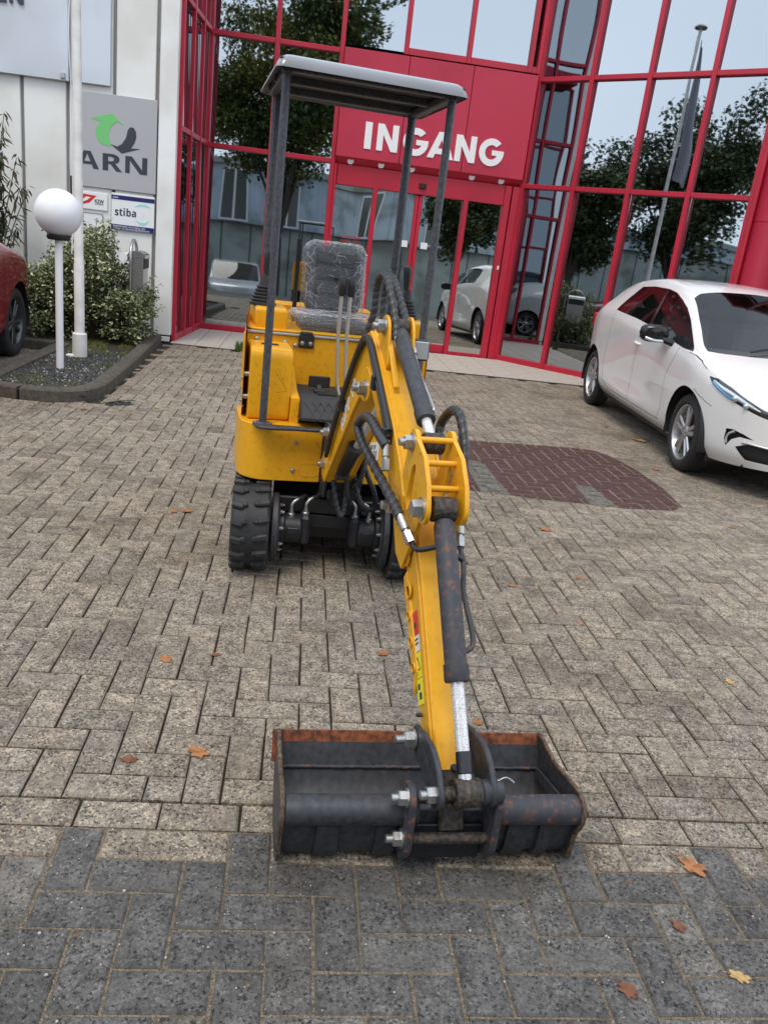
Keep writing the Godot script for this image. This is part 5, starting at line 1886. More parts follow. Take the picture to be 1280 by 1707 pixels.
	# ---- boom: bent box of two plates with a belly
	var top := [0.02, 0.545, 0.10, 0.622, 0.216, 0.735, 0.45, 0.960, 0.60, 1.112, 0.655, 1.165, 0.715, 1.185, 0.80, 1.152, 0.972, 1.052, 1.132, 0.966, 1.26, 0.882, 1.345, 0.80]
	var bot := [1.352, 0.742, 1.31, 0.70, 1.26, 0.72, 1.12, 0.832, 0.95, 0.935, 0.83, 0.995, 0.775, 1.01, 0.70, 0.988, 0.557, 0.872, 0.365, 0.69, 0.12, 0.462, 0.05, 0.475]
	var prof := zy(top + bot)
	var bm := MB.new()
	side_prism(bm, prof, -0.053, 0.053, 0.004, 32.0)
	var boom := put("boom", bm, Y, e)
	for s in [-1.0, 1.0]:  # plate edges stand a little proud of the belly
		var b := MB.new()
		side_prism(b, prof, s * 0.058 - 0.0045, s * 0.058 + 0.0045, 0.002, 32.0)
		put("boom_plate", b, Y, boom)
		b = MB.new()
		side_prism(b, soft(zy([0.74, 1.15, 0.80, 1.245, 0.85, 1.255, 0.885, 1.23, 0.93, 1.10, 0.90, 1.08]), 0.02, 3), s * 0.040 - 0.005, s * 0.040 + 0.005, 0.002)
		put("ram_bracket", b, Y, boom)
		b = MB.new()
		side_prism(b, soft(zy([0.66, 0.955, 0.75, 0.945, 0.815, 0.965, 0.82, 1.04, 0.76, 1.07, 0.68, 1.045]), 0.02, 3), s * 0.066 - 0.004, s * 0.066 + 0.004, 0.002)
		put("boss_plate", b, Y, boom)
	put("rib", MB.new().wedge(Vector3(-0.035, 1.20, 0.86), Vector3(-0.030, 1.045, 1.02), 0.018, 0.016, 0.004), Y, boom)
	words("side_marking", "RIPP 10", 0.055, Transform3D(Basis(Vector3(0, 0.78, 0.63).normalized(), Vector3(0, 0.63, -0.78).normalized(), Vector3(-1, 0, 0)) * Basis(), Vector3(-0.064, 0.875, 0.475)), M.decal_white, boom, true, 0.001)
	put("pin_bolt", MB.new().bolt(Vector3(-0.070, 0.995, 0.765), Vector3(-1, 0, 0), 0.024, 0.030, 0.6), M.zinc, boom)
	put("pin_bolt", MB.new().bolt(Vector3(-0.046, 1.215, 0.845), Vector3(-1, 0, 0), 0.022, 0.026, 0.6), M.zinc, boom)
	put("pin_bolt", MB.new().bolt(Vector3(-0.068, 0.757, 1.305), Vector3(-1, 0, 0), 0.024, 0.028, 0.6), M.zinc, boom)
	# boom ram below, arm ram above
	ram(e, "boom_ram", Vector3(0, 0.515, 0.175), Vector3(0, 0.985, 0.775), 0.028, 0.40, 0.013, M.black_steel, M.chrome, 0.026)
	var ar := ram(e, "arm_ram", Vector3(0.0, 1.215, 0.845), Vector3(0.0, 0.96, 1.36), 0.0255, 0.83, 0.015, M.scuffed_steel, M.chrome, 0.030)
	# ---- arm (dipper) with its head plates
	var A := Vector2(1.36, 0.96)
	var B := Vector2(1.52, 0.822)
	for s in [-1.0, 1.0]:
		var hp := []
		for k in 7: hp.append(A + Vector2.from_angle(lerpf(2.6, 0.5, k / 6.0)) * 0.038)
		hp.append_array([Vector2(1.475, 0.95), Vector2(1.535, 0.89)])
		for k in 7: hp.append(B + Vector2.from_angle(lerpf(0.6, -1.9, k / 6.0)) * 0.042)
		hp.append_array([Vector2(1.46, 0.70), Vector2(1.40, 0.60), Vector2(1.33, 0.62), Vector2(1.265, 0.70), Vector2(1.262, 0.78), Vector2(1.30, 0.85)])
		var slot := soft(P2([1.362, 0.80, 1.385, 0.90, 1.41, 0.915, 1.425, 0.895, 1.405, 0.80, 1.38, 0.765]), 0.012, 3)
		var b := MB.new()
		for half in [P2([1.0, 0.3, 1.393, 0.3, 1.393, 1.3, 1.0, 1.3]), P2([1.393, 0.3, 1.8, 0.3, 1.8, 1.3, 1.393, 1.3])]:  # two halves meet at the slot
			for piece in Geometry2D.intersect_polygons(PackedVector2Array(hp), half):
				for q in Geometry2D.clip_polygons(piece, slot): side_prism(b, q, s * 0.052 - 0.006, s * 0.052 + 0.006, 0.0, 32.0)
		put("arm_head_plate", b, Y, e)
	var arm := MB.new()
	side_prism(arm, zy([1.29, 0.80, 1.40, 0.74, 1.52, 0.625, 1.845, 0.247, 1.79, 0.186, 1.42, 0.555, 1.27, 0.70, 1.255, 0.77]), -0.033, 0.033, 0.005, 30.0)
	var an := put("arm", arm, Y, e)
	for s in [-1.0, 1.0]:
		var b := MB.new()
		side_prism(b, zy([1.40, 0.715, 1.51, 0.62, 1.838, 0.238, 1.795, 0.192, 1.44, 0.555, 1.38, 0.62]), s * 0.036 - 0.004, s * 0.036 + 0.004, 0.002, 30.0)
		put("arm_plate", b, M.yellow_worn, an)
	var nose := MB.new()
	side_prism(nose, zy([1.846, 0.246, 1.885, 0.20, 1.925, 0.13, 1.91, 0.10, 1.87, 0.105, 1.791, 0.185]), -0.033, 0.033, 0.006, 30.0)
	put("arm_nose", nose, M.greasy, an)
	# back rail of the arm with round holes, shown as a scalloped flange with bosses
	var fg := []
	for k in 8: fg.append_array([1.40 + k * 0.033, 0.575 - k * 0.0335 - (0.012 if k % 2 else 0.0)])
	fg.append_array([1.63, 0.40, 1.42, 0.60])
	var fb := MB.new()
	side_prism(fb, zy(fg), -0.046, -0.038, 0.002)
	put("flange", fb, Y, an)
	for q in [[1.405, 0.640, 0.022], [1.468, 0.560, 0.016], [1.50, 0.50, 0.011], [1.548, 0.445, 0.011], [1.600, 0.395, 0.011]]:
		var b := MB.new()
		b.x = MB.along(Vector3(-0.0445, q[1], q[0]), Vector3(-0.0525, q[1], q[0]))
		b.lathe([Vector2(q[2], 0), Vector2(q[2] * 1.35, 0.0), Vector2(q[2] * 1.3, 0.006), Vector2(q[2], 0.006), Vector2(q[2] * 0.95, 0.0)], 16)
		put("hole_rim", b, Y, an)
		b = MB.new()
		b.x = MB.along(Vector3(-0.0445, q[1], q[0]), Vector3(-0.0525, q[1], q[0]))
		b.lathe([Vector2(q[2], 0.002), Vector2(0, 0.002)], 16)
		put("hole", b, M.trim_black, an)
	for q in [[1.385, 0.975], [1.44, 0.925], [1.485, 0.868]]:
		put("cross_bar", MB.new().cyl(Vector3(-0.048, q[1], q[0]), Vector3(0.048, q[1], q[0]), 0.009, 0.009, 14), Y, e)
	put("pin_bolt", MB.new().bolt(Vector3(-0.058, A.y, A.x), Vector3(-1, 0, 0), 0.021, 0.025, 0.6), M.zinc, e)
	put("pin_bolt", MB.new().bolt(Vector3(-0.058, B.y, B.x), Vector3(-1, 0, 0), 0.025, 0.030, 0.0), M.zinc, e)
	# stickers on the left face of the arm
	var Ld := Vector2(0.652, -0.758)  # along the arm, towards the bucket
	var Ln := Vector2(0.758, 0.652)
	var stick := func(called: String, t0: float, t1: float, n0: float, n1: float, m: Material, x := -0.0410) -> void:
		var o := Vector2(1.455, 0.622)
		var q := PackedVector2Array([o + Ld * t0 + Ln * n0, o + Ld * t1 + Ln * n0, o + Ld * t1 + Ln * n1, o + Ld * t0 + Ln * n1])
		put(called, side_prism(MB.new(), q, x - 0.0008, x, 0.0), m, an)
	stick.call("warning_sticker", 0.12, 0.185, -0.035, 0.015, M.decal_red)
	stick.call("warning_sticker", 0.186, 0.23, -0.035, 0.015, M.decal_white)
	stick.call("warning_sticker", 0.233, 0.30, -0.035, 0.015, M.decal_yellow)
	stick.call("warning_sticker", 0.302, 0.37, -0.035, 0.015, M.decal_yellow)
	stick.call("symbol", 0.15, 0.165, -0.018, -0.004, M.letter_dark, -0.0420)
	stick.call("symbol", 0.195, 0.199, -0.028, 0.008, M.letter_dark, -0.0420)
	stick.call("symbol", 0.206, 0.210, -0.028, 0.008, M.letter_dark, -0.0420)
	var warn := func(t: float) -> void:
		var o := Vector2(1.455, 0.622) + Ld * t + Ln * -0.012
		var a := o + Ld * -0.018
		var b := o + Ld * 0.016 + Ln * 0.020
		var c := o + Ld * 0.016 - Ln * 0.020
		for q in [[a, b], [b, c], [c, a]]: put("symbol", MB.new().tube([Vector3(-0.0417, q[0].y, q[0].x), Vector3(-0.0417, q[1].y, q[1].x)], 0.0016, 5), M.letter_dark, an)
	warn.call(0.262)
	stick.call("symbol", 0.315, 0.33, -0.024, -0.006, M.letter_dark, -0.0420)
	stick.call("symbol", 0.338, 0.356, -0.016, 0.004, M.letter_dark, -0.0420)
	# grease nipples and worn spots on the arm's front
	for q in [[0.55, 0.012, 0.010], [0.61, -0.006, 0.013]]:
		var o: Vector2 = Vector2(1.52, 0.625) + Vector2(0.652, -0.758) * q[0] * 0.9
		put("grease_plug", MB.new().cyl(Vector3(q[1], o.y - 0.002, o.x - 0.002), Vector3(q[1], o.y + 0.006, o.x + 0.007), q[2], q[2] * 0.9, 14, 0.002), M.rusty_steel, an)
	put("grease_nipple", MB.new().cyl(Vector3(-0.046, 0.325, 1.72), Vector3(-0.062, 0.325, 1.72), 0.006, 0.005, 10), M.greasy, an)
	# bucket ram on the arm
	var R := Vector3(0.005, 0.262, 1.955)
	ram(e, "bucket_ram", Vector3(0.0, B.y, B.x), R, 0.0285, 0.635, 0.0165, M.rusty_steel, M.chrome, 0.034)
	var sl := MB.new()
	sl.cyl(R + Vector3(0, 0.034, -0.026), R + Vector3(0, 0.075, -0.058), 0.020, 0.019, 18, 0.002)
	put("rod_sleeve", sl, M.black_steel, e)
	# rocker levers from the arm to the ram's eye
	for s in [-1.0, 1.0]:
		var q := []
		for k in 6: q.append(Vector2(1.765, 0.285) + Vector2.from_angle(lerpf(4.4, 1.9, k / 5.0)) * 0.034)
		for k in range(1, 8):
			var t := k / 8.0
			q.append(Vector2(1.755, 0.317).lerp(Vector2(1.990, 0.270), t) + Vector2(0.022, 0.046) * sin(PI * t))
		for k in 6: q.append(Vector2(1.955, 0.262) + Vector2.from_angle(lerpf(0.3, -2.2, k / 5.0)) * 0.036)
		var b := MB.new()
		side_prism(b, PackedVector2Array(q), s * 0.066 - 0.007, s * 0.066 + 0.007, 0.003, 50.0)
		put("rocker_lever", b, M.scuffed_steel, e)
	put("pin_bolt", MB.new().bolt(Vector3(-0.075, 0.285, 1.765), Vector3(-1, 0, 0), 0.0215, 0.028, 0.8), M.zinc, e)
	put("pin", MB.new().cyl(Vector3(-0.074, 0.285, 1.765), Vector3(0.078, 0.285, 1.765), 0.013, 0.013, 14), M.greasy, e)
	put("pin", MB.new().cyl(R + Vector3(-0.10, 0, 0), R + Vector3(0.036, 0, 0), 0.017, 0.017, 16, 0.002), M.greasy, e)
	put("pin_sleeve", MB.new().cyl(R + Vector3(0.034, 0, 0), R + Vector3(0.088, 0, 0), 0.030, 0.030, 20, 0.003), M.scuffed_steel, e)
	put("pin_bolt", MB.new().bolt(R + Vector3(-0.068, 0.0, 0.0), Vector3(-1, 0, 0), 0.021, 0.032, 0.5), M.zinc, e)
	var clip := curve([R + Vector3(0.075, 0.03, 0), R + Vector3(0.095, 0.038, 0.0), R + Vector3(0.115, 0.026, 0.005)], 4)
	put("split_pin", MB.new().tube(clip, 0.0022, 6), M.zinc, e)
	bucket(e)
	# ---- hydraulic lines
	hose(e, "looped_hose", [Vector3(-0.088, 0.905, 1.185), Vector3(-0.098, 0.925, 1.13), Vector3(-0.10, 0.942, 1.03), Vector3(-0.10, 0.932, 0.93), Vector3(-0.10, 0.886, 0.85), Vector3(-0.10, 0.850, 0.92), Vector3(-0.10, 0.825, 1.11), Vector3(-0.10, 0.80, 1.33), Vector3(-0.095, 0.775, 1.455)], 0.0135, true)
	fitting(e, Vector3(-0.095, 0.777, 1.445), Vector3(-0.072, 0.722, 1.512), 0.0145)
	hose(e, "looped_hose", [Vector3(0.085, 0.90, 1.16), Vector3(0.095, 0.955, 1.12), Vector3(0.10, 0.996, 1.145), Vector3(0.10, 1.028, 1.21), Vector3(0.10, 1.018, 1.28), Vector3(0.10, 0.945, 1.345), Vector3(0.09, 0.845, 1.40), Vector3(0.075, 0.765, 1.46)], 0.0125, true)
	fitting(e, Vector3(0.076, 0.77, 1.455), Vector3(0.067, 0.712, 1.512), 0.0135)
	hose(e, "boom_hose", [Vector3(-0.02, 1.19, 0.90), Vector3(-0.022, 1.25, 0.86), Vector3(-0.03, 1.32, 0.80), Vector3(-0.03, 1.362, 0.73), Vector3(-0.03, 1.366, 0.64), Vector3(-0.03, 1.32, 0.60), Vector3(-0.03, 1.25, 0.60), Vector3(-0.045, 1.17, 0.60)], 0.0115, true)
	hose(e, "boom_hose", [Vector3(0.04, 1.18, 0.86), Vector3(0.036, 1.25, 0.77), Vector3(0.032, 1.315, 0.66), Vector3(0.03, 1.358, 0.57), Vector3(0.03, 1.35, 0.50), Vector3(0.03, 1.29, 0.475), Vector3(0.03, 1.16, 0.50), Vector3(0.03, 1.02, 0.52)], 0.0115, true)
	fitting(e, Vector3(-0.02, 1.205, 0.885), Vector3(-0.012, 1.165, 0.925), 0.0125)
	fitting(e, Vector3(0.041, 1.185, 0.855), Vector3(0.046, 1.14, 0.90), 0.0125)
	put("steel_line", MB.new().tube(curve([Vector3(0.046, 1.15, 0.89), Vector3(0.050, 1.09, 0.985), Vector3(0.054, 1.035, 1.115), Vector3(0.055, 1.012, 1.155), Vector3(0.045, 0.995, 1.15), Vector3(0.02, 0.995, 1.20)], 5), 0.0058, 10), M.zinc, e)
	put("steel_line", MB.new().tube(curve([Vector3(-0.072, 0.728, 1.505), Vector3(-0.068, 0.715, 1.53), Vector3(-0.055, 0.72, 1.555), Vector3(-0.02, 0.74, 1.58)], 5), 0.0075, 10), M.black_steel, e)
	put("steel_line", MB.new().tube(curve([Vector3(0.067, 0.716, 1.508), Vector3(0.066, 0.68, 1.56), Vector3(0.062, 0.62, 1.60), Vector3(0.068, 0.55, 1.68), Vector3(0.062, 0.522, 1.715), Vector3(0.03, 0.515, 1.735)], 5), 0.0075, 10), M.rusty_steel, e)
	put("steel_line", MB.new().tube([Vector3(0.066, 0.69, 1.55), Vector3(0.02, 0.72, 1.565)], 0.0075, 10), M.black_steel, e)
	for d in [0.0, 0.022]:
		hose(e, "boom_line", [Vector3(-0.078, 0.60 + d, 0.20), Vector3(-0.078, 0.79 + d, 0.34), Vector3(-0.076, 1.02 + d * 0.6, 0.535), Vector3(-0.074, 1.135 + d * 0.5, 0.66), Vector3(-0.073, 1.150 + d * 0.4, 0.75), Vector3(-0.074, 1.09 + d, 0.87), Vector3(-0.075, 0.99 + d, 1.05), Vector3(-0.075, 0.92 + d, 1.16)], 0.0095, false)
	for q in [[1.045, 0.93], [0.925, 1.145], [0.86, 0.405]]:
		put("line_clamp", MB.new().box(Vector3(-0.074, q[0], q[1]), Vector3(0.036, 0.05, 0.028), 0.005), M.black_steel, e)
	fitting(e, Vector3(-0.085, 0.915, 1.17), Vector3(-0.085, 0.835, 1.215), 0.0135)
	for q in [[Vector3(-0.015, 0.60, 0.10), Vector3(-0.022, 0.47, 0.13), Vector3(0.01, 0.335, 0.15), Vector3(0.032, 0.34, 0.145), Vector3(0.036, 0.48, 0.125), Vector3(0.03, 0.60, 0.10)],
		[Vector3(0.09, 0.61, 0.12), Vector3(0.122, 0.51, 0.14), Vector3(0.165, 0.43, 0.12), Vector3(0.19, 0.35, 0.07), Vector3(0.15, 0.30, 0.05)],
		[Vector3(0.06, 0.52, 0.14), Vector3(0.095, 0.40, 0.15), Vector3(0.14, 0.345, 0.12), Vector3(0.19, 0.325, 0.06)],
		[Vector3(-0.01, 0.66, 0.12), Vector3(0.02, 0.56, 0.17), Vector3(0.035, 0.44, 0.16), Vector3(0.06, 0.36, 0.10), Vector3(0.05, 0.33, 0.02)],
		[Vector3(0.075, 0.66, 0.10), Vector3(0.10, 0.60, 0.16), Vector3(0.085, 0.50, 0.18), Vector3(0.055, 0.44, 0.13), Vector3(0.06, 0.38, 0.06)],
		[Vector3(0.05, 0.62, 0.13), Vector3(0.075, 0.60, 0.17), Vector3(0.10, 0.575, 0.15), Vector3(0.085, 0.545, 0.12)]]:
		hose(e, "hose", q, 0.0105, true)
	# work lamp on the right of the boom
	var wl := MB.new()
	wl.box(Vector3(0.095, 1.145, 0.80), Vector3(0.06, 0.07, 0.03), 0.008)
	var wn := put("work_lamp", wl, M.black_plastic, e)
	put("lens", MB.new().box(Vector3(0.095, 1.145, 0.816), Vector3(0.048, 0.058, 0.004), 0.002), M.lamp_clear, wn)

func rounded_at(x: float, y: float, w: float, h: float, rr: float) -> PackedVector2Array:
	var p := rounded(w, h, rr, 6)
	for k in p.size(): p[k] += Vector2(x, y)
	return p

func wrap_sheet(b: MB, outline: PackedVector2Array, z_front: float, z_back: float, nz: FastNoiseLite) -> void:
	# loose clear film: rings that shrink over the front, creased by noise
	var rings := [[0.0, 0.0], [-0.004, 0.35], [0.0, 0.72], [0.012, 0.95], [0.03, 1.0], [0.055, 0.98], [0.085, 0.93], [0.115, 0.90], [0.14, 0.89], [0.157, 0.885]]
	var dense := PackedVector2Array()
	for k in outline.size():
		var a := outline[k]
		var c := outline[(k + 1) % outline.size()]
		var n := maxi(1, int(a.distance_to(c) / 0.007))
		for j in n: dense.append(a.lerp(c, float(j) / n))
	var ctr := Vector2.ZERO
	for p in dense: ctr += p / dense.size()
	var rows := []
	var steps := 5
	for k in rings.size() - 1:
		for s in steps:
			var t := float(s) / steps
			var inset: float = lerpf(rings[k][0], rings[k + 1][0], t)
			var f: float = lerpf(rings[k][1], rings[k + 1][1], t)
			var row := []
			for p in dense:
				var half := (p - ctr).length()
				var q := ctr + (p - ctr) * (1.0 - inset / 0.16)
				var z := lerpf(z_back, z_front, f)
				var w := nz.get_noise_3d(q.x * 1.0, q.y * 1.0, z) + 0.6 * (1.0 - 2.0 * absf(nz.get_noise_3d(q.x * 2.3 + 5.0, q.y * 2.3, z)))
				row.append(Vector3(q.x + (p - ctr).normalized().x * w * 0.005, q.y + (p - ctr).normalized().y * w * 0.005, z + w * 0.0095))
			rows.append(row)
	b.grid(rows, true, true)

func bucket(e: Node3D) -> void:
	var bk := Node3D.new()
	bk.name = nm(e, "bucket")
	e.add_child(bk, true)
	bk.transform = Transform3D(Basis(), Vector3(-0.04, 0, 1.88)) * Transform3D(Basis(Vector3.UP, deg_to_rad(-5.0)), Vector3.ZERO) * Transform3D(Basis(), Vector3(0.04, 0, -1.88))
	var x0 := -0.418
	var x1 := 0.335
	# shell: from the lip down the far wall, over the floor, up the near wall to the tube
	var line := [Vector2(1.590, 0.150), Vector2(1.622, 0.085), Vector2(1.655, 0.040), Vector2(1.70, 0.012), Vector2(1.77, 0.004), Vector2(1.835, 0.006), Vector2(1.868, 0.022), Vector2(1.885, 0.06), Vector2(1.893, 0.11), Vector2(1.893, 0.165)]
	var out := PackedVector2Array()
	var sm := []
	for k in line.size() - 1:
		for j in 4:
			var p0: Vector2 = line[maxi(k - 1, 0)]; var p3: Vector2 = line[mini(k + 2, line.size() - 1)]
			sm.append(line[k].cubic_interpolate(line[k + 1], p0, p3, j / 4.0))
	sm.append(line[-1])
	for p in sm: out.append(p)
	for k in range(sm.size() - 1, -1, -1):
		var a: Vector2 = sm[maxi(k - 1, 0)]
		var c: Vector2 = sm[mini(k + 1, sm.size() - 1)]
		var t := (c - a).normalized()
		out.append(sm[k] + Vector2(-t.y, t.x) * 0.008)
	var b := MB.new()
	side_prism(b, out, x0 + 0.008, x1 - 0.008, 0.0, 50.0)
	put("shell", b, M.scuffed_steel, bk)
	b = MB.new()
	side_prism(b, zy([1.566, 0.172, 1.578, 0.176, 1.618, 0.104, 1.608, 0.096]), -0.432, 0.347, 0.001)
	put("cutting_edge", b, M.rust, bk)
	var bead := []
	var rr := RandomNumberGenerator.new()
	rr.seed = 4
	var rad := []
	for k in 90:
		bead.append(Vector3(lerpf(x0 + 0.012, x1 - 0.012, k / 89.0), 0.0975 + rr.randf_range(-0.0008, 0.0008), 1.630 + rr.randf_range(-0.001, 0.001)))
		rad.append(0.0055 * rr.randf_range(0.75, 1.15))
	put("weld_bead", MB.new().tube(bead, rad, 8), M.rusty_steel, bk)
	var sp := soft(zy([1.562, 0.165, 1.59, 0.182, 1.72, 0.178, 1.88, 0.211, 1.91, 0.206, 1.932, 0.18, 1.928, 0.145, 1.905, 0.11, 1.895, 0.02, 1.84, -0.001, 1.70, 0.002, 1.63, 0.05]), 0.016, 3)
	for q in [[x0 - 0.004, x0 + 0.008], [x1 - 0.008, x1 + 0.004]]:
		b = MB.new()
		side_prism(b, sp, q[0], q[1], 0.002)
		var pl := put("side_plate", b, M.scuffed_steel, bk)
		var rim := []
		for p in sp: rim.append(Vector3((q[0] + q[1]) / 2, p.y, p.x))
		rim.append(rim[0])
		put("worn_edge", MB.new().tube(rim, 0.0066, 6), M.worn_rust, pl)
	# gusset inside the right end
	put("gusset", MB.new().wedge(Vector3(x1 - 0.02, 0.10, 1.65), Vector3(x1 - 0.02, 0.15, 1.86), 0.006, 0.03, 0.001), M.scuffed_steel, bk)
	# tube along the near rim, broken by the ears
	for q in [[x0 + 0.008, -0.085, M.scuffed_steel], [0.085, x1 - 0.006, M.rusty_steel]]:
		b = MB.new()
		b.cyl(Vector3(q[0], 0.168, 1.893), Vector3(q[1], 0.168, 1.893), 0.037, 0.037, 24, 0.003)
		put("rim_tube", b, q[2], bk)
	for q in [[-0.30, 0.055], [-0.155, 0.05], [0.18, 0.055], [0.255, 0.035]]:
		b = MB.new()
		side_prism(b, zy([1.80, -0.001, 1.84, -0.001, 1.878, 0.016, 1.898, 0.055, 1.904, 0.125, 1.897, 0.13, 1.885, 0.06, 1.862, 0.012]), q[0] - q[1] / 2, q[0] + q[1] / 2, 0.001)
		put("wear_strip", b, M.scuffed_steel, bk)
	# ears with the two pins
	for x in [-0.115, 0.095]:
		b = MB.new()
		side_prism(b, soft(zy([1.875, 0.245, 1.935, 0.268, 1.968, 0.245, 1.972, 0.10, 1.925, 0.045, 1.885, 0.05]), 0.02, 4), x - 0.009, x + 0.009, 0.003)
		put("ear", b, M.rusty_steel, bk)
	b = MB.new()
	b.box(Vector3(-0.01, 0.085, 1.905), Vector3(0.19, 0.10, 0.008), 0.002)
	put("back_patch", b, M.black_steel, bk)
	for q in [[0.235, 0.020, 0.04], [0.118, 0.018, 0.035]]:
		put("pin", MB.new().cyl(Vector3(-0.12, q[0], 1.935), Vector3(0.11, q[0], 1.935), 0.014, 0.014, 14), M.greasy, bk)
		put("pin_bolt", MB.new().bolt(Vector3(-0.124, q[0], 1.935), Vector3(-1, 0, 0), 0.019, 0.024, 0.7), M.zinc, bk)

# ---------------------------------------------------------------- cars
func ip(keys: Array, s: float) -> float:  # smooth interpolation through [s, value] pairs
	var m := keys.size()
	if s <= keys[0][0]: return keys[0][1]
	if s >= keys[m - 1][0]: return keys[m - 1][1]
	var k := 0
	while keys[k + 1][0] < s: k += 1
	var a: Array = keys[k]; var b: Array = keys[k + 1]
	var h: float = b[0] - a[0]
	var d: float = (b[1] - a[1]) / h
	var ma := d; var mb := d
	if k > 0:
		var d0: float = (a[1] - keys[k - 1][1]) / (a[0] - keys[k - 1][0])
		ma = 0.0 if d0 * d <= 0.0 else 2.0 * d0 * d / (d0 + d)
	if k < m - 2:
		var d1: float = (keys[k + 2][1] - b[1]) / (keys[k + 2][0] - b[0])
		mb = 0.0 if d1 * d <= 0.0 else 2.0 * d1 * d / (d1 + d)
	var t: float = (s - a[0]) / h
	var t2: float = t * t
	var t3: float = t2 * t
	return (2 * t3 - 3 * t2 + 1) * a[1] + (t3 - 2 * t2 + t) * h * ma + (-2 * t3 + 3 * t2) * b[1] + (t3 - t2) * h * mb

class CarShape:
	var host
	var S := []      # stations
	var C := []      # control points of each station: (half width, height)

	func _init(h, spec: Dictionary) -> void:
		host = h
		var a: float = spec.s0
		var b: float = spec.s1
		var n := 150
		for k in n + 1:
			var u := float(k) / n
			var s := lerpf(a, b, u)
			var w: float = h.ip(spec.w, s)
			var yt: float = h.ip(spec.top, s)
			var ys: float = h.ip(spec.shoulder, s)
			var wr: float = h.ip(spec.roof, s)
			var yl: float = h.ip(spec.low, s)
			var P := [Vector2(w * 0.88, yl), Vector2(w * 0.965, yl + 0.10), Vector2(w * (0.992 - spec.scoop * sin(clampf((s - 0.4) / 2.1, 0, 1) * PI)), yl + 0.30), Vector2(w, lerpf(yl + 0.30, ys, 0.72)), Vector2(w * 0.975, ys), Vector2.ZERO, Vector2(wr, yt - minf(0.055, (yt - ys) * 0.4)), Vector2(wr * 0.60, yt - 0.012), Vector2(0, yt)]
			P[5] = P[4].lerp(P[6], 0.5) + Vector2(0.018, 0.0)
			S.append(s)
			C.append(P)

	func pos(s: float, t: float) -> Vector3:
		var f := clampf((s - S[0]) / (S[-1] - S[0]) * (S.size() - 1), 0.0, S.size() - 1.0001)
		var i := int(f)
		var q0 := sec(C[i], t)
		var q1 := sec(C[i + 1], t)
		var q := q0.lerp(q1, f - i)
		return Vector3(-q.x, q.y, s)

	func sec(P: Array, t: float) -> Vector2:
		var k := clampi(int(t), 0, 7)
		var p3: Vector2 = P[k + 2] if k < 7 else Vector2(-P[7].x, P[7].y)
		return P[k].cubic_interpolate(P[k + 1], P[maxi(k - 1, 0)], p3, t - k)

	func nor(s: float, t: float) -> Vector3:
		var e := 0.012
		var ds := pos(s + e, t) - pos(s - e, t)
		var dt := pos(s, minf(t + 0.05, 8.0)) - pos(s, maxf(t - 0.05, 0.0))
		return ds.cross(dt).normalized()

	func tt(s: float, y: float) -> float:  # where the flank reaches a height
		var lo := 0.0
		var hi := 8.0
		for k in 22:
			var m := (lo + hi) / 2
			if pos(s, m).y < y: lo = m
			else: hi = m
		return (lo + hi) / 2

	func st(poly: Array, dense := 4) -> PackedVector2Array:  # (s, y) outline to (s, t)
		var out := PackedVector2Array()
		for k in range(0, poly.size(), 2):
			var a := Vector2(poly[k], poly[k + 1])
			var k2 := (k + 2) % poly.size()
			var b := Vector2(poly[k2], poly[k2 + 1])
			for j in dense:
				var p := a.lerp(b, float(j) / dense)
				out.append(Vector2(p.x, tt(p.x, p.y)))
		return out

	func skin(cuts: Array, ns: int, nt: int) -> Array:  # cuts: [outline in (s, t), depth]; returns [body, cut 0, cut 1, ...] as MBs for the left side
		var mbs := [host.MB.new()]
		var boxes := []
		for c in cuts:
			mbs.append(host.MB.new())
			var r := Rect2(c[0][0], Vector2.ZERO)
			for p in c[0]: r = r.expand(p)
			boxes.append(r.grow(0.0001))
		var a: float = S[0]
		var b: float = S[-1]
		for i in ns:
			for j in nt:
				var s0 := lerpf(a, b, float(i) / ns); var s1 := lerpf(a, b, float(i + 1) / ns)
				var t0 := 8.0 * j / nt; var t1 := 8.0 * (j + 1) / nt
				var cell := PackedVector2Array([Vector2(s0, t0), Vector2(s1, t0), Vector2(s1, t1), Vector2(s0, t1)])
				var rest := [cell]
				var R := Rect2(s0, t0, s1 - s0, t1 - t0)
				for c in cuts.size():
					if not boxes[c].intersects(R): continue
					var nx := []
					for p in rest:
						for q in Geometry2D.intersect_polygons(p, cuts[c][0]): emit(mbs[c + 1], q, cuts[c][1])
						nx.append_array(Geometry2D.clip_polygons(p, cuts[c][0]))
					rest = nx
				for p in rest: emit(mbs[0], p, 0.0)
		return mbs

	func emit(b, p: PackedVector2Array, deep: float) -> void:
		if p.size() < 3: return
		var t: PackedInt32Array = PackedInt32Array([0, 1, 2, 0, 2, 3]) if p.size() == 4 else Geometry2D.triangulate_polygon(p)
		var base: int = b.v.size()
		for q in p:
			var nn := nor(q.x, q.y)
			b.vert(pos(q.x, q.y) - nn * deep, nn)
		for k in range(0, t.size(), 3):
			var A := p[t[k]]; var B := p[t[k + 1]]; var Cc := p[t[k + 2]]
			if (B - A).cross(Cc - A) > 0: b.face(base + t[k], base + t[k + 1], base + t[k + 2])
			else: b.face(base + t[k], base + t[k + 2], base + t[k + 1])

func mirrored(b: MB) -> MB:
	var o := MB.new()
	o.v = b.v.duplicate(); o.n = b.n.duplicate(); o.uv = b.uv.duplicate()
	for k in o.v.size():
		o.v[k].x = -o.v[k].x
		o.n[k].x = -o.n[k].x
	o.i = b.i.duplicate()
	for k in range(0, o.i.size(), 3):
		var q := o.i[k + 1]
		o.i[k + 1] = o.i[k + 2]
		o.i[k + 2] = q
	return o

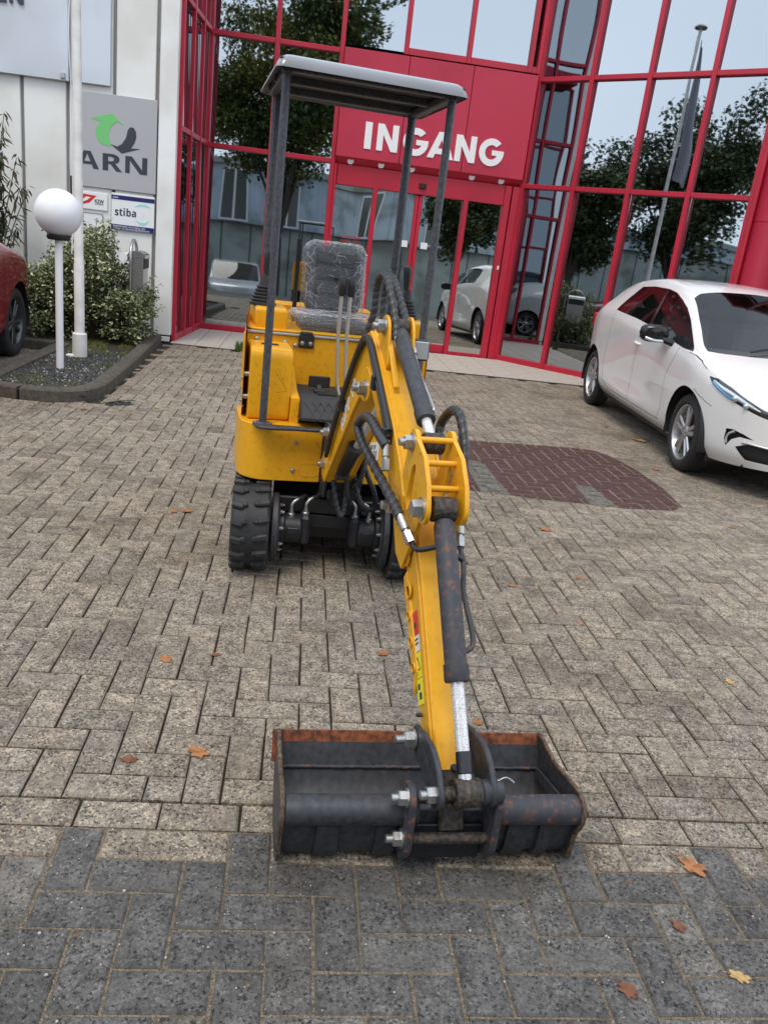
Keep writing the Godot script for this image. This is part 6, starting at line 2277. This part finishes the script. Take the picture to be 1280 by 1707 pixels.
func joined(b: MB) -> MB:
	var m := mirrored(b)
	var base := b.v.size()
	b.v.append_array(m.v); b.n.append_array(m.n); b.uv.append_array(m.uv)
	for k in m.i: b.i.append(base + k)
	return b

func ring(s: float, y: float, rr: float, n := 40) -> Array:
	var out := []
	for k in n:
		var an := TAU * k / n
		out.append_array([s + cos(an) * rr, maxf(y + sin(an) * rr, 0.02)])
	return out

func strip(pts: Array, w := 0.006) -> Array:  # a narrow band along a line given in (s, y)
	var l := []
	var r := []
	var m: int = pts.size() / 2
	for k in m:
		var a := Vector2(pts[maxi(k - 1, 0) * 2], pts[maxi(k - 1, 0) * 2 + 1])
		var b := Vector2(pts[mini(k + 1, m - 1) * 2], pts[mini(k + 1, m - 1) * 2 + 1])
		var o := (b - a).normalized().orthogonal() * w * 0.5
		l.append_array([pts[k * 2] + o.x, pts[k * 2 + 1] + o.y])
		r = [pts[k * 2] - o.x, pts[k * 2 + 1] - o.y] + r
	return l + r

func wheel(car: Node3D, at: Vector3, out: float, rad: float, rimr: float, alloy: Material, spokes: int) -> void:
	var w := Node3D.new()
	w.name = nm(car, "wheel")
	car.add_child(w, true)
	w.transform = Transform3D(Basis(Vector3(0, 0, -out), Vector3(out, 0, 0), Vector3(0, -1, 0)) if false else Basis(Vector3.BACK, -PI / 2 * out), at)
	# lathe axis Y points out of the car
	var t := MB.new()
	t.lathe([Vector2(rimr - 0.01, -0.10), Vector2(rimr + 0.04, -0.105), Vector2(rad - 0.02, -0.095), Vector2(rad, -0.075), Vector2(rad, 0.055), Vector2(rad - 0.012, 0.078), Vector2(rad - 0.05, 0.092), Vector2(rimr + 0.018, 0.088), Vector2(rimr + 0.004, 0.078), Vector2(rimr - 0.004, 0.06)], 44)
	var ty := put("tyre", t, M.tyre, w)
	var tr := MB.new()
	for k in 60:
		tr.x = Transform3D(Basis(Vector3.UP, TAU * k / 60), Vector3.ZERO) * Transform3D(Basis(Vector3.RIGHT, 0.0), Vector3(rad + 0.0005, -0.01, 0))
		for q in [-0.045, -0.012, 0.022, 0.052]: tr.box(Vector3(0, q, 0), Vector3(0.006, 0.026, 0.024), 0.002)
	put("tread", tr, M.tyre, ty)
	var r := MB.new()
	r.lathe([Vector2(rimr - 0.03, -0.03), Vector2(rimr - 0.016, 0.055), Vector2(rimr - 0.006, 0.074), Vector2(rimr + 0.004, 0.076), Vector2(rimr + 0.006, 0.07)], 44)
	r.lathe([Vector2(0.062, 0.02), Vector2(0.060, 0.058), Vector2(0.048, 0.068), Vector2(0.0, 0.070)], 24)
	put("rim", r, alloy, w)
	for k in spokes:
		for d in [-1.0, 1.0]:
			var b := MB.new()
			b.x = Transform3D(Basis(Vector3.UP, TAU * k / spokes + d * 0.20), Vector3.ZERO)
			b.x = b.x * Transform3D(Basis(Vector3.UP, -d * 0.06), Vector3((rimr + 0.03) / 2, 0.048, 0))
			b.box(Vector3.ZERO, Vector3(rimr - 0.055, 0.026, 0.036), 0.009)
			put("spoke", b, alloy, w)
	var dk := MB.new()
	dk.lathe([Vector2(rimr - 0.02, 0.005), Vector2(0.0, 0.0)], 30)
	put("brake_shield", dk, M.trim_black, w)
	for k in 5:
		var an := TAU * k / 5 + 0.3
		put("wheel_nut", MB.new().bolt(Vector3(cos(an) * 0.036, 0.062, sin(an) * 0.036), Vector3.UP, 0.007, 0.008, 0.0), M.trim_black, w)

func car(called: String, label: String, at: Transform3D, spec: Dictionary) -> Node3D:
	var c := thing(called, label, spec.category, at)
	var cs := CarShape.new(self, spec)
	var cuts := []
	for ws in spec.axles: cuts.append([cs.st(ring(ws, spec.rad + 0.005, spec.rad + 0.055), 1), 0.0])
	var named := []
	for q in spec.cuts:  # [name, material, outline, depth, kind]
		cuts.append([cs.st(q[2], 6) if q[4] == "sy" else P2(q[2]), q[3]])
		named.append(q)
	var mbs := cs.skin(cuts, spec.ns, 48)
	var body := put("body", joined(mbs[0]), spec.paint, c)
	for k in named.size():
		if mbs[k + 3].v.size() == 0: continue
		if named[k][0] == "windscreen":  # one evenly curved sheet of glass
			var g: MB = mbs[k + 3]
			var sg: float = spec.get("rake", 1.0)
			for j in g.v.size(): g.n[j] = Vector3(g.v[j].x * 0.42, 0.84, sg * (0.56 + 0.25 * (0.35 - absf(g.v[j].y - 1.2)))).normalized()
		elif named[k][0] == "side_window":
			var g: MB = mbs[k + 3]
			for j in g.v.size(): g.n[j] = Vector3(-1.0, 0.36 + (g.v[j].y - 1.2) * 0.25, (g.v[j].z - spec.mid) * 0.07).normalized()
		var q: Array = named[k]
		if q.size() > 5: put(q[0], joined(mbs[k + 3]), q[1], c)
		else:
			put(q[0], mirrored(mbs[k + 3]), q[1], c)
			put(q[0], mbs[k + 3], q[1], c)
	var lin_b := MB.new()  # dark inner lining
	lin_b.v = mbs[0].v.duplicate(); lin_b.n = mbs[0].n.duplicate(); lin_b.uv = mbs[0].uv.duplicate(); lin_b.i = mbs[0].i.duplicate()
	for k in lin_b.v.size(): lin_b.v[k] -= lin_b.n[k] * 0.022
	put("lining", joined(lin_b), M.cabin, c)
	var f: float = spec.dash
	var dir: float = signf(spec.seats[0] - f)
	put("dashboard", MB.new().box(Vector3(0, 0.80, f), Vector3(1.34, 0.30, 0.55), 0.09), M.cabin, c)
	put("cabin_floor", MB.new().box(Vector3(0, 0.42, f + dir * 1.4), Vector3(1.4, 0.05, 2.6)), M.cabin, c)
	for z in spec.seats:
		for s in [-1.0, 1.0]:
			var st := MB.new()
			st.x = Transform3D(Basis(Vector3.RIGHT, 0.2 * dir), Vector3(s * 0.36, 0.55, z))
			st.box(Vector3(0, 0.30, 0), Vector3(0.48, 0.62, 0.14), 0.06)
			st.box(Vector3(0, 0.70, 0), Vector3(0.26, 0.17, 0.10), 0.04)
			st.box(Vector3(0, 0.02, -dir * 0.26), Vector3(0.48, 0.16, 0.5), 0.06)
			put("seat", st, M.cabin_grey, c)
	var wheel_rim := []
	var T0 := Transform3D(Basis(Vector3.RIGHT, -0.5 * dir), Vector3(-dir * 0.36, 0.90, f + dir * 0.36))
	for k in 25: wheel_rim.append(T0 * Vector3(cos(TAU * k / 24) * 0.18, sin(TAU * k / 24) * 0.18, 0))
	put("steering_wheel", MB.new().tube(wheel_rim, 0.014, 8, false), M.cabin, c)
	spec["shape"] = cs
	# ends, floor and wheel wells
	for e in [0, 1]:
		var s: float = spec.s0 if e == 0 else spec.s1
		var rows := []
		for j in 25:
			var p := cs.pos(s, 8.0 * j / 24)
			rows.append([p, Vector3(-p.x, p.y, p.z)])
		put("end_panel", MB.new().grid(rows, false, e == 0), spec.paint, c)
	put("underside", MB.new().box(Vector3(0, 0.27, (spec.s0 + spec.s1) / 2), Vector3(1.20, 0.10, spec.s1 - spec.s0 - 0.5)), M.trim_black, c)
	for ws in spec.axles:
		for s in [-1.0, 1.0]:
			var b := MB.new()
			b.x = Transform3D(Basis(Vector3.BACK, -PI / 2 * s), Vector3(s * (spec.half - 0.005), spec.rad + 0.005, ws))
			var mid: float = PI if s > 0 else 0.0
			b.lathe([Vector2(0.0, -0.34), Vector2(spec.rad + 0.053, -0.33), Vector2(spec.rad + 0.057, -0.012)], 40, mid - 1.8, mid + 1.8)
			put("wheel_well", b, M.trim_black, c)
			wheel(c, Vector3(s * (spec.half - 0.115), spec.rad, ws), s, spec.rad, spec.rim, spec.alloy, 5)
	var a := []
	# black lower edge of the bumpers and sills
	put("skirt", MB.new().box(Vector3(0, 0.19, (spec.s0 + spec.s1) / 2), Vector3(spec.half * 1.72, 0.06, spec.s1 - spec.s0 - 1.1), 0.01), M.trim_black, c)
	return c

func white_car() -> void:
	var glass_out := [0.50, 1.105, 0.56, 1.25, 0.66, 1.372, 1.0, 1.392, 1.38, 1.388, 1.62, 1.366, 1.84, 1.315, 2.05, 1.255, 2.28, 1.165, 2.52, 1.055, 2.76, 0.945, 2.55, 0.95, 2.20, 0.985, 1.80, 1.035, 1.20, 1.075]
	var spec := {
		"category": "car", "mid": 1.3, "dash": 2.42, "seats": [1.35, 0.35], "paint": M.car_white, "alloy": M.alloy, "s0": -0.66, "s1": 3.80, "axles": [0.0, 2.9], "rad": 0.312, "rim": 0.222, "half": 0.865, "scoop": 0.035, "ns": 110,
		"w": [[-0.66, 0.58], [-0.58, 0.72], [-0.45, 0.79], [-0.2, 0.85], [0.1, 0.875], [0.6, 0.872], [1.5, 0.868], [2.5, 0.872], [2.9, 0.88], [3.15, 0.85], [3.4, 0.76], [3.6, 0.62], [3.73, 0.42], [3.80, 0.16]],
		"top": [[-0.66, 0.68], [-0.61, 0.86], [-0.50, 1.02], [-0.30, 1.24], [-0.10, 1.385], [0.1, 1.435], [0.4, 1.478], [1.0, 1.505], [1.5, 1.475], [1.9, 1.40], [2.4, 1.205], [2.85, 1.005], [3.1, 0.945], [3.35, 0.87], [3.55, 0.79], [3.72, 0.68], [3.80, 0.56]],
		"shoulder": [[-0.66, 0.58], [-0.58, 0.80], [-0.45, 0.93], [-0.25, 1.03], [0.05, 1.085], [0.5, 1.085], [1.0, 1.06], [1.5, 1.035], [2.0, 0.995], [2.4, 0.955], [2.85, 0.905], [3.1, 0.85], [3.35, 0.775], [3.55, 0.705], [3.70, 0.62], [3.80, 0.5]],
		"roof": [[-0.66, 0.50], [-0.3, 0.55], [0.4, 0.585], [1.5, 0.60], [1.95, 0.625], [2.4, 0.69], [2.85, 0.755], [3.1, 0.75], [3.35, 0.67], [3.55, 0.53], [3.72, 0.34], [3.80, 0.12]],
		"low": [[-0.66, 0.34], [-0.4, 0.25], [0.3, 0.215], [2.6, 0.205], [3.2, 0.20], [3.80, 0.24]],
		"cuts": [
			["windscreen", M.windscreen_glass, [2.845, 6.0, 2.90, 6.4, 2.95, 7.0, 2.97, 8.0, 1.78, 8.0, 1.81, 7.0, 1.87, 6.4, 1.95, 6.08, 2.4, 6.02], 0.003, "st", 1],
			["rear_window", M.car_glass, [-0.50, 8.0, -0.50, 6.6, -0.42, 6.15, -0.33, 6.15, -0.31, 6.6, -0.30, 8.0], 0.003, "st", 1],
			["side_window", M.car_glass, [0.50, 1.105, 0.56, 1.25, 0.66, 1.372, 1.0, 1.392, 1.36, 1.388, 1.60, 1.052, 1.20, 1.075], 0.004, "sy"],
			["side_window", M.car_glass, [1.40, 1.387, 1.62, 1.366, 1.84, 1.315, 2.05, 1.255, 2.28, 1.165, 2.52, 1.055, 2.76, 0.945, 2.55, 0.95, 2.20, 0.985, 1.80, 1.035, 1.66, 1.047], 0.004, "sy"],
			["pillar_cover", M.gloss_black, glass_out, 0.001, "sy"],
			["headlight", M.headlight_glass, [3.17, 0.812, 3.22, 0.772, 3.34, 0.715, 3.52, 0.650, 3.66, 0.60, 3.70, 0.625, 3.56, 0.695, 3.40, 0.765, 3.26, 0.808], 0.004, "sy"],
			["running_lamp", M.gloss_black, [3.44, 0.475, 3.49, 0.48, 3.56, 0.462, 3.62, 0.435, 3.54, 0.437, 3.49, 0.405, 3.455, 0.35, 3.435, 0.40], 0.012, "sy"],
			["lower_grille", M.trim_black, [3.52, 0.36, 3.60, 0.40, 3.78, 0.40, 3.78, 0.28, 3.58, 0.28], 0.02, "sy"],
			["panel_gap", M.trim_black, strip([1.505, 1.06, 1.47, 0.85, 1.40, 0.65, 1.36, 0.45, 1.42, 0.30]), 0.012, "sy"],
			["panel_gap", M.trim_black, strip([2.50, 0.945, 2.47, 0.84, 2.36, 0.70, 2.34, 0.55, 2.36, 0.40, 2.30, 0.305]), 0.012, "sy"],
			["panel_gap", M.trim_black, strip([2.33, 0.302, 1.9, 0.298, 1.4, 0.298, 0.72, 0.30, 0.50, 0.36]), 0.012, "sy"],
			["panel_gap", M.trim_black, strip([0.50, 0.38, 0.46, 0.56, 0.50, 0.8, 0.53, 1.07]), 0.012, "sy"],
			["panel_gap", M.trim_black, strip([3.28, 0.60, 3.10, 0.655, 3.02, 0.685], 0.005), 0.01, "sy"],
			["panel_gap", M.trim_black, strip([2.72, 0.935, 2.86, 0.925, 2.98, 0.90, 3.10, 0.855], 0.005), 0.01, "sy"],
		]}
	var T := Transform3D(Basis(Vector3.UP, deg_to_rad(-4.55)), Vector3(3.40, 0, -9.06)) * Transform3D(Basis(), Vector3(0.80, 0, 0))
	var c := car("white_car", "white compact hatchback parked at the right with its nose cut by the frame", T, spec)
	for s in [-1.0, 1.0]:
		# mirror: black shell with a clear turn lamp
		var mb := MB.new()
		mb.x = Transform3D(Basis(Vector3.UP, s * 0.18), Vector3(s * 0.985, 1.015, 2.20))
		var rows := []
		for k in 11:
			var an := PI * k / 10
			var row := []
			for j in 15:
				var b2 := TAU * j / 14
				var z := -cos(an) * 0.062
				var rr := pow(sin(an), 0.55)
				row.append(Vector3(signf(cos(b2)) * pow(absf(cos(b2)), 0.7) * 0.125 * rr, signf(sin(b2)) * pow(absf(sin(b2)), 0.7) * 0.078 * rr, z))
			rows.append(row)
		mb.grid(rows, false, true)
		var mir := put("door_mirror", mb, M.gloss_black, c)
		put("mirror_foot", MB.new().tube([Vector3(s * 0.84, 0.955, 2.33), Vector3(s * 0.92, 0.975, 2.26)], [0.03, 0.026], 10), M.gloss_black, mir)
		var tl := MB.new()
		tl.tube(curve([Vector3(s * 0.895, 0.965, 2.275), Vector3(s * 0.99, 0.958, 2.275), Vector3(s * 1.07, 0.975, 2.245)], 5), 0.014, 10)
		put("turn_lamp", tl, M.lamp_clear, mir)
		# handle
		var h := MB.new()
		h.tube(curve([Vector3(s * 0.862, 0.862, 1.40), Vector3(s * 0.885, 0.862, 1.425), Vector3(s * 0.888, 0.860, 1.52), Vector3(s * 0.866, 0.858, 1.56)], 4), [0.012, 0.013, 0.014, 0.014, 0.014, 0.014, 0.014, 0.014, 0.014, 0.014, 0.013, 0.013, 0.012], 10)
		put("door_handle", h, M.car_white, c)
		# reflectors and lenses inside the headlight and running lamp, set on the skin
		var cs: CarShape = spec.shape
		var on := func(line: Array, lift: float) -> Array:
			var out := []
			for k in range(0, line.size(), 2):
				var t := cs.tt(line[k], line[k + 1])
				var p := cs.pos(line[k], t) + cs.nor(line[k], t) * lift
				out.append(Vector3(-s * p.x, p.y, p.z))
			return curve(out, 4)
		var a1: Array = on.call([3.235, 0.790, 3.33, 0.752, 3.43, 0.720, 3.54, 0.678, 3.62, 0.645], 0.004)
		var ra := []
		for k in a1.size(): ra.append(0.004 + 0.014 * sin(PI * k / (a1.size() - 1)))
		put("headlight_reflector", MB.new().tube(a1, ra, 10), M.lamp_clear, c)
		a1 = on.call([3.235, 0.777, 3.31, 0.742, 3.40, 0.705, 3.47, 0.682], 0.004)
		put("headlight_blue_band", MB.new().tube(a1, 0.011, 8), M.lamp_blue, c)
		for q in [[3.46, 0.70, 0.026], [3.54, 0.665, 0.024]]:
			var at2: Array = on.call([q[0], q[1], q[0] + 0.01, q[1]], 0.002)
			put("headlight_lens", MB.new().ball(at2[0], q[2], 8, 14), M.lamp_clear, c)
		a1 = on.call([3.50, 0.468, 3.465, 0.44, 3.452, 0.405, 3.455, 0.37], 0.0)
		put("running_lamp_leds", MB.new().tube(a1, 0.009, 8), M.lamp_clear, c)
		a1 = on.call([3.56, 0.40, 3.60, 0.405, 3.70, 0.395], 0.006)
		put("grille_trim", MB.new().tube(a1, 0.008, 8), M.alloy, c)
		put("tail_lamp", MB.new().box(Vector3(s * 0.70, 0.93, -0.56), Vector3(0.16, 0.16, 0.05), 0.02), M.lamp_red, c)
	for q in [[-0.45, -0.05], [0.12, 0.55]]:
		put("wiper", MB.new().tube(curve([Vector3(q[0], 1.005, 2.93), Vector3((q[0] + q[1]) / 2, 1.045, 2.86), Vector3(q[1], 1.06, 2.80)], 4), 0.009, 6), M.trim_black, c)
	put("antenna", MB.new().tube([Vector3(0, 1.45, 0.15), Vector3(0, 1.62, -0.05)], [0.006, 0.003], 6), M.trim_black, c)

func red_car() -> void:
	var spec := {
		"category": "car", "mid": 1.5, "rake": -1.0, "dash": 0.62, "seats": [1.5, 2.3], "paint": M.car_red, "alloy": M.alloy_dark, "s0": -0.80, "s1": 3.45, "axles": [0.0, 2.6], "rad": 0.335, "rim": 0.235, "half": 0.86, "scoop": 0.03, "ns": 70,
		"w": [[-0.80, 0.45], [-0.72, 0.66], [-0.55, 0.78], [-0.3, 0.85], [0.1, 0.875], [0.6, 0.87], [2.4, 0.87], [2.8, 0.85], [3.1, 0.76], [3.35, 0.55], [3.45, 0.25]],
		"top": [[-0.80, 0.62], [-0.74, 0.85], [-0.62, 0.98], [-0.4, 1.03], [0.0, 1.10], [0.25, 1.17], [0.7, 1.40], [1.1, 1.53], [1.8, 1.56], [2.4, 1.50], [2.8, 1.36], [3.1, 1.1], [3.35, 0.9], [3.45, 0.7]],
		"shoulder": [[-0.80, 0.55], [-0.72, 0.76], [-0.55, 0.88], [-0.3, 0.94], [0.1, 0.99], [0.6, 1.02], [2.4, 1.06], [2.8, 1.05], [3.1, 0.95], [3.35, 0.78], [3.45, 0.6]],
		"roof": [[-0.80, 0.32], [-0.6, 0.62], [-0.3, 0.72], [0.1, 0.73], [0.7, 0.64], [1.1, 0.60], [2.4, 0.60], [2.8, 0.58], [3.1, 0.55], [3.35, 0.4], [3.45, 0.2]],
		"low": [[-0.80, 0.30], [-0.4, 0.22], [2.6, 0.22], [3.45, 0.34]],
		"cuts": [
			["windscreen", M.car_glass, [0.22, 6.0, 0.18, 6.6, 0.15, 8.0, 1.08, 8.0, 1.06, 7.0, 0.98, 6.1], 0.003, "st", 1],
			["side_window", M.car_glass, [0.55, 1.06, 0.95, 1.36, 1.2, 1.45, 2.3, 1.43, 2.6, 1.30, 2.62, 1.13, 1.5, 1.06], 0.004, "sy"],
			["headlight", M.lamp_clear, [-0.74, 0.66, -0.60, 0.78, -0.40, 0.84, -0.32, 0.86, -0.40, 0.76, -0.60, 0.68], 0.004, "sy"],
			["panel_gap", M.trim_black, strip([0.42, 0.98, 0.46, 0.8, 0.44, 0.5, 0.46, 0.30]), 0.012, "sy"],
			["panel_gap", M.trim_black, strip([-0.30, 0.90, 0.0, 0.935, 0.3, 0.96], 0.005), 0.01, "sy"],
		]}
	# nose towards the white wall; only its front corner shows
	var T := Transform3D(Basis(Vector3.UP, deg_to_rad(1.5)), Vector3(-2.86 - 0.75, 0, -8.42))
	car("red_car", "dark red car with black wheels, only one corner in frame at the left", T, spec)

func van() -> void:
	var spec := {
		"category": "van", "mid": -1.5, "dash": -0.75, "seats": [-1.7, -2.7], "paint": M.van_silver, "alloy": M.alloy, "s0": -3.9, "s1": 0.86, "axles": [-3.1, 0.0], "rad": 0.335, "rim": 0.22, "half": 0.94, "scoop": 0.01, "ns": 70,
		"w": [[-3.9, 0.80], [-3.8, 0.90], [-3.4, 0.945], [0.0, 0.945], [0.4, 0.92], [0.65, 0.84], [0.80, 0.68], [0.86, 0.48]],
		"top": [[-3.9, 1.5], [-3.8, 1.84], [-3.3, 1.90], [-1.8, 1.91], [-1.3, 1.86], [-0.6, 1.42], [-0.2, 1.17], [0.2, 1.08], [0.55, 0.99], [0.78, 0.86], [0.86, 0.66]],
		"shoulder": [[-3.9, 1.0], [-3.7, 1.14], [-1.3, 1.12], [-0.3, 1.05], [0.2, 0.98], [0.55, 0.90], [0.78, 0.78], [0.86, 0.58]],
		"roof": [[-3.9, 0.66], [-3.4, 0.74], [-1.3, 0.74], [-0.6, 0.79], [-0.2, 0.82], [0.3, 0.80], [0.6, 0.72], [0.78, 0.56], [0.86, 0.36]],
		"low": [[-3.9, 0.30], [-3.4, 0.24], [0.2, 0.22], [0.86, 0.26]],
		"cuts": [
			["windscreen", M.car_glass, [-0.22, 6.05, -0.19, 7.0, -0.17, 8.0, -1.22, 8.0, -1.20, 7.0, -1.10, 6.1], 0.003, "st", 1],
			["side_window", M.car_glass, [-0.45, 1.13, -0.95, 1.52, -1.3, 1.68, -1.9, 1.70, -1.9, 1.16], 0.004, "sy"],
			["side_window", M.car_glass, [-2.0, 1.16, -2.0, 1.70, -3.6, 1.70, -3.65, 1.18], 0.004, "sy"],
			["headlight", M.lamp_clear, [0.30, 0.93, 0.48, 0.90, 0.70, 0.80, 0.76, 0.66, 0.60, 0.68, 0.42, 0.76], 0.004, "sy"],
		]}
	var T := Transform3D(Basis(Vector3.UP, PI - 0.10), Vector3(-2.7, -0.95, 9.6))
	var c := car("silver_van", "silver van facing the entrance from across the yard, mirrored in the left glass", T, spec)
	var g := MB.new()
	for k in 4: g.tube(curve([Vector3(-0.40, 0.74 + k * 0.045, 0.80), Vector3(0, 0.74 + k * 0.045, 0.90), Vector3(0.40, 0.74 + k * 0.045, 0.80)], 5), 0.012, 6)
	put("grille", g, M.alloy, c)
	put("number_plate", MB.new().box(Vector3(0, 0.50, 0.90), Vector3(0.52, 0.11, 0.02), 0.004), M.plate_yellow, c)
	for s in [-1.0, 1.0]: put("door_mirror", MB.new().box(Vector3(s * 1.05, 1.16, -0.62), Vector3(0.2, 0.16, 0.1), 0.03), M.trim_black, c)
